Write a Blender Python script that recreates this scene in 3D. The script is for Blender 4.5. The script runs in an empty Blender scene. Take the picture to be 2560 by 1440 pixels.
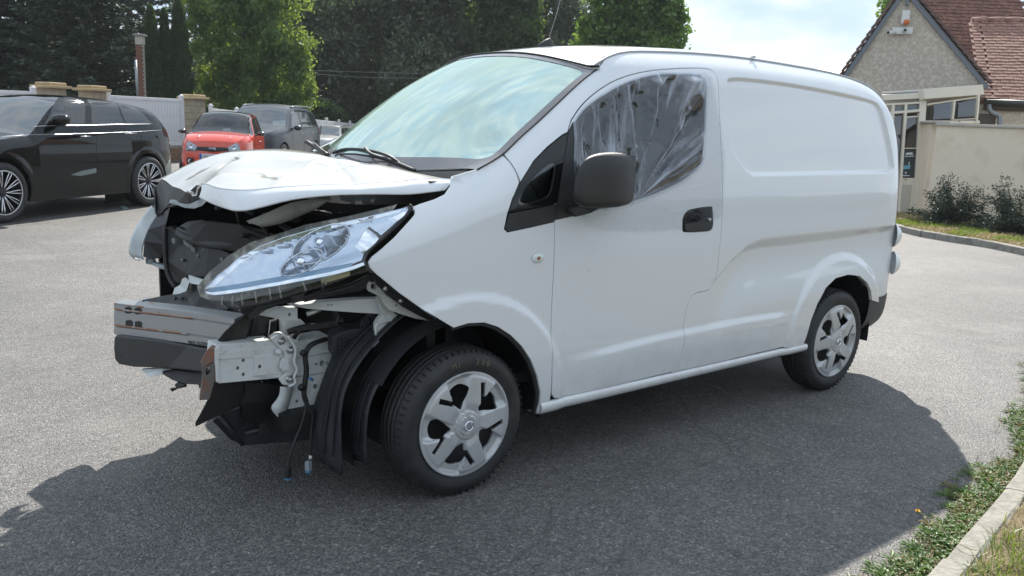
import bpy, math, random
import numpy as np
from mathutils import Matrix, Vector
from mathutils.geometry import delaunay_2d_cdt
R=math.radians
sc=bpy.context.scene
col=sc.collection
rng=np.random.RandomState(7)
# ---------------------------------------------------------------- camera, light, exposure
CAMP=[-1.93698,-3.56679,1.5327,0.67163,-0.19167,0.03996,2133.81]
def _cam():
    cx,cy,cz,y,pt,r,f=CAMP
    fw=np.array([np.sin(y)*np.cos(pt),np.cos(y)*np.cos(pt),np.sin(pt)])
    rt=np.array([np.cos(y),-np.sin(y),0.]); up=np.cross(rt,fw)
    rt2=rt*np.cos(r)+up*np.sin(r); up2=-rt*np.sin(r)+up*np.cos(r)
    return np.array([cx,cy,cz]),rt2,up2,fw,f
CC,CR,CU,CF,FPX=_cam()
cd=bpy.data.cameras.new('camera'); cam=bpy.data.objects.new('camera',cd); col.objects.link(cam)
M=Matrix.Identity(4)
for i in range(3):
    M[i][0]=CR[i]; M[i][1]=CU[i]; M[i][2]=-CF[i]; M[i][3]=CC[i]
cam.matrix_world=M
cd.sensor_width=36; cd.lens=FPX/2560*36; cd.clip_start=.05; cd.clip_end=2000
sc.camera=cam
SUN_AZ=(0.697,0.717); SUN_EL=R(43.2)
sd=Vector((SUN_AZ[0]*math.cos(SUN_EL),SUN_AZ[1]*math.cos(SUN_EL),math.sin(SUN_EL)))
ld=bpy.data.lights.new('sun','SUN'); ld.energy=3.6; ld.angle=R(0.6); ld.color=(1,.945,.86)
sun=bpy.data.objects.new('sun',ld); col.objects.link(sun); sun.rotation_euler=sd.to_track_quat('Z','Y').to_euler()
w=bpy.data.worlds.new('World'); sc.world=w; w.use_nodes=True
nt=w.node_tree; nt.nodes.clear()
def wn(t,**k):
    n=nt.nodes.new(t)
    for a,b in k.items(): setattr(n,a,b)
    return n
out=wn('ShaderNodeOutputWorld'); bg=wn('ShaderNodeBackground'); bg.inputs[1].default_value=.06
sky=wn('ShaderNodeTexSky',sky_type='NISHITA',sun_disc=False,sun_elevation=SUN_EL,sun_rotation=math.atan2(SUN_AZ[0],SUN_AZ[1]),dust_density=.6,air_density=1.0)
tc=wn('ShaderNodeTexCoord'); mp=wn('ShaderNodeMapping'); mp.inputs['Scale'].default_value=(1,1,2.6)
nz=wn('ShaderNodeTexNoise'); nz.inputs['Scale'].default_value=1.9; nz.inputs['Detail'].default_value=7; nz.inputs['Roughness'].default_value=.55; nz.inputs['Distortion'].default_value=.35
rp=wn('ShaderNodeValToRGB'); rp.color_ramp.elements[0].position=.22; rp.color_ramp.elements[1].position=.50
nz2=wn('ShaderNodeTexNoise'); nz2.inputs['Scale'].default_value=11; nz2.inputs['Detail'].default_value=6
cr2=wn('ShaderNodeValToRGB'); cr2.color_ramp.elements[0].color=(5.4,6.9,8.6,1); cr2.color_ramp.elements[1].color=(7.9,8.5,9.2,1); cr2.color_ramp.elements[0].position=.38; cr2.color_ramp.elements[1].position=.62
mx=wn('ShaderNodeMix',data_type='RGBA')
L=nt.links.new
L(tc.outputs['Generated'],mp.inputs[0]); L(mp.outputs[0],nz.inputs['Vector']); L(mp.outputs[0],nz2.inputs['Vector'])
L(nz.outputs[0],rp.inputs[0]); L(nz2.outputs[0],cr2.inputs[0])
L(rp.outputs[0],mx.inputs[0]); L(sky.outputs[0],mx.inputs[6]); L(cr2.outputs[0],mx.inputs[7]); L(mx.outputs[2],bg.inputs[0]); L(bg.outputs[0],out.inputs[0])
sc.view_settings.view_transform='Standard'; sc.view_settings.look='None'; sc.view_settings.gamma=1; sc.view_settings.use_curve_mapping=False
sc.view_settings.exposure=1.08
sc.render.engine='CYCLES'
sc.cycles.max_bounces=8; sc.cycles.transparent_max_bounces=16; sc.cycles.glossy_bounces=4; sc.cycles.transmission_bounces=4; sc.cycles.caustics_reflective=False; sc.cycles.caustics_refractive=False

# ---------------------------------------------------------------- pixel rays -> points of the place
def at(px,py,y=None,x=None,z=None,d=None):
    D=CF*FPX+CR*(px-1280)+CU*(720-py)
    if d is not None: t=d/FPX
    elif y is not None: t=(y-CC[1])/D[1]
    elif x is not None: t=(x-CC[0])/D[0]
    else: t=(z-CC[2])/D[2]
    return CC+D*t
def pts(L_): return [at(a,b,y=y) for a,b,y in L_]
def pxof(P):
    P=np.atleast_2d(P)-CC; dd=P@CF
    return np.stack([1280+FPX*(P@CR)/dd,720-FPX*(P@CU)/dd],1)

# ---------------------------------------------------------------- materials
MATS={}
def mat(name,base=(.5,.5,.5),rough=.5,metal=0,coat=0,coat_rough=.03,spec=.5,var=0,vscale=5,bump=0,bscale=50,col2=None,c2lo=.45,c2hi=.6,c2scale=3,alpha=None,trans=0,emis=None,stretch=None,sheen=0):
    if name in MATS: return MATS[name]
    m=bpy.data.materials.new(name); m.use_nodes=True; n=m.node_tree; b=n.nodes['Principled BSDF']
    b.inputs['Roughness'].default_value=rough; b.inputs['Metallic'].default_value=metal
    b.inputs['Coat Weight'].default_value=coat; b.inputs['Coat Roughness'].default_value=coat_rough
    b.inputs['Specular IOR Level'].default_value=spec
    b.inputs['Transmission Weight'].default_value=trans
    b.inputs['Base Color'].default_value=(*base,1)
    if var or bump or col2:
        t=n.nodes.new('ShaderNodeTexCoord'); src=t.outputs['Object']
        if stretch:
            mpn=n.nodes.new('ShaderNodeMapping'); mpn.inputs['Scale'].default_value=stretch; n.links.new(src,mpn.inputs[0]); src=mpn.outputs[0]
        cur=None
        if var:
            a=n.nodes.new('ShaderNodeTexNoise'); a.inputs['Scale'].default_value=vscale; a.inputs['Detail'].default_value=6; n.links.new(src,a.inputs['Vector'])
            r=n.nodes.new('ShaderNodeMapRange'); r.inputs[1].default_value=.3; r.inputs[2].default_value=.7; r.inputs[3].default_value=1-var; r.inputs[4].default_value=1+var; n.links.new(a.outputs[0],r.inputs[0])
            k=n.nodes.new('ShaderNodeVectorMath'); k.operation='SCALE'; k.inputs[0].default_value=base; n.links.new(r.outputs[0],k.inputs['Scale']); cur=k.outputs[0]
        if col2:
            a=n.nodes.new('ShaderNodeTexNoise'); a.inputs['Scale'].default_value=c2scale; a.inputs['Detail'].default_value=8; a.inputs['Roughness'].default_value=.65; n.links.new(src,a.inputs['Vector'])
            r=n.nodes.new('ShaderNodeMapRange'); r.inputs[1].default_value=c2lo; r.inputs[2].default_value=c2hi; n.links.new(a.outputs[0],r.inputs[0])
            x_=n.nodes.new('ShaderNodeMix'); x_.data_type='RGBA'; n.links.new(r.outputs[0],x_.inputs[0])
            if cur: n.links.new(cur,x_.inputs[6])
            else: x_.inputs[6].default_value=(*base,1)
            x_.inputs[7].default_value=(*col2,1); cur=x_.outputs[2]
        if cur: n.links.new(cur,b.inputs['Base Color'])
        if bump:
            a=n.nodes.new('ShaderNodeTexNoise'); a.inputs['Scale'].default_value=bscale; a.inputs['Detail'].default_value=5; n.links.new(src,a.inputs['Vector'])
            bp=n.nodes.new('ShaderNodeBump'); bp.inputs['Strength'].default_value=bump; bp.inputs['Distance'].default_value=.01; n.links.new(a.outputs[0],bp.inputs['Height']); n.links.new(bp.outputs[0],b.inputs['Normal'])
    if emis:
        b.inputs['Emission Color'].default_value=(*emis,1); b.inputs['Emission Strength'].default_value=1
    MATS[name]=m; return m
def glassmat(name,tint=(.6,.75,.7),ior=1.5,rough=.01,dust=0,dustcol=(.5,.55,.52),extra=0,dscale=(1,1,1),dsc=3):
    m=bpy.data.materials.new(name); m.use_nodes=True; n=m.node_tree; n.nodes.clear()
    o=n.nodes.new('ShaderNodeOutputMaterial'); t=n.nodes.new('ShaderNodeBsdfTransparent'); t.inputs[0].default_value=(*tint,1)
    g=n.nodes.new('ShaderNodeBsdfGlossy'); g.inputs['Roughness'].default_value=rough
    f=n.nodes.new('ShaderNodeFresnel'); f.inputs[0].default_value=ior
    ad=n.nodes.new('ShaderNodeMath'); ad.operation='ADD'; ad.use_clamp=True; ad.inputs[1].default_value=extra; n.links.new(f.outputs[0],ad.inputs[0])
    x=n.nodes.new('ShaderNodeMixShader'); n.links.new(ad.outputs[0],x.inputs[0]); n.links.new(t.outputs[0],x.inputs[1]); n.links.new(g.outputs[0],x.inputs[2])
    last=x.outputs[0]
    if dust:
        d=n.nodes.new('ShaderNodeBsdfDiffuse'); d.inputs[0].default_value=(*dustcol,1)
        tcx=n.nodes.new('ShaderNodeTexCoord'); mpx=n.nodes.new('ShaderNodeMapping'); mpx.inputs['Scale'].default_value=dscale
        nn=n.nodes.new('ShaderNodeTexNoise'); nn.inputs['Scale'].default_value=dsc; nn.inputs['Detail'].default_value=7
        mr=n.nodes.new('ShaderNodeMapRange'); mr.inputs[1].default_value=.35; mr.inputs[2].default_value=.7; mr.inputs[3].default_value=dust*.4; mr.inputs[4].default_value=dust*1.5
        n.links.new(tcx.outputs['Object'],mpx.inputs[0]); n.links.new(mpx.outputs[0],nn.inputs['Vector']); n.links.new(nn.outputs[0],mr.inputs[0])
        y=n.nodes.new('ShaderNodeMixShader'); n.links.new(mr.outputs[0],y.inputs[0]); n.links.new(last,y.inputs[1]); n.links.new(d.outputs[0],y.inputs[2]); last=y.outputs[0]
    n.links.new(last,o.inputs[0]); MATS[name]=m; return m

# ---------------------------------------------------------------- scene objects
WM={}   # world matrix of each thing, its parts share it
def tag(o,label=None,cat=None,group=None,kind=None):
    if label: o['label']=label
    if cat: o['category']=cat
    if group: o['group']=group
    if kind: o['kind']=kind
    return o
def empty(name,loc,rz=0,label=None,cat=None,group=None):
    o=bpy.data.objects.new(name,None); col.objects.link(o); o.location=loc; o.rotation_euler=(0,0,rz); o.empty_display_size=.3
    WM[o.name]=Matrix.Translation(Vector(loc))@Matrix.Rotation(rz,4,'Z'); tag(o,label,cat,group); return o
def npm(m): return np.array([list(r) for r in m])
def mesh(name,V,F,m,parent=None,smooth=True,normals=None,local=False,kind=None,bevel=0,matidx=None,mats=None):
    V=np.asarray(V,float).reshape(-1,3)
    mw=WM.get(parent.name) if parent else None
    if mw is not None and not local:
        A=npm(mw.inverted()); V=V@A[:3,:3].T+A[:3,3]
        if normals is not None: normals=np.asarray(normals)@A[:3,:3].T
    me=bpy.data.meshes.new(name)
    if isinstance(F,np.ndarray):
        k=F.shape[1]; me.vertices.add(len(V)); me.vertices.foreach_set('co',V.ravel())
        me.loops.add(F.size); me.loops.foreach_set('vertex_index',F.ravel().astype(np.int32))
        me.polygons.add(len(F)); me.polygons.foreach_set('loop_start',(np.arange(len(F))*k).astype(np.int32)); me.polygons.foreach_set('loop_total',np.full(len(F),k,np.int32)); me.update(calc_edges=True)
    else: me.from_pydata([tuple(v) for v in V],[],[tuple(int(i) for i in f) for f in F])
    me.materials.append(m)
    if mats:
        for q in mats: me.materials.append(q)
    if matidx is not None: me.polygons.foreach_set('material_index',np.asarray(matidx,np.int32))
    me.polygons.foreach_set('use_smooth',np.full(len(me.polygons),bool(smooth)))
    me.update()
    if normals is not None:
        nn=np.asarray(normals); nn=nn/np.maximum(np.linalg.norm(nn,axis=1,keepdims=True),1e-9)
        me.normals_split_custom_set_from_vertices([tuple(v) for v in nn])
    o=bpy.data.objects.new(name,me); col.objects.link(o)
    if parent: o.parent=parent; WM[o.name]=mw if mw is not None else Matrix.Identity(4)
    else: WM[o.name]=Matrix.Identity(4)
    if bevel:
        b=o.modifiers.new('bevel','BEVEL'); b.width=bevel; b.segments=2; b.limit_method='ANGLE'; b.angle_limit=R(35)
    if kind: o['kind']=kind
    return o
def setsmooth(o,ang=35):
    me=o.data; 
    me.polygons.foreach_set('use_smooth',np.ones(len(me.polygons),bool)); me.set_sharp_from_angle(angle=R(ang)) if hasattr(me,'set_sharp_from_angle') else None
    return o
def catmull(P,n=4,closed=False):
    P=np.asarray(P,float); N=len(P); out=[]
    rng_=range(N) if closed else range(N-1)
    for i in rng_:
        p0=P[(i-1)%N] if closed or i>0 else P[0]; p1=P[i]; p2=P[(i+1)%N]; p3=P[(i+2)%N] if closed or i+2<N else P[-1]
        for k in range(n):
            t=k/n; out.append(.5*((2*p1)+(-p0+p2)*t+(2*p0-5*p1+4*p2-p3)*t*t+(-p0+3*p1-3*p2+p3)*t**3))
    if not closed: out.append(P[-1])
    return np.array(out)
def densify(P,step,closed=True):
    P=np.asarray(P,float); out=[]; N=len(P)
    for i in range(N if closed else N-1):
        a=P[i]; b=P[(i+1)%N]; k=max(1,int(np.ceil(np.linalg.norm(b-a)/step)))
        for j in range(k): out.append(a+(b-a)*j/k)
    if not closed: out.append(P[-1])
    return np.array(out)
def inside(poly,Q):
    poly=np.asarray(poly); x,y=Q[:,0],Q[:,1]; r=np.zeros(len(Q),bool); a=poly; b=np.roll(poly,-1,0)
    for (x1,y1),(x2,y2) in zip(a,b):
        c=((y1>y)!=(y2>y))
        if c.any():
            xi=(x2-x1)*(y-y1)/((y2-y1) if y2!=y1 else 1e-12)+x1; r^=c&(x<xi)
    return r
def segdist(poly,Q,closed=True):
    a=np.asarray(poly,float); b=np.roll(a,-1,0)
    if not closed: a=a[:-1]; b=b[:-1]
    d=np.full(len(Q),1e9)
    for p,q in zip(a,b):
        v=q-p; t=np.clip(((Q-p)@v)/max(v@v,1e-12),0,1); d=np.minimum(d,np.linalg.norm(Q-(p+t[:,None]*v),axis=1))
    return d
def offset(poly,dd):
    P=np.asarray(poly,float); a=np.roll(P,1,0); b=np.roll(P,-1,0)
    e1=P-a; e2=b-P; n1=np.stack([-e1[:,1],e1[:,0]],1); n2=np.stack([-e2[:,1],e2[:,0]],1)
    n1/=np.maximum(np.linalg.norm(n1,axis=1,keepdims=True),1e-9); n2/=np.maximum(np.linalg.norm(n2,axis=1,keepdims=True),1e-9)
    n=n1+n2; n/=np.maximum(np.linalg.norm(n,axis=1,keepdims=True),1e-9)
    area=np.sum(P[:,0]*b[:,1]-b[:,0]*P[:,1])
    return P+n*(dd if area>0 else -dd)
def tri2d(loops,res,extra=None):
    """triangulate a 2-D outline (first loop) with holes (other loops), interior grid points"""
    V=[];E=[]
    for l in loops:
        s=len(V); V+=list(l); E+=[(s+i,s+(i+1)%len(l)) for i in range(len(l))]
    nb=len(V)
    lo=np.min(loops[0],0); hi=np.max(loops[0],0)
    gx=np.arange(lo[0]+res/2,hi[0],res); gy=np.arange(lo[1]+res/2,hi[1],res)
    if len(gx) and len(gy):
        G=np.stack(np.meshgrid(gx,gy),-1).reshape(-1,2)
        ok=inside(loops[0],G)
        for h in loops[1:]: ok&=~inside(h,G)
        G=G[ok]
        if len(G):
            dm=np.full(len(G),1e9)
            for l in loops: dm=np.minimum(dm,segdist(l,G))
            G=G[dm>res*.45]; V+=list(G)
    if extra is not None and len(extra):
        G=np.asarray(extra); ok=inside(loops[0],G)
        for h in loops[1:]: ok&=~inside(h,G)
        G=G[ok]; dm=np.full(len(G),1e9)
        for l in loops: dm=np.minimum(dm,segdist(l,G))
        V+=list(G[dm>.004])
    r=delaunay_2d_cdt([Vector((float(v[0]),float(v[1]))) for v in V],E,[],0,1e-7)
    P=np.array([(v.x,v.y) for v in r[0]]); T=np.array([f for f in r[2] if len(f)==3])
    c=P[T].mean(1); ok=inside(loops[0],c)
    for h in loops[1:]: ok&=~inside(h,c)
    T=T[ok]
    # orient ccw
    a=P[T]; ar=(a[:,1,0]-a[:,0,0])*(a[:,2,1]-a[:,0,1])-(a[:,2,0]-a[:,0,0])*(a[:,1,1]-a[:,0,1])
    T=T[np.abs(ar)>1e-12]; ar=ar[np.abs(ar)>1e-12]
    T[ar<0]=T[ar<0][:,::-1]
    return P,T
def bedges(T):
    e={}
    for t in T:
        for i in range(3):
            a,b=int(t[i]),int(t[(i+1)%3]); e[(a,b)]=1
    return [(a,b) for (a,b) in e if (b,a) not in e]
def fnormal(fn,P,flip=False,h=2e-3):
    du=fn(P+[h,0])-fn(P-[h,0]); dv=fn(P+[0,h])-fn(P-[0,h]); n=np.cross(du,dv); n/=np.maximum(np.linalg.norm(n,axis=1,keepdims=True),1e-12)
    return -n if flip else n
def surf(name,loops,fn,m,parent=None,res=.03,step=None,flange=.012,back=False,edge_r=.003,gap=0,smoothn=True,h=2e-3,nflip=False,kind=None,extra=None):
    """curved sheet: 2-D outline mapped by fn, turned-in edges of depth flange; normals from fn"""
    step=step or res
    L2=[densify(l,step) for l in loops]
    if gap: L2=[offset(l,gap if i==0 else -gap) for i,l in enumerate(L2)]
    P,T=tri2d(L2,res,extra)
    V=fn(P); N=fnormal(fn,P,nflip,h); 
    if nflip: T=T[:,::-1]
    be=bedges(T); 
    Vs=[V];Ns=[N];F=[T]; n0=len(V)
    if flange and be:
        bi=sorted({i for e in be for i in e}); mp_={i:k for k,i in enumerate(bi)}
        B=V[bi]; NB=N[bi]; nb=len(bi)
        side=np.zeros((nb,3))
        for a,b in be:
            t=V[b]-V[a]; s=np.cross(t,N[a]); s/=max(np.linalg.norm(s),1e-9); side[mp_[a]]+=s; side[mp_[b]]+=s
        side/=np.maximum(np.linalg.norm(side,axis=1,keepdims=True),1e-9)
        mid=side+NB; 
        Vs+=[B, B+side*edge_r*.7-NB*edge_r, B+side*edge_r*.7-NB*flange]; Ns+=[NB,side,side]
        q=[]
        for k in range(2):
            for a,b in be:
                i,j=n0+k*nb+mp_[a],n0+k*nb+mp_[b]; q+=[(j,i,i+nb),(j,i+nb,j+nb)]
        F.append(np.array(q))
        if back:
            Vs.append(V-N*flange); Ns.append(-N); F.append(T[:,::-1]+n0+3*nb)
    V=np.concatenate(Vs);N=np.concatenate(Ns);F=np.concatenate(F)
    return mesh(name,V,F,m,parent,True,N,kind=kind)
def plate(name,P3,vec,m,parent=None,holes=(),bevel=.002,smooth=False,px=None,kind=None):
    """solid plate: a 3-D outline (near planar, triangulated as seen from the road) with thickness vec"""
    P3=[np.asarray(p,float) for p in P3]; allp=[P3]+[[np.asarray(p,float) for p in h] for h in holes]
    C=np.concatenate([np.array(l) for l in allp])
    c=C.mean(0); _,_,vt=np.linalg.svd(C-c); 
    Q=(C-c)@vt[:2].T; loops=[];k=0
    for l in allp: loops.append(Q[k:k+len(l)]); k+=len(l)
    V2,T=tri2d(loops,1e6)
    # map back by nearest
    idx=[int(np.argmin(((Q-v)**2).sum(1))) for v in V2]
    V=C[idx]; vec=np.asarray(vec,float)
    nrm=np.cross(vt[0],vt[1])
    if nrm@vec>0: T=T[:,::-1]
    n=len(V); F=[tuple(t) for t in T]+[tuple(t[::-1]+n) for t in T]
    for a,b in bedges(T): F.append((b,a,a+n,b+n))
    o=mesh(name,np.concatenate([V,V+vec]),F,m,parent,smooth,bevel=bevel,kind=kind)
    if bevel: 
        w_=o.modifiers.new('n','WEIGHTED_NORMAL') if False else None
    return o
def pplate(name,L_,vec,m,parent=None,holes=(),bevel=.002,sm=0):
    P=[at(a,b,y=y) for a,b,y in L_]
    if sm: P=list(catmull(P,sm,True))
    H=[[at(a,b,y=y) for a,b,y in h] for h in holes]
    return plate(name,P,vec,m,parent,H,bevel)
def grid(name,G,m,parent=None,thick=0,close=False,smooth=True,kind=None,flip=False):
    G=np.asarray(G,float); a,b,_=G.shape; F=[]
    for i in range(a-1):
        for j in range(b-1 if not close else b):
            k=(j+1)%b; q=(i*b+j,i*b+k,(i+1)*b+k,(i+1)*b+j); F.append(q[::-1] if flip else q)
    o=mesh(name,G.reshape(-1,3),F,m,parent,smooth,kind=kind)
    if thick: s=o.modifiers.new('solid','SOLIDIFY'); s.thickness=thick; s.offset=-1
    return o
def tube(name,P,r,m,parent=None,seg=8,cap=True,kind=None,rs=None):
    V,F=tubevf(P,r,seg,cap,rs); return mesh(name,V,F,m,parent,True,kind=kind)
def tubevf(P,r,seg=8,cap=True,rs=None):
    P=np.asarray(P,float); n=len(P); T=np.gradient(P,axis=0); T/=np.maximum(np.linalg.norm(T,axis=1,keepdims=True),1e-9)
    up=np.array([0,0,1.]) if abs(T[0][2])<.9 else np.array([1.,0,0]); V=[];u=np.cross(T[0],up);u/=np.linalg.norm(u)
    for i in range(n):
        u=u-T[i]*(u@T[i]); u/=max(np.linalg.norm(u),1e-9); v=np.cross(T[i],u); rr=rs[i] if rs is not None else r
        for k in range(seg):
            a=2*math.pi*k/seg; V.append(P[i]+rr*(u*math.cos(a)+v*math.sin(a)))
    F=[(i*seg+k,i*seg+(k+1)%seg,(i+1)*seg+(k+1)%seg,(i+1)*seg+k) for i in range(n-1) for k in range(seg)]
    if cap: F+=[tuple(range(seg))[::-1],tuple((n-1)*seg+k for k in range(seg))]
    return V,F
def boxvf(c,s,rz=0,R3=None):
    c=np.asarray(c,float); s=np.asarray(s,float)/2
    v=np.array([(x,y,z) for x in(-1,1) for y in(-1,1) for z in(-1,1)])*s
    if R3 is None: cz,sz=math.cos(rz),math.sin(rz); R3=np.array([[cz,-sz,0],[sz,cz,0],[0,0,1]])
    v=v@R3.T+c
    return list(v),[(0,1,3,2),(4,6,7,5),(0,4,5,1),(2,3,7,6),(0,2,6,4),(1,5,7,3)]
def join(parts):
    V=[];F=[]
    for v,f in parts:
        n=len(V); V+=list(v); F+=[tuple(i+n for i in q) for q in f]
    return V,F
def box(name,c,s,m,parent=None,rz=0,bevel=.003,kind=None,R3=None):
    v,f=boxvf(c,s,rz,R3); return mesh(name,v,f,m,parent,False,bevel=bevel,kind=kind)
def lathe(name,prof,origin,axis,m,parent=None,seg=48,kind=None,ang0=0,ang1=2*math.pi):
    """prof: (radius, along axis)"""
    ax=np.asarray(axis,float); ax/=np.linalg.norm(ax); u=np.cross(ax,[0,0,1.]) if abs(ax[2])<.9 else np.array([1.,0,0]); u/=np.linalg.norm(u); v=np.cross(ax,u)
    full=abs(ang1-ang0-2*math.pi)<1e-6; ns=seg if full else seg+1
    G=[[np.asarray(origin)+ax*a+r*(u*math.cos(ang0+(ang1-ang0)*k/seg)+v*math.sin(ang0+(ang1-ang0)*k/seg)) for k in range(ns)] for r,a in prof]
    return grid(name,G,m,parent,close=full,kind=kind)
def dup(o,parent=None,**kw):
    c=o.copy(); col.objects.link(c); c.parent=parent
    for ch in list(o.children): dup(ch,c)
    return c
def text(name,s,loc,right,up,size,m,parent=None,extr=.001,align='CENTER',sx=1):
    cu=bpy.data.curves.new(name,'FONT'); cu.body=s; cu.size=size; cu.extrude=extr; cu.align_x=align; cu.align_y='CENTER'
    o=bpy.data.objects.new(name,cu); col.objects.link(o)
    dg=bpy.context.evaluated_depsgraph_get(); dg.update(); me=bpy.data.meshes.new_from_object(o.evaluated_get(dg)); bpy.data.objects.remove(o)
    r=np.asarray(right,float);r/=np.linalg.norm(r);u=np.asarray(up,float);u-=r*(u@r);u/=np.linalg.norm(u);n=np.cross(r,u)
    V=np.array([v.co[:] for v in me.vertices]); W_=np.asarray(loc)+V[:,:1]*r*sx+V[:,1:2]*u+V[:,2:3]*n
    F=[tuple(p.vertices) for p in me.polygons]; bpy.data.meshes.remove(me)
    return mesh(name,W_,F,m,parent,False)
def pchip(xs,ys):
    """monotone cubic interpolation, linear outside"""
    xs=np.asarray(xs,float); ys=np.asarray(ys,float); h=np.diff(xs); dl=np.diff(ys)/h; n=len(xs); m=np.zeros(n)
    for i in range(1,n-1):
        if dl[i-1]*dl[i]>0:
            w1=2*h[i]+h[i-1]; w2=h[i]+2*h[i-1]; m[i]=(w1+w2)/(w1/dl[i-1]+w2/dl[i])
    m[0]=dl[0]; m[-1]=dl[-1]
    def f(q):
        q=np.asarray(q,float); i=np.clip(np.searchsorted(xs,q)-1,0,n-2); t=(q-xs[i])/h[i]; tc_=np.clip(t,0,1)
        r=(2*tc_**3-3*tc_**2+1)*ys[i]+(tc_**3-2*tc_**2+tc_)*h[i]*m[i]+(-2*tc_**3+3*tc_**2)*ys[i+1]+(tc_**3-tc_**2)*h[i]*m[i+1]
        r=np.where(q<xs[0],ys[0]+(q-xs[0])*m[0],r); r=np.where(q>xs[-1],ys[-1]+(q-xs[-1])*m[-1],r); return r
    return f
def sstep(a,b,x): t=np.clip((x-a)/(b-a),0,1); return t*t*(3-2*t)
# light value noise for shaping
_perm=rng.rand(64,64,)
def vnoise(x,y):
    x=np.asarray(x,float);y=np.asarray(y,float); xi=np.floor(x).astype(int); yi=np.floor(y).astype(int); fx=x-xi; fy=y-yi; fx=fx*fx*(3-2*fx); fy=fy*fy*(3-2*fy)
    g=lambda a,b:_perm[a%64,b%64]
    return (g(xi,yi)*(1-fx)+g(xi+1,yi)*fx)*(1-fy)+(g(xi,yi+1)*(1-fx)+g(xi+1,yi+1)*fx)*fy
def fbm(x,y,o=4):
    s=0;a=.5
    for k in range(o): s=s+a*vnoise(x*2**k+17*k,y*2**k+5*k); a*=.5
    return s
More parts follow.
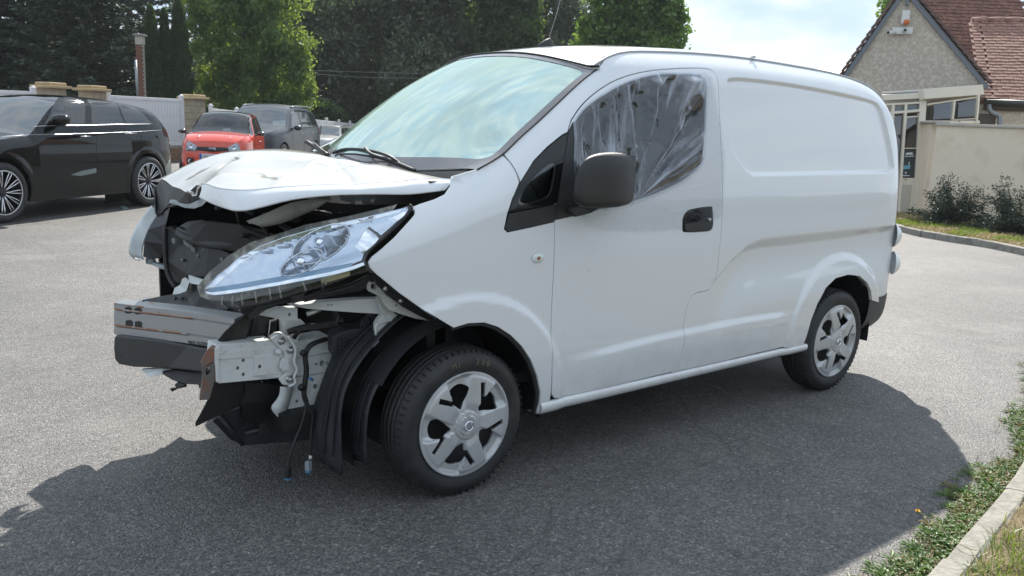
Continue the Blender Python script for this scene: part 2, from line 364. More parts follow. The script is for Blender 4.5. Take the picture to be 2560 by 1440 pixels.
# ================================================================ ground
def gz(x,y):
    x=np.asarray(x,float); y=np.asarray(y,float); d=(x-CC[0])*.3+(y-CC[1])*.954
    return -.032*np.maximum(0,d-29)*(sstep(29,36,d))
def ground_mat():
    m=bpy.data.materials.new('asphalt'); m.use_nodes=True; n=m.node_tree; b=n.nodes['Principled BSDF']; L=n.links.new; N=n.nodes.new
    tc=N('ShaderNodeTexCoord'); 
    v=N('ShaderNodeTexVoronoi'); v.inputs['Scale'].default_value=125; L(tc.outputs['Object'],v.inputs['Vector'])
    sp=N('ShaderNodeSeparateColor'); L(v.outputs['Color'],sp.inputs[0])
    r=N('ShaderNodeValToRGB'); e=r.color_ramp.elements; e[0].position=.0; e[0].color=(.050,.049,.051,1); e[1].position=1; e[1].color=(.25,.24,.22,1)
    a=e.new(.5); a.color=(.103,.098,.096,1); a=e.new(.85); a.color=(.155,.148,.142,1); a=e.new(.93); a.color=(.175,.167,.156,1)
    L(sp.outputs[0],r.inputs[0])
    def noise(sc_,lo,hi,a_,b_,det=6,ro=.6,vec=None):
        q=N('ShaderNodeTexNoise'); q.inputs['Scale'].default_value=sc_; q.inputs['Detail'].default_value=det; q.inputs['Roughness'].default_value=ro; L(vec or tc.outputs['Object'],q.inputs['Vector'])
        k=N('ShaderNodeMapRange'); k.inputs[1].default_value=lo; k.inputs[2].default_value=hi; k.inputs[3].default_value=a_; k.inputs[4].default_value=b_; L(q.outputs[0],k.inputs[0]); return k.outputs[0],q.outputs[0]
    k1,_=noise(.38,.36,.64,.74,1.22,det=10,ro=.68); k2,_=noise(28,.3,.7,.82,1.18); k3,_=noise(4,.35,.65,.92,1.08)
    mu=N('ShaderNodeMath'); mu.operation='MULTIPLY'; L(k1,mu.inputs[0]); L(k2,mu.inputs[1])
    mu2=N('ShaderNodeMath'); mu2.operation='MULTIPLY'; L(mu.outputs[0],mu2.inputs[0]); L(k3,mu2.inputs[1])
    sc_=N('ShaderNodeVectorMath'); sc_.operation='SCALE'; L(r.outputs[0],sc_.inputs[0]); L(mu2.outputs[0],sc_.inputs['Scale'])
    # pale dusty patches and a worn spot
    d1,_=noise(1.1,.52,.74,0,.55,det=10,ro=.72)
    mx=N('ShaderNodeMix'); mx.data_type='RGBA'; L(d1,mx.inputs[0]); L(sc_.outputs[0],mx.inputs[6]); mx.inputs[7].default_value=(.23,.215,.195,1)
    # scattered light chips
    v2=N('ShaderNodeTexVoronoi'); v2.inputs['Scale'].default_value=9; L(tc.outputs['Object'],v2.inputs['Vector'])
    lt=N('ShaderNodeMath'); lt.operation='LESS_THAN'; lt.inputs[1].default_value=.045; L(v2.outputs['Distance'],lt.inputs[0])
    mx2=N('ShaderNodeMix'); mx2.data_type='RGBA'; L(lt.outputs[0],mx2.inputs[0]); L(mx.outputs[2],mx2.inputs[6]); mx2.inputs[7].default_value=(.40,.39,.37,1)
    # hairline cracks and a few dark oily stains
    vc=N('ShaderNodeTexVoronoi'); vc.feature='DISTANCE_TO_EDGE'; vc.inputs['Scale'].default_value=.42
    qd=N('ShaderNodeTexNoise'); qd.inputs['Scale'].default_value=2.2; qd.inputs['Detail'].default_value=8; L(tc.outputs['Object'],qd.inputs['Vector'])
    vm=N('ShaderNodeMix'); vm.data_type='VECTOR'; vm.inputs[0].default_value=.22; L(tc.outputs['Object'],vm.inputs[4]); L(qd.outputs['Color'],vm.inputs[5]); L(vm.outputs[1],vc.inputs['Vector'])
    cm=N('ShaderNodeMapRange'); cm.inputs[1].default_value=0; cm.inputs[2].default_value=.004; cm.inputs[3].default_value=.72; cm.inputs[4].default_value=1; L(vc.outputs['Distance'],cm.inputs[0])
    st,_=noise(.9,.30,.36,.66,1,det=6,ro=.6)
    mm=N('ShaderNodeMath'); mm.operation='MULTIPLY'; L(cm.outputs[0],mm.inputs[0]); L(st,mm.inputs[1])
    sc2=N('ShaderNodeVectorMath'); sc2.operation='SCALE'; L(mx2.outputs[2],sc2.inputs[0]); L(mm.outputs[0],sc2.inputs['Scale'])
    L(sc2.outputs[0],b.inputs['Base Color']); b.inputs['Roughness'].default_value=.62; b.inputs['Specular IOR Level'].default_value=.55
    bp=N('ShaderNodeBump'); bp.inputs['Strength'].default_value=.75; bp.inputs['Distance'].default_value=.006; L(v.outputs['Distance'],bp.inputs['Height']); bp.invert=True
    _,nn=noise(60,0,1,0,1); bp2=N('ShaderNodeBump'); bp2.inputs['Strength'].default_value=.45; bp2.inputs['Distance'].default_value=.006; L(nn,bp2.inputs['Height']); L(bp.outputs[0],bp2.inputs['Normal']); L(bp2.outputs[0],b.inputs['Normal'])
    return m
asph=ground_mat()
gx=np.concatenate([np.linspace(-160,-20,12),np.linspace(-18,45,64),np.linspace(50,300,14)]); gy=np.concatenate([np.linspace(-160,-10,10),np.linspace(-8,60,70),np.linspace(66,300,14)])
GG=np.array([[(x,y,float(gz(x,y))) for x in gx] for y in gy]); grid('car_park_ground',GG,asph,kind='structure')
# pale scrape marks on the asphalt
scr=mat('scrape_pale',(.24,.235,.22),rough=.8,col2=(.13,.13,.13),c2lo=.45,c2hi=.6,c2scale=60)
def strip(name,P,wd,m,z=.004,kind='structure'):
    P=catmull(np.array(P,float),6); T=np.gradient(P,axis=0); n=np.stack([-T[:,1],T[:,0]],1); n/=np.linalg.norm(n,axis=1,keepdims=True)
    wv=np.array([wd*(.6+.8*vnoise(i*.7,3.)) for i in range(len(P))])[:,None]
    G=[np.concatenate([P-n*wv/2,np.full((len(P),1),z)],1),np.concatenate([P+n*wv/2,np.full((len(P),1),z)],1)]
    return grid(name,G,m,kind=kind,flip=True)
gpt=lambda a,b,z=0: at(a,b,z=z)[:2]
strip('scrape_mark',[gpt(1770,960),gpt(1830,990),gpt(1880,1018),gpt(1900,1030)],.012,scr)
# pale worn spot near the kerb
# ================================================================ leaves
def leafmat(name,c,c2,tr=(.25,.40,.05),trf=.35,rough=.55,vs=1.2):
    m=bpy.data.materials.new(name); m.use_nodes=True; n=m.node_tree; n.nodes.clear(); N=n.nodes.new; L=n.links.new
    o=N('ShaderNodeOutputMaterial'); d=N('ShaderNodeBsdfDiffuse'); t=N('ShaderNodeBsdfTranslucent'); g=N('ShaderNodeBsdfGlossy'); g.inputs['Roughness'].default_value=.45
    tc=N('ShaderNodeTexCoord'); q=N('ShaderNodeTexNoise'); q.inputs['Scale'].default_value=vs; q.inputs['Detail'].default_value=5; L(tc.outputs['Object'],q.inputs['Vector'])
    k=N('ShaderNodeMapRange'); k.inputs[1].default_value=.35; k.inputs[2].default_value=.65; L(q.outputs[0],k.inputs[0])
    mx=N('ShaderNodeMix'); mx.data_type='RGBA'; L(k.outputs[0],mx.inputs[0]); mx.inputs[6].default_value=(*c,1); mx.inputs[7].default_value=(*c2,1)
    L(mx.outputs[2],d.inputs[0]); t.inputs[0].default_value=(*tr,1)
    a=N('ShaderNodeMixShader'); a.inputs[0].default_value=trf; L(d.outputs[0],a.inputs[1]); L(t.outputs[0],a.inputs[2])
    b=N('ShaderNodeMixShader'); b.inputs[0].default_value=.04; L(a.outputs[0],b.inputs[1]); L(g.outputs[0],b.inputs[2]); L(b.outputs[0],o.inputs[0]); MATS[name]=m; return m
def leafquads(C,size,rs,up=.3,asp=1.9,droop=0,dirs=None):
    """one pointed leaf (rhombus) per centre"""
    n=len(C); a=rs.normal(size=(n,3)); 
    if dirs is not None: a=dirs+a*.35
    a[:,2]-=droop; a/=np.linalg.norm(a,axis=1,keepdims=True); b=rs.normal(size=(n,3)); b-=a*(a*b).sum(1,keepdims=True); b/=np.linalg.norm(b,axis=1,keepdims=True)
    s=size*(.6+.8*rs.rand(n,1)); V=np.stack([C-a*s,C+b*s/asp,C+a*s,C-b*s/asp],1).reshape(-1,3)
    return V,np.arange(4*n).reshape(n,4)
def crown_pts(rs,lobes,nc,nl,cl):
    """clumps over and inside lobes (cx,cy,cz,rx,ry,rz), leaves round each clump"""
    w=np.array([l[3]*l[5] for l in lobes]); w=w/w.sum(); out=[]
    for l,wi in zip(lobes,w):
        k=max(3,int(nc*wi)); d=rs.normal(size=(k,3)); d/=np.linalg.norm(d,axis=1,keepdims=True); r=rs.rand(k,1)**.28; r=r*(.82+.36*rs.rand(k,1)); c=np.array(l[:3])+d*r*np.array(l[3:])
        m=int(nl); q=rs.normal(size=(k,m,3))*cl*(.5+rs.rand(k,1,1)); out.append((c[:,None]+q).reshape(-1,3))
    return np.concatenate(out)
bark=mat('bark',(.09,.07,.055),rough=.9,var=.4,vscale=8,bump=.6,bscale=20)
def trunk(name,base,h,r,rs,par,n=7,spread=1.5,m=None):
    vf=[]; P=np.array([np.array(base)+[rs.normal()*.06*t*h*.3,rs.normal()*.06*t*h*.3,h*t] for t in np.linspace(0,1,7)]); vf.append(tubevf(P,r,8,True,[r*(1-.75*t) for t in np.linspace(0,1,7)]))
    for k in range(n):
        t=.25+.65*k/n; p=P[0]+(P[-1]-P[0])*t; a=k*2.4+rs.rand(); l=spread*(1-.5*t)*(.7+.6*rs.rand())
        Q=np.array([p,p+[math.cos(a)*l*.5,math.sin(a)*l*.5,l*.4],p+[math.cos(a)*l,math.sin(a)*l,l*.9]]); vf.append(tubevf(Q,r*.3,6,True,[r*.4*(1-t*.5),r*.25,r*.08]))
    V,F=join(vf); return mesh(name,V,F,m or bark,par)
def tree(name,px,d,label,cat,lobes,mt,nc,nl,cl,ls,h,rt=.16,seed=1,group=None,droop=.3,asp=1.9,base_py=None,spread=1.5,zb=None):
    rs=np.random.RandomState(seed); p=at(px,150,d=d); z=float(gz(p[0],p[1])) if zb is None else zb
    root=empty(name,(p[0],p[1],z),0,label,cat,group)
    # lobes are given as (px offset m along camera right, depth offset, height centre, rx, rdepth, rz)
    rt_=np.array([CR[0],CR[1],0]);rt_/=np.linalg.norm(rt_); fw_=np.array([CF[0],CF[1],0]);fw_/=np.linalg.norm(fw_)
    L_=[]
    for (u,v,c,rx,rd,rz) in lobes: L_.append((u,v,c,rx,rd,rz))
    C=crown_pts(rs,L_,nc,nl,cl); C=C[C[:,2]>.3]; W_=np.array([p[0],p[1],z])+C[:,:1]*rt_+C[:,1:2]*fw_+C[:,2:3]*[0,0,1]
    V,F=leafquads(W_,ls,rs,droop=droop,asp=asp); mesh('crown',V,F,mt,root,False)
    trunk('trunk',(p[0],p[1],z-.1),h,rt,rs,root,spread=spread); return root
# ---------------------------------------------------------------- trees
willow_m=leafmat('willow_leaf',(.10,.17,.045),(.065,.13,.040),(.36,.48,.07),.42)
dark_m=leafmat('dark_leaf',(.075,.098,.060),(.12,.145,.085),(.17,.24,.09),.28,vs=.4)
bright_m=leafmat('lime_leaf',(.07,.135,.028),(.10,.18,.035),(.26,.42,.06),.40)
spruce_m=leafmat('spruce_needle',(.032,.052,.034),(.058,.083,.05),(.03,.06,.02),.12,vs=.9)
cyp_m=leafmat('cypress_leaf',(.022,.042,.014),(.035,.065,.02),(.14,.22,.03),.28,vs=2.5)
def T(name,px,d,label,cat,lobes,*a,**k): return tree(name,px,d,label,cat,lobes,*a,**k)
D=38
s_=D/FPX  # metres per pixel at the willow
def lob(px0,hz,items,d):
    """pixel ellipses (cx,cy,rx,ry) -> lobes in metres round the trunk pixel px0"""
    k=d/FPX; out=[]
    p0=at(px0,150,d=d); z0=float(gz(p0[0],p0[1]))
    for cx,cy,rx,ry in items:
        z=at(cx,cy,d=d)[2]-z0; out.append(((cx-px0)*k,(rng.rand()-.5)*rx*k,z,rx*k,rx*k*.9,ry*k))
    return out
T('willow_tree',620,38,'large light green leafy tree behind the white fence, right of the narrow cypresses','tree',
  lob(620,0,[(600,90,130,120),(560,-60,120,110),(655,10,95,110),(700,150,70,75),(745,130,42,50),(758,215,34,55),(700,240,70,50),(540,190,70,80),(620,230,90,60),(660,-50,80,90),(520,40,45,90),(730,270,40,30)],38),willow_m,820,70,.16,.10,7.5,.22,seed=5,droop=.8,asp=2.6)
# dark wood behind: trees one can tell apart
for i,(px,d,items,lab) in enumerate([
  (770,52,[(780,60,110,120),(720,-20,90,90),(840,150,70,100),(800,230,80,60)],'dark leafy tree directly behind the right edge of the light green tree'),
  (900,55,[(900,90,110,130),(860,-20,80,80),(960,20,80,80),(900,230,110,70)],'dark leafy tree above the far left pillar of the van windscreen'),
  (1040,52,[(1040,70,105,110),(1000,-30,80,70),(1090,-20,70,70),(1050,180,100,70)],'dark leafy tree above the left part of the van roof edge'),
  (1170,56,[(1170,40,100,110),(1130,-40,80,60),(1210,-30,70,70),(1170,150,110,60)],'dark leafy tree in the wood, left of the van aerial'),
  (1270,50,[(1265,50,75,90),(1290,-10,45,60),(1235,-30,60,60),(1270,130,80,50)],'greener leafy tree just left of the van aerial'),
  (1380,62,[(1380,90,60,60),(1350,60,40,60),(1420,40,40,80),(1400,140,80,40),(1345,-5,30,45),(1400,-10,35,40)],'thin leafy tree with sky showing through, behind the van aerial'),
  (640,66,[(640,-60,160,140),(500,-60,120,140),(720,60,100,140)],'dark tall trees filling the gap above the light green tree'),
  (985,68,[(985,120,150,150),(985,-40,150,120)],'farthest dark tree of the wood over the windscreen'),
  (1200,70,[(1200,130,170,130),(1150,-20,120,90)],'farthest dark tree of the wood over the van roof'),]):
    T('woodland_tree',px,d,lab,'tree',lob(px,0,items,d),dark_m if i!=4 else leafmat('mid_leaf',(.05,.085,.025),(.035,.06,.02),(.18,.28,.04),.3),int(430 if i<6 else 420),75 if i!=5 else 44,.26,.125,9,.2,seed=20+i,group='trees of the wood behind the car park',droop=.4)
T('leafy_tree',1580,46,'bright green tree with ragged right edge against the sky behind the van roof','tree',
  lob(1580,0,[(1560,60,95,80),(1500,90,60,60),(1610,20,75,80),(1660,70,48,55),(1690,100,22,28),(1540,-40,90,70),(1640,-30,60,60),(1480,130,40,40),(1600,130,90,50)],46),bright_m,520,62,.20,.13,7.5,.2,seed=44,droop=.3,asp=1.6)
T('leafy_tree',2215,40,'green tree top peeping out left of the house gable','tree',lob(2215,0,[(2225,20,36,50),(2215,80,28,26),(2240,-40,40,50)],40),bright_m,110,60,.16,.11,6.5,.14,seed=45)
T('background_bush',815,44,'dark round bush behind the far white fence','bush',lob(815,0,[(815,285,36,22),(780,275,20,16)],44),leafmat('bush_leaf',(.03,.055,.02),(.045,.08,.02),(.1,.18,.03),.25),60,60,.15,.10,1.5,.06,seed=47)
# narrow cypresses
for i,(px,top,w_,lab) in enumerate([(380,18,25,'narrow dark cypress, leftmost of the three beside the brick chimney'),(414,26,20,'thin dark cypress between its two larger neighbours'),(450,2,30,'widest narrow cypress, next to the light green tree')]):
    rs=np.random.RandomState(60+i); d=33+i*.4; p=at(px,150,d=d); z0=float(gz(p[0],p[1])); zt=at(px,top,d=d)[2]; h=zt-z0; k=d/FPX; R0=w_*k
    root=empty('cypress_tree',(p[0],p[1],z0),0,lab,'tree','narrow cypresses behind the fence')
    n=26000; t=rs.rand(n)**.9; rad=R0*np.minimum(1,(1-t)**.55*1.35)*(.75+.3*rs.rand(n))*(1+.12*np.sin(t*40+i)); a=rs.rand(n)*2*math.pi
    C=np.stack([p[0]+rad*np.cos(a),p[1]+rad*np.sin(a),z0+.2+t*(h-.2)],1)+rs.normal(size=(n,3))*.03
    V,F=leafquads(C,.055,rs,asp=3.0,dirs=np.stack([np.cos(a)*.3,np.sin(a)*.3,np.ones(n)],1)); mesh('crown',V,F,cyp_m,root,False); tube('trunk',[(p[0],p[1],z0-.1),(p[0],p[1],z0+h*.8)],.07,bark,root,seg=6,rs=[.09,.03])
# big spruces at the left: drooping boughs with needle sprays
def spruce(px,d,h,r,lab,seed,n=150):
    rs=np.random.RandomState(seed); p=at(px,150,d=d); z0=float(gz(p[0],p[1])); root=empty('spruce_tree',(p[0],p[1],z0),0,lab,'tree','big dark spruces at the left')
    C=[];Dd=[];vf=[]
    for k in range(n):
        t=(k+rs.rand())/n; z=z0+.9+t*(h-1.); L_=r*(1-t)**.75*(.75+.4*rs.rand())+.2; a=k*2.39996+rs.rand()*.5
        s=np.linspace(.12,1,9); dx,dy=math.cos(a),math.sin(a); zz=z-.10*L_*s+.32*L_*s**2.2*0.6-.05
        B=np.stack([p[0]+dx*L_*s,p[1]+dy*L_*s,zz],1); vf.append(tubevf(B[::2],.02,4,False,[.035,.03,.02,.012,.006]))
        for q in range(1,9):
            m=int(26*(.5+L_/r)); wv=.55*(1-s[q]*.55)*min(1,L_/1.5)
            side=(rs.rand(m)-.5)*2*wv; f=rs.normal(size=m)*.12
            c=B[q]+np.stack([-dy*side+dx*(f+np.abs(side)*.3),dx*side+dy*(f+np.abs(side)*.3),-np.abs(side)*.22+rs.normal(size=m)*.045-.03],1); C.append(c)
            dd=np.stack([-dy*np.sign(side)*.6+dx*.8,dx*np.sign(side)*.6+dy*.8,-.15+0*side],1); Dd.append(dd)
    C=np.concatenate(C); Dd=np.concatenate(Dd); V,F=leafquads(C,.115,rs,asp=3.2,dirs=Dd); mesh('crown',V,F,spruce_m,root,False)
    V,F=join(vf+[tubevf(np.array([(p[0],p[1],z0),(p[0],p[1],z0+h)]),.2,8,True,[.25,.03])]); mesh('trunk',V,F,bark,root)
spruce(215,34,11,3.0,'big dark spruce with layered drooping boughs, nearest the brick chimney',71,170)
spruce(60,36,12,3.4,'big dark spruce behind the black car roof, left part of the photo',72,170)
spruce(-90,34,11,3.2,'big dark spruce cut by the left edge of the photo',73,130)
spruce(330,46,13,3.2,'big dark spruce farther back behind the chimney and cypresses',74,150)
spruce(120,46,14,3.6,'big dark spruce farther back between the two nearest spruces',75,150)
# overhead wires
wire_m=mat('wire_grey',(.20,.21,.2),rough=.5)
for i,(a,b,c,lab) in enumerate([((780,184),(900,193),(1050,196),'upper thin overhead wire crossing the dark wood'),((780,176),(900,180),(1050,184),'lower thin overhead wire crossing the dark wood')]):
    o=tube('overhead_wire',catmull([at(*q,d=45) for q in (a,b,c)],5),.012,wire_m,seg=5); tag(o,lab,'wire','overhead wires')
    if i==1: o['label']='topmost thin overhead wire above the other one in the dark wood'
    else: o['label']='thin overhead wire nearest the van windscreen in the dark wood'
# ---------------------------------------------------------------- brick chimney stack and pole
brick_m=mat('red_brick',(.20,.085,.055),rough=.85,var=.3,vscale=8,bump=.3); mortar=mat('mortar',(.30,.27,.23),rough=.9)
p=at(352,150,d=32); ztop=at(352,92,d=32)[2]; zb=at(352,112,d=32)[2]
st=empty('brick_pier',(p[0],p[1],0),0,'narrow brick pier with a pale capped top, left of the cypresses','pier')
fwa=math.atan2(-CR[1],CR[0]); rz=-fwa
pc=np.array([p[0],p[1]])
box('core',(pc[0],pc[1],zb/2),(.22,.22,zb),mortar,st,rz=rz,bevel=0)
bm0=None
for r_ in range(34):
    for c_ in range(2):
        zz=zb-.05-r_*.075
        if zz<1.0: break
        off=(c_-.5)*.12+(.02 if r_%2 else -.02); q=pc+np.array([math.cos(rz),math.sin(rz)])*off-np.array([-math.sin(rz),math.cos(rz)])*.11
        if bm0 is None: bm0=box('brick',(q[0],q[1],zz),(.112,.05,.062),brick_m,st,rz=rz,bevel=.004); b0=np.array([q[0],q[1],zz])
        else:
            o=bm0.copy(); col.objects.link(o); o.location=Vector(np.array([q[0],q[1],zz])-b0)
box('cap_block',(pc[0],pc[1],(zb+ztop)/2),(.27,.27,ztop-zb),mat('pale_render',(.42,.39,.33),rough=.85,var=.15),st,rz=rz,bevel=.01)
box('cap_slab',(pc[0],pc[1],ztop+.04),(.40,.40,.07),mat('cap_grey',(.22,.21,.2),rough=.8),st,rz=rz,bevel=.01)
o=tube('metal_pole',[at(344,243,d=30),at(339,150,d=30)],.045,mat('pole_grey',(.26,.29,.31),rough=.45,metal=.5),seg=10); tag(o,'thin grey metal pole standing in front of the brick pier','pole')
# ================================================================ fence, piers, brick base
white_pvc=mat('white_pvc',(.70,.69,.70),rough=.4,var=.08,vscale=3)
tan=mat('tan_stone',(.40,.30,.17),rough=.8,var=.12,vscale=6,bump=.2); tanb=mat('tan_block',(.36,.30,.22),rough=.85,var=.15,vscale=4,bump=.2)
def gp(px,d,py=260): p=at(px,py,d=d); return np.array([p[0],p[1]])
PA=gp(-260,18.6);PB=gp(130,21.5);PC=gp(232,22.7);PD=gp(484,26.0)
def pier(pt,top,wd,lab,rz):
    z0=float(gz(*pt)); root=empty('stone_pier',(pt[0],pt[1],z0),0,lab,'pier','tan stone piers of the white fence')
    h=top-z0-.14; box('core',(pt[0],pt[1],z0+h/2),(wd-.03,wd-.03,h),mat('joint_sand',(.25,.21,.16),rough=.9),root,rz=rz,bevel=0)
    n=int(h/.205)
    for k in range(n+1):
        zz=z0+h-.1-k*.205
        if zz<z0+.05: break
        for s in (-1,1):
            w1=wd*(.62 if (k%2==0)==(s<0) else .38)-.006; off=s*(wd/2-w1/2-.002); q=np.array([pt[0]+math.cos(rz)*off,pt[1]+math.sin(rz)*off])
            box('block',(q[0],q[1],zz),(w1,wd,.196),tanb,root,rz=rz,bevel=.008)
    box('cap',(pt[0],pt[1],top-.11),(wd+.20,wd+.20,.07),tan,root,rz=rz,bevel=.012); box('cap_top',(pt[0],pt[1],top-.04),(wd+.04,wd+.04,.08),tan,root,rz=rz,bevel=.03)
frz=math.atan2((PD-PC)[1],(PD-PC)[0])
for pt,t,lab in ((PB,2.06,'tan stone pier whose cap shows over the black car, the left one of the pair'),(PC,2.05,'tan stone pier whose cap shows over the black car, the right one of the pair'),(PD,1.98,'tan stone pier standing in full view left of the red car')): pier(pt,t,.48,lab,frz)
def fence(a,b,za,zb_,lab,base=.44,slw=.115,post=1.9,brickbase=True,maxslat=300,zt0=None):
    a=np.array(a);b=np.array(b);L_=np.linalg.norm(b-a);u=(b-a)/L_;rz=math.atan2(u[1],u[0]); nrm=np.array([u[1],-u[0]])
    top=lambda s: za+(zb_-za)*s/L_; g=lambda s: float(gz(*(a+u*s)))
    root=empty('white_fence',(a[0],a[1],g(0)),0,lab,'fence')
    slope=(zb_-za)/L_
    # rails
    for off,hh in ((-.05,.09),(-(1.83-base-.06),.10)):
        P=[np.array([*(a+u*s),top(s)+off]) for s in (0,L_)]
        c=(P[0]+P[1])/2; ang=math.atan(slope); Rm=np.array([[u[0]*math.cos(ang),-u[1],-u[0]*math.sin(ang)],[u[1]*math.cos(ang),u[0],-u[1]*math.sin(ang)],[math.sin(ang),0,math.cos(ang)]])
        box('rail',c,(L_,.05,hh),white_pvc,root,R3=Rm,bevel=.008)
    n=int(L_/slw); s0=None; hs=1.83-base-.12
    for k in range(min(n,maxslat)):
        s=(k+.5)*slw; q=a+u*s; z=top(s)-.06-hs/2
        if s0 is None: s0=box('slat',(q[0],q[1],z),(slw-.007,.022,hs),white_pvc,root,rz=rz,bevel=.003); l0=np.array([q[0],q[1],z])
        else: o=s0.copy(); col.objects.link(o); o.location=Vector(np.array([q[0],q[1],z])-l0)
    np_=int(round(L_/post)); 
    for k in range(np_+1):
        s=L_*k/np_; q=a+u*s-0*nrm
        if k in (0,np_): q=a+u*min(max(s,.08),L_-.08)
        pb=box('post',(q[0],q[1],top(s)-.62),(.11,.11,1.36),white_pvc,root,rz=rz,bevel=.006)
        box('post_cap',(q[0],q[1],top(s)+.075),(.13,.13,.03),white_pvc,pb,rz=rz,bevel=.008); lathe('post_knob',[(.055,0),(.045,.03),(.0,.045)],(q[0],q[1],top(s)+.09),(0,0,1),white_pvc,pb,seg=8)
    if brickbase:
        h=base+.02; bw=.215; bh=.072
        z0=g(L_/2); c=(a+b)/2; box('wall_core',(c[0],c[1],z0+h/2-.03),(L_,.16,h),mortar,root,rz=rz,bevel=0)
        b0=None; cnt=0
        bm=mat('buff_brick',(.36,.25,.15),rough=.85,col2=(.26,.16,.10),c2lo=.4,c2hi=.6,c2scale=6,bump=.25)
        for r_ in range(int(h/.08)):
            for k in range(int(L_/.225)):
                s=(k+.5+.5*(r_%2))*.225
                if s>L_-.1 or cnt>=300: continue
                if s<L_-2.9 : continue
                q=a+u*s+nrm*.085; z=z0+.04+r_*.08
                if b0 is None: b0=box('brick',(q[0],q[1],z),(bw,.05,bh),bm,root,rz=rz,bevel=.005); bl=np.array([q[0],q[1],z])
                else: o=b0.copy(); col.objects.link(o); o.location=Vector(np.array([q[0],q[1],z])-bl)
                cnt+=1
    return root
u_=(PD-PC)/np.linalg.norm(PD-PC)
fence(PC+u_*.42,PD-u_*.42,1.83,1.83,'white slatted fence on a buff brick base, between the black car and the stone pier')
fence(PA,PB-u_*.42,1.80,1.82,'white slatted fence mostly hidden behind the black car',brickbase=False,maxslat=80)
FA=gp(524,26.9); FB=gp(900,47.0)
fence(FA,FB,1.60,1.10,'white slatted fence running away into the distance behind the parked cars',brickbase=False,slw=.15,post=2.4)

# mass of trees far behind, one solid wood
rs=np.random.RandomState(99); C=[]
for k in range(900):
    px=rs.uniform(-500,1500); d=rs.uniform(74,88); hh=8.5+1.5*math.sin(px*.012)+rs.rand(); p=at(px,150,d=d); zz=rs.rand()**.7*hh
    if px>1330 : zz*=.75
    C.append(np.array([p[0],p[1],zz-1.5])+rs.normal(size=(60,3))*[1.1,1.1,.6])
V,F=leafquads(np.concatenate(C),.36,rs,asp=1.5); o=mesh('far_wood',V,F,dark_m,None,False,kind='stuff'); o['label']='dark far-off wood closing the view behind the trees'
P=[np.array([*at(px,150,d=92)[:2],0]) for px in np.linspace(-900,1400,12)]
grid('wooded_bank',[[p+[0,0,-6] for p in P],[p+[0,0,4.0+math.sin(i*1.7)] for i,p in enumerate(P)],[p+CF*[8,8,0]+[0,0,4.5+math.sin(i*1.7)] for i,p in enumerate(P)]],mat('bank_green',(.03,.045,.022),rough=1,var=.4,vscale=1),None,kind='structure')

xs=np.linspace(-60,60,30); grid('unseen_reflection_bank',[[(x,-17-1.5*math.sin(x*.1),-.1) for x in xs],[(x,-19-1.5*math.sin(x*.1),1.4+.3*math.sin(x*.7)) for x in xs],[(x,-22,2.3+.5*math.sin(x*.9)+.3*math.sin(x*2.3)) for x in xs],[(x,-30,2.6) for x in xs]],mat('bank_green'),None,kind='structure',flip=True)  # unseen bank added behind the camera to darken the van's reflections
# ================================================================ THE VAN
sun_dimmed_paint=mat('dusty_sun_dimmed_white',(.53,.525,.495),rough=.3,coat=1,coat_rough=.03,col2=(.47,.46,.42),c2lo=.45,c2hi=.7,c2scale=5)  # dusty white, base also darkened to hold down sunlight on bonnet and roof
paint=mat('white_paint',(.765,.785,.805),rough=.25,coat=1,coat_rough=.015,spec=.5)
paint_in=mat('white_primer',(.66,.68,.67),rough=.5,col2=(.40,.38,.33),c2lo=.52,c2hi=.74,c2scale=9,bump=.15,bscale=60)
def grime(m,z0,z1,colr,amt):
    n=m.node_tree; b=n.nodes['Principled BSDF']; N=n.nodes.new; L=n.links.new
    t=N('ShaderNodeTexCoord'); sp=N('ShaderNodeSeparateXYZ'); L(t.outputs['Object'],sp.inputs[0]); r=N('ShaderNodeMapRange'); r.inputs[1].default_value=z1; r.inputs[2].default_value=z0; r.inputs[3].default_value=0; r.inputs[4].default_value=amt; L(sp.outputs[2],r.inputs[0])
    q=N('ShaderNodeTexNoise'); q.inputs['Scale'].default_value=7; q.inputs['Detail'].default_value=9; q.inputs['Roughness'].default_value=.7; L(t.outputs['Object'],q.inputs['Vector'])
    k=N('ShaderNodeMapRange'); k.inputs[1].default_value=.35; k.inputs[2].default_value=.65; L(q.outputs[0],k.inputs[0])
    u=N('ShaderNodeMath'); u.operation='MULTIPLY'; L(r.outputs[0],u.inputs[0]); L(k.outputs[0],u.inputs[1])
    q2=N('ShaderNodeTexNoise'); q2.inputs['Scale'].default_value=55; q2.inputs['Detail'].default_value=3; L(t.outputs['Object'],q2.inputs['Vector'])
    k2=N('ShaderNodeMapRange'); k2.inputs[1].default_value=.735; k2.inputs[2].default_value=.76; k2.inputs[4].default_value=.55; L(q2.outputs[0],k2.inputs[0])
    mx_=N('ShaderNodeMath'); mx_.operation='MAXIMUM'; L(u.outputs[0],mx_.inputs[0]); L(k2.outputs[0],mx_.inputs[1])
    x=N('ShaderNodeMix'); x.data_type='RGBA'; L(mx_.outputs[0],x.inputs[0]); x.inputs[6].default_value=b.inputs['Base Color'].default_value; x.inputs[7].default_value=(*colr,1); L(x.outputs[2],b.inputs['Base Color'])
    rr_=N('ShaderNodeMapRange'); rr_.inputs[3].default_value=b.inputs['Roughness'].default_value; rr_.inputs[4].default_value=.7; L(mx_.outputs[0],rr_.inputs[0]); L(rr_.outputs[0],b.inputs['Roughness'])
grime(paint,.15,.65,(.40,.37,.32),.5)
black_pl=mat('black_plastic',(.022,.023,.025),rough=.5,var=.3,vscale=9,bump=.12,bscale=400)
black_gl=mat('black_gloss',(.01,.01,.012),rough=.08)
dark=mat('dark_interior',(.012,.012,.013),rough=.8)
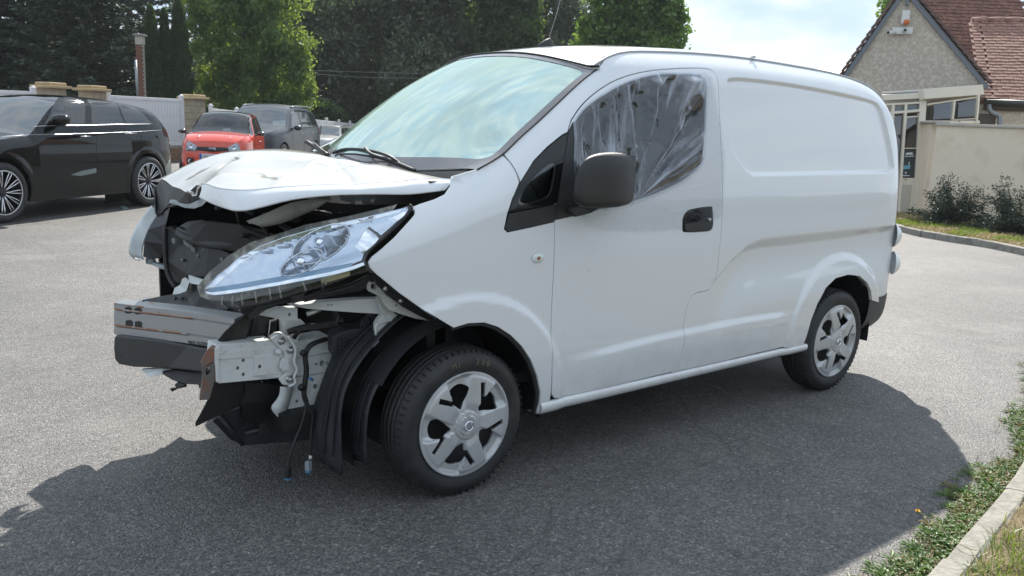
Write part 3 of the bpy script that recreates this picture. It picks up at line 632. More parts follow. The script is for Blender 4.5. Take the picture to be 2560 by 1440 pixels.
rubber=mat('tyre_rubber',(.020,.021,.023),rough=.6,var=.35,vscale=12,bump=.25,bscale=120,col2=(.055,.05,.045),c2lo=.5,c2hi=.8,c2scale=5)
liner_m=mat('liner_plastic',(.02,.022,.026),rough=.42,var=.35,vscale=20,bump=.3,bscale=90,col2=(.09,.09,.095),c2lo=.6,c2hi=.8,c2scale=14)
silver=mat('wheel_silver',(.50,.51,.52),rough=.36,metal=.30,var=.1,vscale=6,coat=.3,col2=(.52,.52,.51),c2lo=.70,c2hi=.73,c2scale=24)
chrome=mat('chrome',(.86,.89,.94),rough=.1,metal=1,var=.1,vscale=30)
bolt_m=mat('bolt_steel',(.45,.45,.44),rough=.35,metal=.9)
rust=mat('rusty_steel',(.30,.13,.07),rough=.8,col2=(.16,.14,.13),c2lo=.45,c2hi=.6,c2scale=25,bump=.5,bscale=80)
beam_m=mat('beam_metal',(.36,.37,.37),rough=.42,metal=.55,col2=(.30,.15,.08),c2lo=.60,c2hi=.72,c2scale=7,stretch=(3,1,6),bump=.12,bscale=60)
seal=mat('seal_rubber',(.012,.012,.012),rough=.6)
van=empty('crashed_van',(1.25,0,0),0,'white panel van with its smashed front end open and one window covered in clear film','van')

_base=pchip([.05,.15,.25,.35,.6,.95,1.15,1.3,1.45,1.6,1.75,1.85,1.90,1.96],[.785,.805,.835,.853,.862,.864,.857,.842,.818,.788,.752,.725,.70,.67])
_front=pchip([-1.05,-.95,-.9,-.85,-.75,-.6,-.45,-.25,0,.3,.6],[.50,.345,.265,.205,.135,.08,.052,.024,.006,0,0])
_rear=pchip([2.7,3.0,3.2,3.3,3.38,3.43,3.46,3.475],[0,.004,.016,.032,.06,.105,.16,.22])
CONT=np.array([(-1.1,.93),(-.9,1.0),(-.6,1.10),(-.22,1.225),(.02,1.305),(.17,1.362),(.42,1.53),(.62,1.675),(.80,1.795),(.90,1.845),(1.04,1.878),(1.3,1.898),(1.6,1.912),(1.95,1.917),(2.4,1.907),(2.75,1.893),(3.0,1.868),(3.2,1.828),(3.32,1.78),(3.42,1.70),(3.5,1.55)])
CONTS=catmull(CONT,3)
contz=lambda x: np.interp(x,CONTS[:,0],CONTS[:,1])
def bump1(d,w): return np.exp(-(d/w)**2)
# swage and crease lines in (x,z) set after the back projection
FEAT={}
def Wplain(x,z):
    x=np.asarray(x,float); z=np.asarray(z,float)
    w=_base(z)-_front(x)-np.where(x>2.7,_rear(np.maximum(x,2.7)),0)
    q=np.stack([x.ravel(),z.ravel()],1); d=segdist(CONTS[:,:2],q,False).reshape(x.shape)
    d=np.where(z>contz(x),0,d); T=.17
    return w-.085*np.clip(1-d/T,0,1)**2.2
def Wv(x,z):
    x=np.asarray(x,float); z=np.asarray(z,float); w=Wplain(x,z)
    # wheel arch flares
    for cx,cz,r,a in ((0.0,.32,.535,.016),(2.725,.32,.52,.016)):
        rr=np.hypot(x-cx,(z-cz)); w=w+a*(1-sstep(r-.035,r+.012,rr))*sstep(.15,.42,z)*1.0
    if FEAT:
        # recessed upper panel
        q=np.stack([x.ravel(),z.ravel()],1); P=FEAT['panel']; d=segdist(P,q).reshape(x.shape); ins=inside(P,q).reshape(x.shape)
        sd_=np.where(ins,d,-d); w=w-.021*sstep(-.010,.016,sd_)
        # swage: body above stands proud of a ledge that faces down
        zs=np.interp(x,FEAT['sw'][:,0],FEAT['sw'][:,1]); hw=np.interp(x,FEAT['sw'][:,0],FEAT['sww'])
        amp=.036*sstep(1.45,1.8,x)*(1-sstep(3.2,3.4,x))
        w=w-amp*(1-sstep(-1,1,(z-zs)/np.maximum(hw,1e-3)))*sstep(-.36,-.08,z-zs)
        # lower crease: the sill part stands out
        zc=np.interp(x,FEAT['cr'][:,0],FEAT['cr'][:,1]); amp=.013*sstep(.5,.85,x)*(1-sstep(2.05,2.3,x))
        w=w+amp*(1-sstep(-.02,.024,z-zc))*sstep(-.26,-.04,z-zc)
        # dished door middle
    return w
def fside(P): x,z=P[:,0],P[:,1]; return np.stack([x,-Wv(x,z),z],1)
def fside_far(P): x,z=P[:,0],P[:,1]; return np.stack([x,Wplain(x,z),z],1)
def onside(L_,Wf=Wplain):
    """pixel -> (x,z) on the van side"""
    out=[]
    for px,py in L_:
        D=CF*FPX+CR*(px-1280)+CU*(720-py)
        ys=np.linspace(-1.0,-.35,261); t=(ys-CC[1])/D[1]; X=CC[0]+D[0]*t; Z=CC[2]+D[2]*t
        g=ys+Wf(X,Z); i=np.where((g[:-1]<0)&(g[1:]>=0))[0]
        if len(i)==0: i=[int(np.argmin(np.abs(g)))]; f=0
        else: f=-g[i[0]]/(g[i[0]+1]-g[i[0]])
        i=i[0]; out.append((X[i]+(X[i+1]-X[i])*f if i+1<len(X) else X[i],Z[i]+(Z[i+1]-Z[i])*f if i+1<len(X) else Z[i]))
    return np.array(out)
FEAT2={}
FEAT2['panel']=catmull(onside([(1832,197),(1900,201),(2000,215),(2100,234),(2180,253),(2200,268),(2212,300),(2226,360),(2234,410),(2232,428),(2205,431),(2050,434),(1900,437),(1878,433),(1860,415),(1835,370),(1826,300),(1821,215)]),4,True)
sw=onside([(1790,700),(1830,655),(1870,622),(1905,610),(2000,600),(2100,588),(2200,575)]); FEAT2['sw']=sw
FEAT2['sww']=np.array([.012,.016,.024,.034,.036,.034,.026])
FEAT2['cr']=onside([(1420,900),(1640,845),(1860,800),(2050,772)])
FEAT.update(FEAT2)
arch_f=onside([(1129,817),(1165,806),(1205,804),(1240,815),(1272,836),(1300,864),(1322,897),(1338,937),(1347,980),(1346,1010),(1340,1034)])
arch_r=onside([(1993,880),(2008,850),(2022,800),(2038,758),(2060,720),(2088,696),(2120,687),(2146,690),(2163,706),(2172,728),(2174,750)])
QG=[(1301,458),(1283,498),(1271,535),(1263,571),(1270,579),(1330,566),(1384,553),(1389,545),(1397,490),(1405,440),(1413,380),(1420,333),(1405,341),(1370,369),(1335,405)]
DOOR=[(1387,552),(1389,545),(1398,490),(1412,385),(1422,320),(1428,301),(1450,268),(1480,238),(1520,210),(1560,192),(1610,179),(1660,173),(1720,170),(1765,171),(1785,180),(1794,200),(1797,240),(1801,330),(1806,440),(1807,500),(1803,580),(1795,660),(1788,703),(1778,721),(1760,729),(1742,733),(1728,745),(1717,768),(1711,800),(1706,850),(1700,890),(1690,917),(1676,931),(1640,939),(1500,973),(1400,994),(1381,994),(1374,984),(1375,900),(1380,760),(1386,640)]
WIN=[(1437,309),(1459,278),(1485,256),(1513,238),(1566,209),(1633,190),(1691,186),(1745,188),(1760,196),(1765,215),(1764,278),(1760,376),(1752,408),(1735,428),(1700,454),(1655,476),(1611,493),(1575,504),(1520,517),(1452,534),(1441,500),(1437,400)]
HND=[(1707,560),(1708,545),(1716,531),(1732,523),(1775,517),(1782,524),(1783,560),(1779,574),(1765,578),(1714,580),(1707,574)]
def lines_extra():
    out=[]
    pn=densify(FEAT['panel'],.009)
    for o in (-.013,-.007,-.001,.005,.011,.017): out.append(offset(pn,o))
    for nm,offs in (('sw',None),('cr',(-.02,-.01,0,.01,.024))):
        q=densify(catmull(FEAT[nm],5),.010,False)
        if nm=='sw':
            hw=np.interp(q[:,0],FEAT['sw'][:,0],FEAT['sww']); offs=[-1.05,-.7,-.35,0,.35,.7,1.05]
            for k in offs: out.append(q+np.stack([0*hw,k*hw],1))
        else:
            for k in offs: out.append(q+[0,k])
    return np.concatenate(out)
LX=lines_extra()
fender=list(onside([(1028,518),(1038,526),(1036,537),(1012,565),(985,595),(955,622),(930,642),(921,655),(924,668),(940,684),(1000,733),(1055,772),(1110,806)]))+list(arch_f)+list(onside([(1357,1028),(1366,1012),(1371,992),(1374,900),(1379,760),(1385,640),(1386,556),(1330,569),(1269,582),(1260,573),(1268,535),(1280,498),(1298,456),(1290,432),(1275,407),(1256,388),(1232,403),(1210,415),(1185,426),(1160,433),(1133,441),(1129,450),(1127,462),(1112,485),(1085,498),(1050,509)]))
surf('front_wing',[np.array(fender)],fside,paint,van,res=.022,flange=.012,gap=.001)
surf('arch_liner_edge',[np.array(list(arch_f)+list((arch_f-[0,.32])*[.965,.965]+[0,.32])[::-1])],lambda P: fside(P)+[0,.014,0],black_pl,van,res=.03)
qg=onside(QG); split=onside([(1274,533),(1391,510)])
up=[p for p in qg]; 
glass_q=onside([(1301,459),(1283,498),(1274,531),(1392,508),(1397,490),(1405,440),(1413,380),(1420,333),(1405,341),(1370,369),(1335,405)])
low_q=onside([(1274,535),(1263,571),(1270,579),(1330,566),(1384,553),(1389,545),(1392,512)])
inner_q=catmull(onside([(1300,497),(1325,455),(1358,420),(1385,406),(1388,420),(1382,460),(1372,490),(1340,503),(1304,512)]),3,True)
surf('quarter_window_surround',[glass_q,inner_q],lambda P: fside(P)+[0,.001,0],black_gl,van,res=.03,gap=.001)
tint=glassmat('tinted_glass',(.30,.38,.36),extra=.10)
surf('quarter_window_pane',[inner_q],lambda P: fside(P)+[0,.004,0],tint,van,res=.05,flange=0)
surf('quarter_window_trim',[low_q],lambda P: fside(P)+[0,-.001,0],black_pl,van,res=.03,gap=.001)
def smooth_run(P,i0,i1,n=4):
    P=[tuple(p) for p in P]; return np.array(P[:i0]+[tuple(q) for q in catmull(P[i0:i1+1],n)]+P[i1+1:])
doorL=smooth_run(onside(DOOR),5,32); winL=smooth_run(onside(WIN),0,18); hndL=onside(HND)
sail=onside([(1424,322),(1430,309),(1437,314),(1437,400),(1441,500),(1452,535),(1472,534),(1480,532),(1391,549),(1400,480),(1412,390)])
def sleeve(P): return fside(P)
door_hole=smooth_run(onside([(1437,309),(1459,278),(1485,256),(1513,238),(1566,209),(1633,190),(1691,186),(1745,188),(1760,196),(1765,215),(1764,278),(1760,376),(1752,408),(1735,428),(1700,454),(1655,476),(1611,493),(1575,504),(1520,517),(1452,534),(1441,500),(1437,400)]),0,18)
door=surf('front_door',[doorL,door_hole,catmull(hndL,2,True)],fside,paint,van,res=.0125,flange=.03,gap=.0032,extra=LX)
surf('mirror_sail',[onside([(1421,328),(1431,305),(1438,306),(1438,400),(1442,500),(1453,534),(1480,529),(1389,549),(1398,490),(1410,400)])],lambda P: fside(P)-[0,.003,0],black_pl,door,res=.03,flange=.01)
# window seal and frame inside the opening
wl=densify(winL,.03); wl2=offset(wl,.014)
surf('window_seal',[wl,wl2],lambda P: fside(P)+[0,.008,0],seal,door,res=.05,flange=.02)
# handle recess
hc=hndL.mean(0)
surf('handle_recess',[catmull(hndL,2,True)],lambda P: fside(P)+np.stack([0*P[:,0],.004+.03*np.clip(1-(np.hypot((P[:,0]-hc[0])/.085,(P[:,1]-hc[1])/.05))**3,0,1),0*P[:,0]],1),black_gl,door,res=.012,flange=0)
surf('door_handle',[catmull(onside([(1712,566),(1712,560),(1738,557),(1752,551),(1760,546),(1778,545),(1780,560),(1776,573),(1760,576),(1716,578)]),2,True)],lambda P: fside(P)+[0,-.006,0],black_pl,door,res=.02,flange=.02)
kh=at(1771,549,y=-.868); lathe('key_lock',[(0,-.012),(.008,-.012),(.009,-.008),(.009,.01)],kh,(0,1,0),bolt_m,door,seg=14)
# side body: pillar, cant rail, rear quarter
contpts=[(x,z) for x,z in CONTS if .84<x<3.40]
pil=onside([(1258,383),(1300,343),(1350,298),(1400,251),(1440,213),(1470,188),(1494,171)])
rx=[(3.445,1.66),(3.466,1.55),(3.472,1.3),(3.472,.9),(3.47,.6),(3.465,.53)]
bumptop=onside([(2176,751)]); 
side=[tuple(p) for p in pil]+contpts+rx+[(3.2,.50)]+[tuple(bumptop[0])]+[tuple(p) for p in arch_r[::-1]]+[tuple(p) for p in onside([(1957,868),(1900,881),(1800,905),(1700,927),(1679,933)])]
dr=onside(DOOR)
# door rear + top + front edge reversed
i0=32; seq=[tuple(q) for q in catmull(dr[5:33],4)[::-1]]+[tuple(dr[4])]
side+=seq[1:]
side+=[tuple(p) for p in onside([(1420,330),(1405,338),(1370,366),(1335,402),(1302,455),(1292,431),(1277,406)])]
side_body=surf('side_panel',[np.array(side)],fside,paint,van,res=.0125,step=.0115,flange=.02,gap=.0032,extra=LX)
# rocker sill
sx=np.linspace(.40,2.42,40); topz=np.interp(sx,onside([(1372,1000),(1957,870)])[:,0],onside([(1372,1000),(1957,870)])[:,1])
botz=np.interp(sx,onside([(1345,1036),(1990,882)])[:,0],onside([(1345,1036),(1990,882)])[:,1])
G=[]
for k,(t,dy) in enumerate([(0,.02),(0,.0),(.25,-.006),(.55,-.004),(.85,.008),(1.0,.03),(1.0,.10)]):
    z=topz*(1-t)+botz*t-.003; G.append(np.stack([sx,-Wv(sx,topz)+dy,z],1))
grid('sill',G,paint,van,flip=True)
# rear bumper (near corner wraps to the tail)
bl=onside([(2174,752),(2200,743),(2222,736)])
bz=[(.535,0),(.50,.0),(.44,.003),(.40,.012),(.36,.03),(.315,.07),(.30,.12)]
xs_=np.concatenate([np.linspace(arch_r[-1][0]-.005,3.30,6),np.linspace(3.33,3.468,9)])
G=[[(x,-Wplain(np.array([x]),np.array([max(z,.45)]))[0]+dy*1.0-.004,z+ (.012 if False else 0)-.02*max(0,(3.25-x))) for x in xs_]+[(3.50-dy,-.45,z),(3.52-dy,0,z),(3.50-dy,.45,z),(3.45-dy,.70,z)] for z,dy in bz]
grid('rear_bumper',G,mat('bumper_grey',(.06,.062,.062),rough=.55,bump=.2,bscale=300,var=.2),van)
# roof and top sheet
zc=pchip([.55,.72,.9,1.06,1.4,1.75,2.1,2.8,3.1,3.3,3.42,3.48],[1.80,1.872,1.908,1.93,1.955,1.972,1.977,1.957,1.925,1.885,1.82,1.74])
def yedge(x): return Wplain(x,contz(x))
def froof(P):
    x,y=P[:,0],P[:,1]; ye=np.maximum(yedge(x),.3); ze=contz(x)-.004; s=np.clip(np.abs(y)/ye,0,1)
    z=zc(x)-(zc(x)-ze)*s**2.4
    # pressed ribs
    for yr in (-.42,-.14,.14,.42): z=z+.004*np.exp(-((y-yr)/.045)**4)*sstep(1.1,1.3,x)*(1-sstep(3.0,3.2,x))
    z=z-.012*np.exp(-((ye-np.abs(y)-.012)/.012)**2)*(x>.86)
    return np.stack([x,y,z],1)
# header curve in the ground plan
hx=lambda y: .80-.10*(1-(y/.69)**2)
ys=np.linspace(-.685,.685,25)
front=[(hx(y),y) for y in ys]
xr=np.linspace(.84,3.44,70); L1=[(x,yedge(np.array([x]))[0]) for x in xr]
roof=np.array(front+L1+[(x,-y) for x,y in L1[::-1]])
surf('roof',[roof],froof,sun_dimmed_paint,van,res=.045,step=.03,flange=.01)
# roof ditch mouldings
for s in (-1,1):
    P=[(x,s*(yedge(np.array([x]))[0]+.002),contz(x)+.001) for x in np.linspace(.80,3.35,60)]
    tube('roof_moulding',P,.006,mat('moulding_grey',(.40,.41,.42),rough=.5),van,seg=6)
# header moulding
P=[froof(np.array([(hx(y)+.004,y)]))[0]+[0,0,.002] for y in ys]; tube('header_moulding',P,.006,seal,van,seg=6)
# far side, rear end and floor
fx=np.array([(-.15,1.10),(-.1,1.20),(.02,1.30),(.17,1.36)]+[(x,z) for x,z in CONTS if .18<x<3.4]+[(3.44,1.66),(3.47,1.5),(3.47,.5),(3.1,.42)]+[(2.725+.42*math.cos(a),.32+.42*math.sin(a)) for a in np.linspace(.2,2.9,12)]+[(2.3,.22),(.45,.22)]+[(.42*math.cos(a),.32+.42*math.sin(a)) for a in np.linspace(.2,2.6,12)]+[(-.36,.8)])
wf=[(.62,1.30),(.95,1.66),(1.35,1.70),(1.37,1.25),(.7,1.2)]
surf('far_side_panel',[fx,np.array(wf)],fside_far,paint,van,res=.06,flange=.02,nflip=True)
G=[]
for z in (.5,.8,1.1,1.4,1.6,1.7,1.80,1.86,1.90):
    yw=Wplain(np.array([3.44]),np.array([min(z,1.66)]))[0]-.0-(max(0,z-1.66)*.9); G.append([(3.475-(.10 if z>1.85 else .03 if z>1.75 else 0)+.03*(1-(y)**2),y*yw,z) for y in np.linspace(-1,1,13)])
grid('rear_door',G,paint,van)
# tail lamps: two round clear lenses on the corner
lens_m=glassmat('clear_lens',(.88,.92,.93),extra=.06)
tl=mat('tail_lens',(.72,.78,.76),rough=.08,coat=1)
for (px,py,yy) in ((2234,588,-.80),(2231,657,-.80)):
    c=at(px,py,y=yy)
    for nm,r,m_,k in (('tail_lamp_bezel',.066,paint,0),('tail_lamp',.054,tl,1)):
        G=[]
        ax=np.array([.72,-.69,.0]);u=np.array([.69,.72,0]);v=np.array([0,0,1.])
        for a in np.linspace(0,math.pi/2*.98,8):
            G.append([c+ax*(.035*math.sin(a)+.012*k)+ (u*math.cos(t)+v*math.sin(t)*1.15)*r*math.cos(a) for t in np.linspace(0,2*math.pi,25)[:-1]])
        grid(nm,G,m_,van,close=True,flip=False)
# side repeater
ri=onside([(1344,645)])[0]
th_=np.linspace(0,2*math.pi,20)[:-1]
surf('side_repeater',[np.stack([ri[0]+.032*np.cos(th_),ri[1]+.02*np.sin(th_)],1)],lambda P: fside(P)-np.stack([0*P[:,0],.008*np.clip(1-((P[:,0]-ri[0])/.034)**2-((P[:,1]-ri[1])/.022)**2,0,1)**.5,0*P[:,0]],1),tl,van,res=.006,flange=0)
surf('repeater_bulb',[np.stack([ri[0]+.009*np.cos(th_),ri[1]+.008*np.sin(th_)],1)],lambda P: fside(P)-[0,.0088,0],mat('amber',(.35,.12,.06),rough=.3),van,res=.02,flange=0)
# charging: small camera dome at roof rear
lathe('roof_stud',[(.0,.012),(.01,.010),(.016,.0)],(2.0,-.62,1.925),(0,0,1),bolt_m,van,seg=12)
# antenna
a0=at(1363,124,y=0); a0=np.array([1.06,0,zc(1.06)-.003])
ag=[]
for k,(w_,l_,h_) in enumerate([(.045,.09,0),(.04,.08,.02),(.025,.05,.045),(.012,.02,.06),(.001,.002,.066)]):
    ag.append([a0+[l_*.6*math.cos(t)+.012*k*.6,w_*math.sin(t)*.5,h_*.75] for t in th_])
grid('antenna_base',ag,black_pl,van,close=True,flip=True)
at_=at(1385,0,y=.0)
tube('antenna_rod',[a0+[.02,0,.05],a0+[.06,0,.16],a0+[.10,0,.30]],.0016,mat('antenna_steel',(.35,.35,.35),rough=.4,metal=.6),van,seg=6)
# ---------------------------------------------------------------- windscreen
wsL=catmull([(.165,-.70,1.352),(.03,-.52,1.325),(-.07,-.3,1.305),(-.115,0,1.298),(-.07,.3,1.305),(.03,.52,1.325),(.165,.70,1.352)],4)
def hdr(y): return np.array([hx(y)-.004,y,froof(np.array([(hx(y)+.004,y)]))[0][2]-.004])
n_=len(wsL); topL=np.array([hdr(v) for v in np.linspace(-.685,.685,n_)])
rows=[]
for t in np.linspace(0,1,18):
    b=wsL*(1-t)+topL*t; nn=np.array([-.62,0,.78]); b=b+nn*(.045*4*t*(1-t))*(1-.5*(np.linspace(-1,1,n_)[:,None])**4); rows.append(b)
WS=np.array(rows)
_e=onside([(1192,424),(1225,405),(1258,384),(1300,343),(1350,298),(1400,251),(1440,213),(1470,188),(1494,171)]); _e3=fside(np.array(_e)); _e3=catmull(_e3,6)
_t=np.concatenate([[0],np.cumsum(np.linalg.norm(np.diff(_e3,axis=0),axis=1))]); _t/=_t[-1]
_tt=np.linspace(0,1,18); E3=np.stack([np.interp(_tt,_t,_e3[:,k]) for k in range(3)],1)
_s=np.linspace(-1,1,n_)
for j in range(18):
    dl=E3[j]-WS[j,0]
    for i in range(n_):
        w_=abs(_s[i])**5; WS[j,i]+=np.array([dl[0],dl[1]*(-1 if _s[i]>0 else 1),dl[2]])*w_
def wsfn(P):
    # P: (u 0..1 across, v 0..1 up)
    u=np.clip(P[:,0],0,1)*(n_-1); v=np.clip(P[:,1],0,1)*17; i=np.minimum(u.astype(int),n_-2); j=np.minimum(v.astype(int),16); fu=(u-i)[:,None]; fv=(v-j)[:,None]
    return (WS[j,i]*(1-fu)+WS[j,i+1]*fu)*(1-fv)+(WS[j+1,i]*(1-fu)+WS[j+1,i+1]*fu)*fv
ws_glass=glassmat('windscreen_glass',(.50,.64,.58),ior=1.52,extra=.07,dust=.5,dustcol=(.36,.47,.42),rough=.012)

[nd for nd in ws_glass.node_tree.nodes if nd.type=='BSDF_GLOSSY'][0].inputs[0].default_value=(.74,.88,.82,1)
G=[[wsfn(np.array([(u,v)]))[0] for u in np.linspace(0,1,40)] for v in np.linspace(0,1,24)]
wsobj=grid('windscreen',G,ws_glass,van)
# printed border of the screen
def rr(u0,v0,u1,v1,r,asp=1.6,n=6):
    P=[]
    for cx,cy,a0_ in ((u1-r,v1-r*asp,0),(u0+r,v1-r*asp,90),(u0+r,v0+r*asp,180),(u1-r,v0+r*asp,270)):
        for k in range(n+1):
            a=R(a0_+90*k/n); P.append((cx+r*math.cos(a),cy+r*asp*math.sin(a)))
    return np.array(P)
band=mat('screen_border',(.19,.18,.185),rough=.10,coat=.8)
surf('windscreen_border',[np.array([(0,0),(1,0),(1,1),(0,1)]),rr(.022,.085,.973,.966,.04)],lambda P: wsfn(P)+np.array([-.62,0,.78])*.0025,band,wsobj,res=.05,flange=0,h=.02)
# mirror / rain sensor block and sticker
# a-pillar face strips beside the glass (far side)
P=[WS[j,-1]+[0.0,.012,0] for j in range(18)]; G=[[p+[.02,-.02,.0] ,p+[.0,.015,.0],p+[.05,.05,-.02],p+[.09,.06,-.07]] for p in P]
grid('far_pillar',G,paint,van,flip=True)
P=[WS[j,0]+[0,-.004,0] for j in range(18)]; tube('pillar_seal',P,.0035,seal,van,seg=6)
# cowl
wb=WS[0]; G=[wb+[.01,0,.0],wb+[-.02,0,-.012],wb+[-.07,0,-.08],wb+[-.16,0,-.14]]
grid('cowl',[g for g in G],black_pl,van,flip=True)
cow=mat('cowl_grille',(.035,.036,.04),rough=.6)
# wipers
def wpt(px,py,off=.012):
    # pixel -> on windscreen plane approx
    best=None; Q=WS.reshape(-1,3); pq=pxof(Q); i=np.argmin(((pq-[px,py])**2).sum(1)); dep=(Q[i]-CC)@CF; p=at(px,py,d=dep); return p+np.array([-.62,0,.78])*off
arm=[wpt(1040,431,.01),wpt(985,415,.03),wpt(940,402,.035),wpt(922,384,.03)]
wi=empty('wiper',(0,0,0)); bpy.data.objects.remove(wi)
w1=tube('wiper',catmull(arm,4),.008,black_pl,van,seg=6)
tube('wiper_blade',catmull([wpt(835,386,.008),wpt(870,381,.02),wpt(925,385,.022),wpt(975,398,.02),wpt(1003,413,.008)],5),.007,black_pl,w1,seg=6)
tube('wiper_bracket',catmull([wpt(850,388,.006),wpt(890,388,.006),wpt(950,398,.006),wpt(998,414,.006)],4),.005,black_pl,w1,seg=6)
w2=tube('wiper',catmull([wpt(822,392,.01),wpt(798,380,.03),wpt(775,366,.03)],4),.011,black_pl,van,seg=6)
tube('wiper_blade',catmull([wpt(768,363,.02),wpt(790,368,.03),wpt(815,388,.02)],3),.006,black_pl,w2,seg=6)
b=[at(1231,374,y=-.63),at(1226,385,y=-.64),at(1206,410,y=-.67),at(1190,424,y=-.68),at(1183,425,y=-.66),at(1200,402,y=-.64),at(1219,383,y=-.63)]
plate('cowl_corner',b,(.01,.02,0),black_pl,van)
# ---------------------------------------------------------------- mirror
mirr=empty('x',(0,0,0)); bpy.data.objects.remove(mirr)
mpx=[(1473,392),(1500,383),(1540,382),(1570,388),(1579,405),(1580,450),(1576,495),(1565,512),(1530,519),(1480,520),(1455,514),(1440,500),(1438,480),(1444,445),(1458,410)]
yc=-1.0
O=[at(a,b,y=yc) for a,b in mpx]; O=catmull(O,3,True); c=O.mean(0)
G=[]
mdir=np.array([.065,.035,.0])   # shell bulges towards the front

for s,d in ((.90,-.9),(.97,-.9),(1.0,-.5),(1.0,0.0),(.97,.45),(.88,.8),(.70,1.0),(.45,1.1),(.2,1.12),(.0005,1.12)):
    G.append([c+(p-c)*s-mdir*d for p in O])
mh=grid('wing_mirror',G,black_pl,door,close=True,smooth=True)
mgl=[c+(p-c)*.92+mdir*.85 for p in O]
plate('mirror_glass',mgl,(-.004,0,0),mat('mirror_glass_m',(.7,.74,.75),rough=.03,metal=1),mh,bevel=0)
armp=[at(1410,528,y=-.85),at(1405,545,y=-.85),at(1440,542,y=-.86),at(1480,532,y=-.93),at(1500,520,y=-.96),at(1450,517,y=-.94),at(1425,522,y=-.9)]
plate('mirror_arm',armp,(.03,.04,.0),black_pl,mh,bevel=.006)
# ---------------------------------------------------------------- wheels
def hubcap(name,c,r,m,parent,rot=0.,s=-1):
    """five wide twisted blades, each with a slot, between five scooped openings; faces -y"""
    loops=[np.array([(r*math.cos(a),r*math.sin(a)) for a in np.linspace(0,2*math.pi,73)[:-1]])]
    ex=-1
    for k in range(5):
        a=R(36+72*k+rot)
        def pt(rad,da): return (rad*r*math.cos(a+R(da)),rad*r*math.sin(a+R(da)))
        loops.append(catmull([pt(.34,5),pt(.47,-11),pt(.62,-18),pt(.74,-19),pt(.81,-6),pt(.77,9),pt(.62,14),pt(.46,14)],3,True)[:, :])
        c1=a+R(24)
        q=np.array([.66*math.cos(c1),.66*math.sin(c1)])*r; dv=np.array([math.cos(c1+R(27)),math.sin(c1+R(27))]); nv=np.array([-dv[1],dv[0]])
        h_=.20*r; w0=.058*r
        loops.append(np.array([q-dv*h_-nv*w0*1.2,q+dv*h_-nv*w0,q+dv*h_+nv*w0,q-dv*h_*.9+nv*w0*.8]))
    def f(P):
        rad=np.hypot(P[:,0],P[:,1])/r; ang=np.degrees(np.arctan2(P[:,1],P[:,0]))-36-rot
        ph=((ang+36)%72)-36    # 0 at openings
        ph2=ph+(rad-.6)*14
        blade=np.where(ph2>0,sstep(12.5,15.5,ph2),sstep(11,20,-ph2))
        z=.016*np.sqrt(np.clip(1-rad**2*.92,0,1))+.002
        z=z+ .010*blade*sstep(.25,.45,rad)*(1-sstep(.90,.97,rad))*(1.1-.75*((ph2%72)/72))
        z=z- .016*(1-blade)*sstep(.3,.6,rad)*(1-sstep(.90,.97,rad))+.006
        z=z+ .006*(1-sstep(.25,.28,rad)) +.004*(1-sstep(.18,.2,rad))-.003*(1-sstep(.1,.16,rad))
        z=z+.004*sstep(.93,.97,rad)
        return np.stack([c[0]+P[:,0],c[1]-z+0*P[:,0],c[2]+P[:,1]],1)
    o=surf(name,loops,f,m,parent,res=.0075,step=.012,flange=.012)
    return o,f
def tyre(name,c,ro,ri,wd,m,parent,s=-1,tread=True):
    """s=-1 outer face towards -y"""
    h=wd/2; prof=[(ri-.012,-h+.03),(ri,-h+.008),(ri+.012,-h+.002),(ri+.03,-h-.003),(ri+(ro-ri)*.5,-h-.009),(ro-.035,-h-.004),(ro-.02,-h+.006),(ro-.008,-h+.018),(ro-.001,-h+.035)]
    for g in (-.045,-.016,.016,.045):
        prof+=[(ro+.001,g-.005),(ro-.007,g-.003),(ro-.007,g+.003),(ro+.001,g+.005)]
    prof+=[(ro-.001,h-.035),(ro-.02,h-.006),(ro-.05,h+.004),(ri+.02,h),(ri-.01,h-.03)]
    return lathe(name,prof,c,(0,1 if s<0 else -1,0),m,parent,seg=72)
def van_wheel(x,s,steer=0,rot=0,squash=0):
    R_=.312; yw=.765*s
    nm='wheel'
    t=tyre('wheel',(x,yw,R_),R_,.212,.185,rubber,van,s)
    # sipes on the tread shoulder
    vf=[]
    for k in range(64):
        a=2*math.pi*k/64; cc=np.array([x+(R_-.0138)*math.cos(a),yw+s*.072,R_+(R_-.0138)*math.sin(a)]); Rr=np.array([[math.cos(a),0,-math.sin(a)],[0,1,0],[math.sin(a),0,math.cos(a)]])
        v,f=boxvf((0,0,0),(.024,.022,.005)); v=np.array(v)@Rr.T+cc; vf.append((list(v),f))
    V,F=join(vf); mesh('tread_blocks',V,F,mat('tread_dark',(.012,.012,.013),rough=.8),t,False,kind='stuff')
    rim=lathe('rim',[(.212,.05),(.212,-.07),(.20,-.078),(.19,-.06),(.17,.0),(.05,.0),(.0,.005)],(x,yw,R_),(0,1 if s<0 else -1,0),mat('steel_rim',(.02,.02,.022),rough=.5),t,seg=40)
    if s<0:
        o,f=hubcap('hubcap',(x,yw-.082,R_),.221,silver,t,rot)
        e=(x,yw-.1215,R_)
        lathe('hub_badge',[(.022,.002),(.022,-.003),(.018,-.003),(.018,.002)],e,(0,1,0),chrome,o,seg=28)
        bv,bf=boxvf(e,(.042,.010,.007)); Ra=R(-rot+38); Rm=np.array([[math.cos(Ra),0,-math.sin(Ra)],[0,1,0],[math.sin(Ra),0,math.cos(Ra)]]); bv=(np.array(bv)-e)@Rm.T+e
        mesh('hub_badge',bv,bf,chrome,o,False)
    return t
wf_=van_wheel(0,-1,rot=0); wr_=van_wheel(2.725,-1,rot=32); van_wheel(0,1); van_wheel(2.725,1)
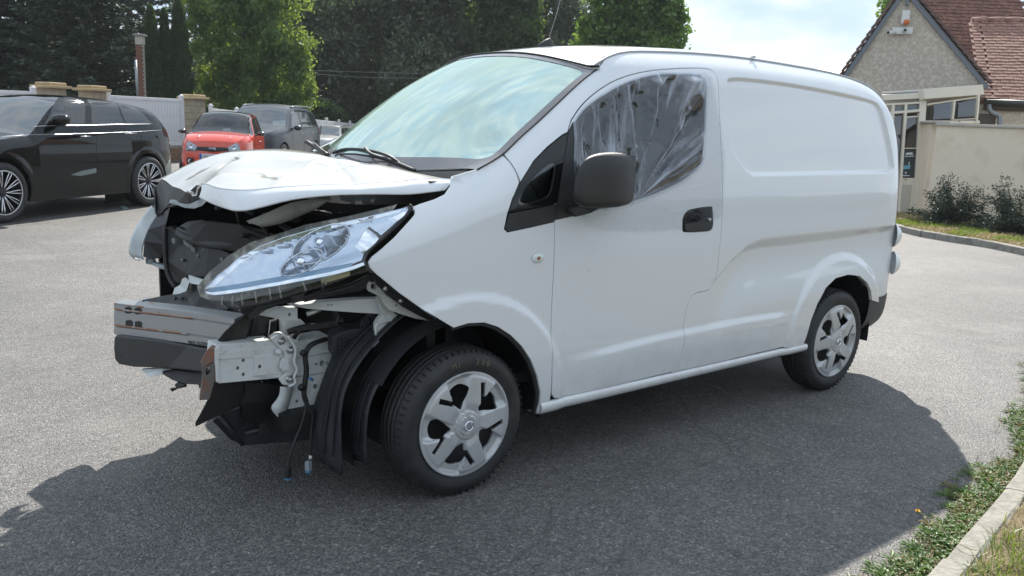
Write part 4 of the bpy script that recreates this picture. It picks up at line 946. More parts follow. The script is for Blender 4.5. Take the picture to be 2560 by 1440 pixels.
# pale moulded tyre letters
tl_m=mat('tyre_letters',(.17,.145,.10),rough=.8)
def tarc(s_,x0,ang0,dstep,rad,size):
    rad=.264
    for k,ch in enumerate(s_):
        if ch==' ': continue
        a=R(ang0-dstep*k); c=np.array([x0+rad*math.cos(a),-.868,.312+rad*math.sin(a)])
        text('tyre_letter',ch,c,(math.sin(a),0,-math.cos(a)),(math.cos(a),0,math.sin(a)),size,tl_m,wf_,extr=.001)
tarc('M1',0,105,5,.252,.032); tarc('300',0,80,6,.252,.034)
# front arch inner liner (far wall) and rear one
for x0 in (0,2.725):
    G=[[(x0+.43*math.cos(a),y,.31+.43*math.sin(a)) for a in np.linspace(R(-8),R(150 if x0==0 else 188),30)] for y in (-.83 if x0 else -.825,-.6,-.45)]
    grid('wheel_arch_liner',G,mat('liner_black',(.012,.013,.015),rough=.7),van)
    box('wheel_arch_wall',(x0+.02,-.44,.50),(.80,.02,.50),mat('liner_black'),van)
# dark floor and inner shell
box('underbody',(1.5,0,.27),(3.6,1.40,.10),mat('underbody_dark',(.02,.02,.02),rough=.9),van,bevel=.02)
mudf=onside([(1957,868),(1993,880)])
# cargo bulkhead, cabin floor
box('bulkhead',(1.55,0,1.02),(.03,1.36,1.38),dark,van,bevel=0)
box('cabin_floor',(.85,0,.42),(1.4,1.5,.04),dark,van,bevel=0)
box('front_bulkhead',(.06,0,.80),(.04,1.28,.9),dark,van,bevel=0)
# inner skin behind the shut lines
surf('door_inner',[offset(densify(doorL,.05),-.03),wl],lambda P: fside(P)+[0,.045,0],dark,van,res=.08,flange=0)
inn=mat('cabin_grey',(.10,.105,.11),rough=.7)
# dashboard
G=[]
for t,(dx,z) in enumerate([(.0,1.20),(.10,1.215),(.25,1.205),(.34,1.17),(.38,1.05),(.36,.8)]):
    G.append([(dx+.10-.14*(1-(y/.7)**2),y,z+.01*math.cos(y*6)) for y in np.linspace(-.76,.76,15)])
grid('dashboard',G,inn,van,flip=True)
def seat(y0):
    se=mesh('seat',*boxvf((.98,y0,.80),(.50,.50,.16)),mat('seat_cloth',(.07,.072,.08),rough=.9),van,False,bevel=.04)
    v,f=boxvf((0,0,0),(.14,.46,.62)); a=R(14); Rm=np.array([[math.cos(a),0,math.sin(a)],[0,1,0],[-math.sin(a),0,math.cos(a)]]); v=np.array(v)@Rm.T+[1.26,y0,1.16]
    mesh('seat_back',v,f,mat('seat_cloth'),se,False,bevel=.05)
    v,f=boxvf((1.36,y0,1.54),(.09,.26,.17)); mesh('headrest',v,f,mat('seat_cloth'),se,False,bevel=.04)
seat(-.40); seat(.42)
th2=np.linspace(0,2*math.pi,33)
tube('steering_wheel',[(.60+.09*math.sin(t)*-1,-.40+.185*math.cos(t),1.17+.165*math.sin(t)) for t in th2],.014,dark,van,seg=8)
# ---------------------------------------------------------------- clear film over the door window
film=bpy.data.materials.new('clear_film'); film.use_nodes=True; n=film.node_tree; n.nodes.clear()
o_=n.nodes.new('ShaderNodeOutputMaterial'); t_=n.nodes.new('ShaderNodeBsdfTransparent'); t_.inputs[0].default_value=(.97,.98,.99,1)
g_=n.nodes.new('ShaderNodeBsdfGlossy'); g_.inputs['Roughness'].default_value=.06; g_.inputs[0].default_value=(.95,.97,1,1)
f_=n.nodes.new('ShaderNodeFresnel'); f_.inputs[0].default_value=1.5
a_=n.nodes.new('ShaderNodeMath'); a_.operation='MULTIPLY_ADD'; a_.inputs[1].default_value=1.7; a_.inputs[2].default_value=.03; a_.use_clamp=True
x_=n.nodes.new('ShaderNodeMixShader'); n.links.new(f_.outputs[0],a_.inputs[0]); n.links.new(a_.outputs[0],x_.inputs[0]); n.links.new(t_.outputs[0],x_.inputs[1]); n.links.new(g_.outputs[0],x_.inputs[2])
tc_=n.nodes.new('ShaderNodeTexCoord'); mp_n=n.nodes.new('ShaderNodeMapping'); mp_n.inputs['Scale'].default_value=(6.0,1.0,1)
qn=n.nodes.new('ShaderNodeTexNoise'); qn.inputs['Scale'].default_value=1.7; qn.inputs['Detail'].default_value=5; qn.inputs['Distortion'].default_value=.6
mr_n=n.nodes.new('ShaderNodeMapRange'); mr_n.name='milk_sheen'; mr_n.inputs[1].default_value=.52; mr_n.inputs[2].default_value=.70; mr_n.inputs[3].default_value=.02; mr_n.inputs[4].default_value=.62  # bluish-white streaks painted in for folded film's whitening and sky sheen
df=n.nodes.new('ShaderNodeBsdfDiffuse'); df.inputs[0].default_value=(.82,.88,1,1); tl_n=n.nodes.new('ShaderNodeBsdfTranslucent'); tl_n.inputs[0].default_value=(.8,.86,.95,1); ms=n.nodes.new('ShaderNodeMixShader'); ms.inputs[0].default_value=.3
xm=n.nodes.new('ShaderNodeMixShader'); n.links.new(tc_.outputs['UV'],mp_n.inputs[0]); n.links.new(mp_n.outputs[0],qn.inputs['Vector']); n.links.new(qn.outputs[0],mr_n.inputs[0]); n.links.new(mr_n.outputs[0],xm.inputs[0]); n.links.new(x_.outputs[0],xm.inputs[1]); n.links.new(df.outputs[0],ms.inputs[1]); n.links.new(tl_n.outputs[0],ms.inputs[2]); n.links.new(ms.outputs[0],xm.inputs[2])
n.links.new(xm.outputs[0],o_.inputs[0])
FO=onside([(1437,292),(1470,255),(1530,215),(1600,190),(1650,177),(1700,183),(1760,180),(1778,190),(1786,230),(1800,300),(1813,400),(1808,480),(1803,540),(1760,560),(1700,572),(1640,577),(1560,578),(1500,573),(1460,560),(1452,540),(1440,500),(1437,400)])
p0=onside([(1592,500)])[0]; dwin=densify(winL,.03)
def ffilm(P):
    b=fside(P); x,z=P[:,0],P[:,1]
    d=segdist(dwin,P); ins=inside(dwin,P); sag=np.where(ins,sstep(0,.09,d),0)
    dx,dz=x-p0[0],z-p0[1]; ang=np.arctan2(dz,dx); rad=np.hypot(dx,dz)
    # folds fanning up and right from the lower sill, vertical pleats at the upper left
    k=ang*8+1.6*fbm(x*5,z*5)
    fan=(np.abs(np.sin(k))-.6)*np.clip(rad*.17,0,.07)*sstep(.10,.5,ang)*(1-sstep(1.25,1.7,ang))
    fan+=.010*(np.abs(np.sin(k*2.3+2))-.6)*sstep(.1,.3,rad)*(1-sstep(1.2,1.7,ang))*np.clip(rad*4,0,1)
    pl=x*28+(z*6)+2.5*fbm(x*5,z*3); lefty=sstep(1.15,1.6,ang)
    ple=(np.abs(np.sin(pl))-.6)*.018*lefty+ (fbm(x*14,z*5)-.5)*.03*lefty
    left2=np.clip(1-np.abs((x-.47)*1.0-(1.45-z)*.35)/.06,0,1)*.02
    w=np.where(ins,(fan+ple)*sstep(0,.04,d)+left2*sstep(0,.04,d),0)
    out=np.where(~ins,1,0)
    wr=(np.abs(fbm(x*9+z*6,z*14)-.5)**.6)*.010*out*sstep(0,.03,d)
    return b+np.stack([0*x,sag*.012-.0045-np.maximum(wr*0+.0,0)-w-wr*.5,0*x],1)
win_o=offset(densify(winL,.02),-.012)
def folduv(o):
    V=np.array([v.co[:] for v in o.data.vertices]); x=V[:,0]+1.25; z=V[:,2]; dx,dz=x-p0[0],z-p0[1]; ang=np.arctan2(dz,dx); left=sstep(1.1,1.9,ang)
    u=ang*(1-left)+left*(1.5-(x-p0[0])*2.2+.25*(z-1.4)); uv=np.stack([u,np.hypot(dx,dz)],1); l=o.data.uv_layers.new(name='folds'); idx=np.array([q.vertex_index for q in o.data.loops]); l.data.foreach_set('uv',uv[idx].ravel())
folduv(surf('window_film',[win_o],ffilm,film,door,res=.0085,step=.02,flange=0,h=1.5e-3))
film2=film.copy(); film2.name='clear_film_margin'
for nd in film2.node_tree.nodes:
    if nd.bl_idname=='ShaderNodeMath': nd.inputs[1].default_value=.35; nd.inputs[2].default_value=0.0
    if nd.name=='milk_sheen': nd.inputs[3].default_value=.0; nd.inputs[4].default_value=.14
    if nd.bl_idname=='ShaderNodeBsdfTransparent': nd.inputs[0].default_value=(.995,.995,1,1)
    if nd.type=='BSDF_GLOSSY': nd.inputs['Roughness'].default_value=.18
folduv(surf('film_margin',[FO,win_o],ffilm,film2,door,res=.010,step=.02,flange=0,h=1.5e-3))
# ================================================================ the smashed front
from mathutils import kdtree
def pl3(L_): return np.array([at(a,b,y=y) for a,b,y in L_])
# --- bonnet: thin plate spline through measured points, then a folded side skirt
ctrl=[ # px,py,y
 (1128,447,-.69),(1060,446,-.64),(1000,452,-.62),(904,458,-.60),(800,462,-.57),(700,468,-.52),(610,474,-.44),(545,468,-.30),(504,460,-.12),
 (1095,443,-.62),(1010,434,-.55),(900,432,-.48),(800,436,-.42),(700,440,-.34),(620,440,-.24),(555,430,-.12),
 (1040,431,-.50),(955,411,-.34),(865,398,-.18),(802,386,-.02),(740,376,.2),(689,372,.30),(630,374,.34),(572,379,.38),(513,393,.42),(466,412,.46),(401,446,.50),
 (860,415,-.28),(780,408,-.16),(700,400,-.04),(640,400,.04),(590,397,.12),(560,405,.10),(520,420,.18),(490,440,.16),
 (463,479,.10),(474,474,.04),(430,464,.30),(560,440,-.08),(740,420,-.18),(650,420,-.08)]
CT=pl3(ctrl)
extra=[(-.06,.3,1.345),(.02,.55,1.325),(.08,.69,1.31),(-.3,.66,1.29),(-.55,.62,1.245),(-.13,-.05,1.33),(-.06,-.32,1.32),(-.76,.66,1.19)]
CT=np.concatenate([CT,np.array(extra)])
def tps_fit(X,v,lam=6e-4):
    n=len(X); r=np.linalg.norm(X[:,None]-X[None],axis=2); K=np.where(r>0,r**2*np.log(r+1e-12),0)+lam*np.eye(n); Pm=np.concatenate([np.ones((n,1)),X],1)
    A=np.zeros((n+3,n+3)); A[:n,:n]=K; A[:n,n:]=Pm; A[n:,:n]=Pm.T; s=np.linalg.solve(A,np.concatenate([v,np.zeros(3)])); return X,s
def tps(f,Q):
    X,s=f; r=np.linalg.norm(Q[:,None]-X[None],axis=2); return np.where(r>0,r**2*np.log(r+1e-12),0)@s[:len(X)]+s[len(X)]+Q@s[len(X)+1:]
HF=tps_fit(CT[:,:2],CT[:,2])
va=at(490,461,y=.02)[:2]; vb=at(584,397,y=.16)[:2]
vb2=va+(vb-va)*1.15
def fold(Q,a,b,w,d):
    v=b-a; L_=np.linalg.norm(v); t=((Q-a)@v)/L_**2; n=np.array([-v[1],v[0]])/L_; s=(Q-a)@n
    return -d*np.exp(-np.abs(s)/w)*sstep(-.25,.05,t)*(1-sstep(.6,1.1,t))
r1a,r1b=at(748,440,y=-.36)[:2],at(870,415,y=-.28)[:2]
r2a,r2b=at(700,462,y=-.44)[:2],at(800,402,y=-.10)[:2]; r3a,r3b=at(880,452,y=-.55)[:2],at(830,400,y=-.12)[:2]
def fhood(P):
    z=tps(HF,P); z=z+fold(P,va,vb2,.018,.048)-fold(P,r2a,r2b,.03,.016)+fold(P,r3a,r3b,.02,.012)
    z=z-.008*np.exp(-(((P[:,0]+.50)/.10)**2+((P[:,1]+.22)/.12)**2))+.010*np.exp(-np.abs((P[:,0]+.36)+.5*(P[:,1]+.15))/.03)*np.exp(-((P[:,1]+.22)/.14)**2)
    z=z+.005*(fbm(P[:,0]*5+9,P[:,1]*5,2)-.5)
    return np.stack([P[:,0],P[:,1],z],1)
crease=pl3([(504,460,-.12),(545,468,-.30),(610,474,-.44),(700,468,-.52),(800,462,-.57),(904,458,-.60),(1000,452,-.62),(1060,446,-.64),(1128,447,-.69)])
edgeL=pl3([(497,494,-.13),(552,518,-.34),(611,527,-.50),(728,500,-.585),(826,489,-.63),(923,486,-.655),(1021,486,-.67),(1080,480,-.70),(1112,476,-.715)])
ZC=tps(HF,crease[:,:2])
cr2_=crease.copy(); 
crs=catmull(cr2_,5); crs[:,2]=fhood(crs[:,:2])[:,2]; eds=catmull(edgeL,5)
frontR=[tuple(at(a,b,y=y)[:2]) for a,b,y in ((490,461,.0),(474,475,.05),(463,480,.10),(430,465,.30),(400,447,.50))]
rear=[(.085,.69),(.03,.60),(-.04,.35)]+[tuple(at(a,b,y=y)[:2]) for a,b,y in ((780,379,.08),(865,397,-.18),(955,410,-.34),(1040,430,-.50),(1090,439,-.60))]
outl=[tuple(v[:2]) for v in crs]+rear[::-1]+[(-.3,.70),(-.6,.665),(-.76,.60)]+frontR[::-1]
outl=[tuple(v[:2]) for v in crs[:-1]]+[tuple(crs[-1][:2])]+rear[::-1]+[(-.3,.70),(-.6,.665),(-.775,.58)]+frontR[::-1]
def orient(o): return np.array(o)
hood=surf('bonnet',[orient(outl)],fhood,sun_dimmed_paint,van,res=.010,step=.012,flange=.010,back=True,edge_r=.001)
rows=[crs+[0,.03,-.012],crs+[0,.012,-.002]]
for t in (0,.12,.3,.55,.8,.93,1.0):
    b=crs*(1-t)+eds*t; rows.append(b+np.array([-.0,-.012,.004])*math.sin(math.pi*t)*1.2)
rows.append(eds+[.012,.02,-.004]); rows.append(eds+[.03,.05,.012])
grid('bonnet_skirt',rows,paint,hood,flip=True)
tube('bonnet_crease',crs-[0,0,.001],.0035,paint,hood,seg=6)
# cracked paint along the fold
vf=[]
rs_=np.random.RandomState(3)
for k in range(26):
    t=k/25; q=va+(vb2-va)*(.25+.7*t)+rs_.uniform(-.010,.010,2); z=fhood(q[None])[0]
    a=rs_.uniform(.004,.011); v=[z+[rs_.uniform(-a,a)*1.4,rs_.uniform(-a,a)*1.6,.0035] for _ in range(4)]
    c=np.mean(v,0); v=sorted(v,key=lambda p: math.atan2(p[1]-c[1],p[0]-c[0])); vf.append((v+[p-[0,0,.003] for p in v],[(0,1,2,3),(4,7,6,5)]))
V,F=join(vf); mesh('paint_flakes',V,F,mat('bare_grey',(.22,.23,.26),rough=.5),hood,False,kind='stuff')
# underside frame of the bonnet
us=mat('bonnet_inner',(.46,.46,.42),rough=.55,bump=.1,bscale=30,col2=(.25,.24,.2),c2lo=.5,c2hi=.75,c2scale=8)
nt0=[(615,553,-.30),(660,535,-.33),(724,508,-.42),(780,498,-.46),(826,498,-.50),(787,524,-.46),(724,551,-.38),(690,562,-.34),(654,568,-.30)]
P=pl3(nt0); G=[P[[0,1,2,3,4]],(P[[0,1,2,3,4]]*.6+P[[8,7,6,5,4]]*.4)+[0,-.02,-.0],P[[8,7,6,5,4]],P[[8,7,6,5,4]]+[.05,.12,.03]]
grid('bonnet_stiffener',np.array([catmull(g,4) for g in G]),us,hood,flip=False)
tube('bonnet_stiffener_rib',catmull(pl3([(622,556,-.29),(680,548,-.34),(740,525,-.40),(800,503,-.46)]),4),.006,us,hood,seg=6)
# dark torn lip under the front right corner
lip=[(402,449,.48),(430,466,.30),(463,482,.10),(474,477,.06),(490,463,.02),(500,462,.0),(499,485,.0),(497,497,.0),(470,508,.08),(440,514,.22),(415,520,.34),(400,533,.44),(391,530,.47),(388,500,.50),(388,470,.50)]
pplate('bonnet_front_lip',lip,(.02,.01,.0),mat('torn_black',(.009,.010,.011),rough=.42,bump=.4,bscale=25),hood)
tube('torn_edge',catmull(pl3([(388,468,.50),(390,530,.47),(402,533,.44),(424,510,.3),(455,500,.2),(497,496,.02)]),4),.005,mat('torn_black'),hood,seg=6)
pplate('latch_strip',[(422,507,.28),(452,498,.18),(500,496,0),(520,500,-.1),(505,515,-.05),(485,522,.02),(462,520,.1),(440,512,.2)],(.01,.02,.01),mat('galvanised',(.22,.24,.24),rough=.4,metal=.5,var=.3,vscale=30),van)
# --- headlamps
def lampsurf(off):
    def f(P):
        x,z=P[:,0],P[:,1]; w=Wplain(x,z)+.012
        return np.stack([x,-w+off,z],1)
    return f
HL=[(508,722),(516,711),(545,685),(592,646),(650,611),(709,590),(787,567),(850,554),(904,543),(960,530),(1002,520),(1023,513),(1029,523),(1000,556),(963,590),(935,615),(918,634),(912,652),(918,668),(925,676),(905,683),(888,686),(850,702),(810,716),(728,737),(660,756),(610,768),(584,770),(552,767),(525,757),(511,741)]
Wl=lambda x,z: Wplain(x,z)+.012
hl=onside(HL,Wl)
lens_c=glassmat('headlamp_lens',(.93,.95,.96),extra=.05,ior=1.45)
lens=surf('headlamp',[hl],lampsurf(0),lens_c,van,res=.022,step=.02,flange=.0)
# clear lower part: lens side wall
refl=mat('reflector',(.66,.73,.84),rough=.13,metal=.85)
HB=[(513,722),(547,688),(594,649),(651,614),(710,593),(788,570),(905,546),(1002,523),(1022,518),(996,553),(958,586),(930,612),(912,634),(906,652),(880,660),(818,672),(740,686),(650,702),(580,714),(530,723)]
hb=onside(HB,Wl)
bc=[((806,610),.115,.044,.034),((757,657),.08,.028,.024)]
bowls=[(onside([c_],Wl)[0],a_,b_,d_) for c_,a_,b_,d_ in bc]
def lampin(P):
    b=lampsurf(.007)(P); x,z=P[:,0],P[:,1]; dep=0*x
    for c_,a_,b_,d_ in bowls:
        # tilt bowls along the lamp
        th=.50; u=(x-c_[0])*math.cos(th)+(z-c_[1])*math.sin(th); v=-(x-c_[0])*math.sin(th)+(z-c_[1])*math.cos(th)
        q=(u/a_)**2+(v/b_)**2; dep=np.maximum(dep,d_*np.clip(1-q,0,1)**.85)
    return b+np.stack([dep*.3,dep,0*dep],1)
surf('reflector',[hb],lampin,refl,lens,res=.009,step=.012,flange=0,h=1e-3)
for c_,a_,b_,d_ in bowls[:2]:
    th=.50; k=np.linspace(0,2*math.pi,40)
    Q=np.stack([c_[0]+a_*1.0*np.cos(k)*math.cos(th)-b_*np.sin(k)*math.sin(th),c_[1]+a_*np.cos(k)*math.sin(th)+b_*np.sin(k)*math.cos(th)],1)
    tube('reflector_ring',lampsurf(.005)(Q),.003,chrome,lens,seg=6,cap=False)
    cc=lampsurf(.007+d_*.55)(np.array([c_]))[0]
    lathe('bulb_cap',[(.0,-.02),(.014,-.018),(.018,0),(.018,.02)],cc,(.2,1,0),chrome,lens,seg=18)
# blue band along the lower edge and the bright wing at the top
blue=mat('blue_band',(.24,.38,.54),rough=.15,metal=.6)
surf('blue_band',[onside([(521,722),(580,713),(650,701),(740,685),(818,671),(880,659),(884,665),(820,681),(740,696),(650,712),(580,724),(530,730),(519,728)],Wl)],lampsurf(.004),blue,lens,res=.03,flange=.004)
surf('lamp_bezel',[onside([(514,729),(530,731),(580,725),(650,713),(740,697),(820,682),(884,666),(912,655),(914,662),(886,674),(820,690),(740,705),(650,721),(580,733),(535,738),(516,734)],Wl)],lampsurf(.003),chrome,lens,res=.03,flange=.006)
surf('lamp_wing',[catmull(onside([(868,664),(905,653),(911,634),(930,611),(962,582),(1000,545),(1020,521),(985,541),(950,556),(920,570),(905,585),(892,612),(876,640)],Wl),2,True)],lambda P: lampsurf(.004)(P)+np.stack([0*P[:,0],.012*np.sin((P[:,0]+P[:,1])*26),0*P[:,0]],1),chrome,lens,res=.02,flange=.012)
surf('lamp_inner_rail',[onside([(520,719),(550,690),(596,651),(651,617),(710,595),(789,572),(904,547),(1004,524),(1002,530),(905,555),(790,580),(712,603),(655,625),(602,658),(560,695),(536,718)],Wl)],lampsurf(.004),chrome,lens,res=.03,flange=.008)
surf('lamp_back',[onside([(512,726),(545,687),(592,648),(650,613),(787,569),(904,545),(1022,516),(960,592),(918,640),(920,672),(888,685),(810,714),(728,735),(610,765),(552,764),(520,752)],Wl)],lampsurf(.085),mat('lamp_housing_grey',(.10,.10,.09),rough=.4,col2=(.30,.29,.25),c2lo=.5,c2hi=.6,c2scale=14),lens,res=.03,flange=0)
# ribs moulded in the clear lower edge
for (a,b,c_,d_) in ((560,742,556,762),(584,740,584,766),(606,738,610,764),(640,728,644,758),(676,722,680,750),(700,716,706,746),(760,706,768,728),(812,694,818,712)):
    q=onside([(a,b),(c_,d_)],Wl); tube('lens_rib',lampsurf(.010)(q),.0035,mat('clear_rib',(.45,.45,.42),rough=.15,coat=1),lens,seg=6)
surf('amber_block',[onside([(812,694),(870,678),(884,680),(884,692),(850,702),(814,712)],Wl)],lampsurf(.03),mat('amber_pale',(.55,.50,.28),rough=.2),lens,res=.03,flange=.01)
tube('lamp_seal',lampsurf(.006)(catmull(onside([(1025,513),(1031,521),(1001,556),(964,591),(937,615),(920,634),(913,652),(919,668),(932,684)],Wl),3)),.006,seal,van,seg=6)
# black carriers under the lamp
for L_ in ([(599,777,-.60),(596,760,-.58),(650,760,-.60),(652,742,-.6),(700,735,-.62),(760,722,-.64),(764,745,-.64),(760,752,-.64),(700,762,-.62),(655,778,-.6),(625,800,-.58),(618,790,-.58),(605,786,-.58)],
           [(726,740,-.66),(756,734,-.66),(764,720,-.66),(758,752,-.66),(730,760,-.66)],
           [(752,744,-.64),(860,716,-.70),(915,690,-.72),(925,672,-.74),(940,686,-.74),(932,712,-.72),(900,728,-.70),(840,738,-.68),(760,756,-.64)]):
    pplate('lamp_carrier',L_,(.05,.05,0),black_pl,van,bevel=.003)
tube('lamp_carrier_rim',catmull(pl3([(655,768,-.61),(760,742,-.65),(830,730,-.69),(890,712,-.72),(925,690,-.745)]),4),.006,black_pl,van,seg=6)
# far headlamp, seen from its inner end
hr=[(388,513),(370,533),(352,560),(339,583),(331,608),(328,632),(334,643),(353,650),(372,643),(356,640),(352,628),(356,604),(366,578),(380,553),(400,530),(399,518)]
yl=.66
G=[]
oc=pl3([(388,513,.70),(370,533,.70),(352,560,.69),(339,583,.68),(331,608,.665),(328,630,.65),(334,645,.64),(350,650,.63)])
ic=pl3([(401,528,.62),(388,545,.62),(374,567,.61),(363,590,.60),(356,612,.59),(353,630,.585),(354,641,.58),(358,648,.58)])
oc=catmull(oc,4);ic=catmull(ic,4)
for t in (0,.15,.4,.7,1): G.append(oc*(1-t)+ic*t+np.array([-.03,0,.01])*math.sin(math.pi*t))
far_l=grid('headlamp',G,mat('lens_pale',(.40,.43,.43),rough=.12,coat=1,var=.45,vscale=9),van,flip=False)
tube('lamp_edge',ic,.006,mat('lens_pale'),far_l,seg=6); tube('lamp_edge',oc,.005,chrome,far_l,seg=6)
pplate('lamp_housing',[(402,527,.60),(386,550,.60),(370,575,.59),(360,605,.58),(357,642,.57),(380,648,.55),(404,644,.52),(412,610,.50),(415,560,.50),(425,520,.5),(412,516,.55)],(.08,.03,0),mat('housing_black',(.012,.013,.015),rough=.35,bump=.2,bscale=20),far_l)
pplate('lamp_bracket',[(363,645,.55),(380,648,.55),(384,657,.5),(414,664,.45),(418,676,.42),(400,672,.45),(378,662,.5),(364,660,.55)],(.02,.02,0),mat('galvanised'),van)
# --- engine bay
bay=mat('bay_black',(.005,.0055,.006),rough=.55,var=.3,vscale=8)
box('engine_bay',(-.30,0,.34),(.70,1.10,.06),bay,van,bevel=0)
box('firewall',(-.06,0,.86),(.04,1.36,.86),bay,van,bevel=0)
box('inner_wing',(-.26,-.50,.94),(.40,.02,.24),bay,van,bevel=0)
box('inner_wing',(-.42,.60,.80),(.70,.02,.72),bay,van,bevel=0)
# motor cover and hoses
pplate('motor_cover',[(450,581,.30),(475,560,.22),(520,550,.1),(600,560,-.1),(680,590,-.22),(700,620,-.25),(660,640,-.22),(560,625,0),(480,604,.18)],(.15,.1,-.05),bay,van,bevel=.01)
tube('air_duct',catmull(pl3([(448,583,.33),(470,596,.24),(510,607,.14),(550,612,.04),(600,610,-.06),(660,600,-.16)]),5),.020,mat('duct_grey',(.028,.030,.033),rough=.5),van,seg=10)
tube('air_duct_rim',catmull(pl3([(446,572,.34),(470,583,.24),(515,595,.14),(560,600,.02),(610,598,-.08)]),5),.010,mat('duct_grey'),van,seg=8)
pplate('duct_lid',[(445,566,.36),(470,552,.28),(505,548,.18),(535,560,.10),(520,578,.10),(480,580,.22)],(.05,.05,-.03),mat('duct_grey'),van,bevel=.006)
for a,b,c_ in (((590,520,-.12),(600,560,-.12),.008),((655,560,-.2),(676,600,-.22),.01),((545,505,0),(600,535,-.1),.006),((700,560,-.3),(760,600,-.34),.012)):
    tube('hose',[at(a[0],a[1],y=a[2]),at(b[0],b[1],y=b[2])],c_,bay,van,seg=8)
for k in range(9):
    a=rs_.uniform(500,800); b=rs_.uniform(520,640); tube('pipe',catmull([at(a,b,y=-.2),at(a+rs_.uniform(20,60),b+rs_.uniform(-20,20),y=-.15),at(a+rs_.uniform(60,120),b+rs_.uniform(-10,30),y=-.25)],4),rs_.uniform(.004,.012),mat('duct_grey'),van,seg=6)
# bent black support panel with bright chips
sup=pplate('support_panel',[(412,570,.40),(424,566,.38),(435,572,.36),(470,590,.28),(521,610,.12),(576,634,.0),(573,664,-.02),(545,690,.04),(537,700,.06),(513,695,.10),(470,688,.22),(451,707,.30),(439,718,.34),(428,706,.36),(420,690,.38),(414,650,.40)],(.03,.02,0),mat('torn_black'),van)
for L_ in ([(429,596),(433,594),(438,600),(436,610),(430,607)],[(457,601),(468,604),(482,615),(490,618),(486,622),(470,618),(460,610)],[(475,616),(486,620),(490,628),(480,630)],[(504,622),(513,624),(512,628)],[(548,645),(556,643),(560,650),(553,656)],[(510,651),(517,655),(516,659)]):
    c_=np.mean(L_,0); yy=np.interp(c_[0],[412,576],[.395,-.005])
    pplate('paint_chip',[(a,b,yy+.004-.02) for a,b in L_],(.006,.004,0),mat('chip_white',(.42,.46,.44),rough=.4),sup,bevel=0)
for px,py in ((525,676),(537,677),(495,640),(455,650)):
    yy=np.interp(px,[412,576],[.395,-.005])-.02; lathe('bolt',[(0,-.004),(.006,-.004),(.007,.006)],at(px,py,y=yy),(1,.6,0),mat('galvanised'),sup,seg=10)
tube('support_rim',catmull(pl3([(412,570,.395),(414,650,.395),(422,692,.37),(439,718,.33)]),4),.010,black_pl,sup,seg=6)
pplate('torn_plastic',[(470,688,.16),(520,704,.02),(515,716,.02),(474,708,.14)],(.01,.01,0),mat('plastic_white',(.60,.64,.64),rough=.4),van)
pplate('torn_plastic',[(455,697,.20),(462,694,.18),(474,704,.14),(466,728,.16),(448,735,.2),(431,737,.24),(436,720,.24),(450,712,.22)],(.01,.01,0),mat('plastic_white'),van)
# top tray over the beam
tray=pplate('grille_tray',[(357,750,.46),(400,741,.36),(459,731,.24),(474,711,.2),(480,706,.18),(513,719,.08),(545,745,.02),(572,772,-.12),(540,778,-.05),(482,776,.08),(400,772,.3),(372,764,.4)],(.03,.03,-.004),mat('tray_black',(.018,.019,.021),rough=.45,bump=.15,bscale=30),van)
for k in range(8):
    t=k/7; a=(440+110*t,744+10*t); yy=.27-.27*t; P=[at(a[0]-10,a[1]+22,y=yy),at(a[0],a[1],y=yy-.02)+[0,0,.004]]; tube('tray_rib',P,.004,black_pl,tray,seg=5)
tube('tray_rim',catmull(pl3([(358,752,.45),(378,766,.38),(440,772,.2),(500,776,.04),(570,776,-.12)]),4),.007,black_pl,tray,seg=6)
pplate('tray_end',[(354,752,.47),(366,745,.46),(380,752,.42),(372,768,.42),(360,762,.45)],(.01,.02,0),mat('plastic_white'),tray)
# --- bumper beam, a pressed channel bent back at its near end
beam_l=[(287,757),(586,800)]
def bpx(px,t): # t 0 top..1 bottom
    top=np.interp(px,[287,340,450,586],[757,764,776,797]); bot=np.interp(px,[287,340,450,540,586],[836,842,856,869,876]); return top+(bot-top)*t
cols=[287,300,320,345,375,410,450,490,530,560,588]
yb=lambda px: np.interp(px,[287,588],[.60,-.38])
prof=[(0.0,.045),(0.0,.01),(.03,0),(.15,0),(.18,.006),(.22,.006),(.25,0),(.66,0),(.69,.006),(.74,.006),(.77,0),(.97,0),(1,.01),(1,.04)]
G=[]
for t,dp in prof:
    G.append([at(px,bpx(px,t),y=yb(px))+np.array([dp,0,0])+np.array([0,0,.012 if (t==0 and dp>.02) else 0]) for px in cols])
beam=grid('bumper_beam',G,beam_m,van,thick=.004,smooth=False)
rustm=mat('rust_thin',(.33,.16,.09),rough=.75,col2=(.36,.37,.37),c2lo=.5,c2hi=.58,c2scale=12)
for t,x1 in ((.175,480),(.69,470),(.0,360)):
    G=[[at(px,bpx(px,t+dt),y=yb(px))+np.array([-.003,-.002,.002]) for px in np.linspace(288,x1,9)] for dt in (0,.05)]
    grid('rust_streak',G,rustm,beam,thick=.002)
for (a,b) in ((323,775),(347,777),(325,808),(348,811)):
    L_=[(a-9,b-7),(a+2,b-9),(a+9,b-5),(a+9,b+7),(a-2,b+9),(a-9,b+6)]
    plate('beam_hole',[at(p,q,y=yb(p))-[.0045,.002,0] for p,q in L_],(.001,0,0),bay,beam,bevel=0)
tx=at(505,859,y=yb(505)); rdir=at(530,862,y=yb(530))-tx
text('stamp','M0R36  05D20/MK6020',tx-[.006,.002,0],rdir,(0,0,1),.022,mat('stamp_ink',(.05,.05,.05),rough=.8),beam,extr=.0003)
text('stamp','10  M03',at(380,848,y=yb(380))-[.006,.002,0],at(400,851,y=yb(400))-at(380,848,y=yb(380)),(0,0,1),.016,mat('stamp_ink'),beam,extr=.0003)
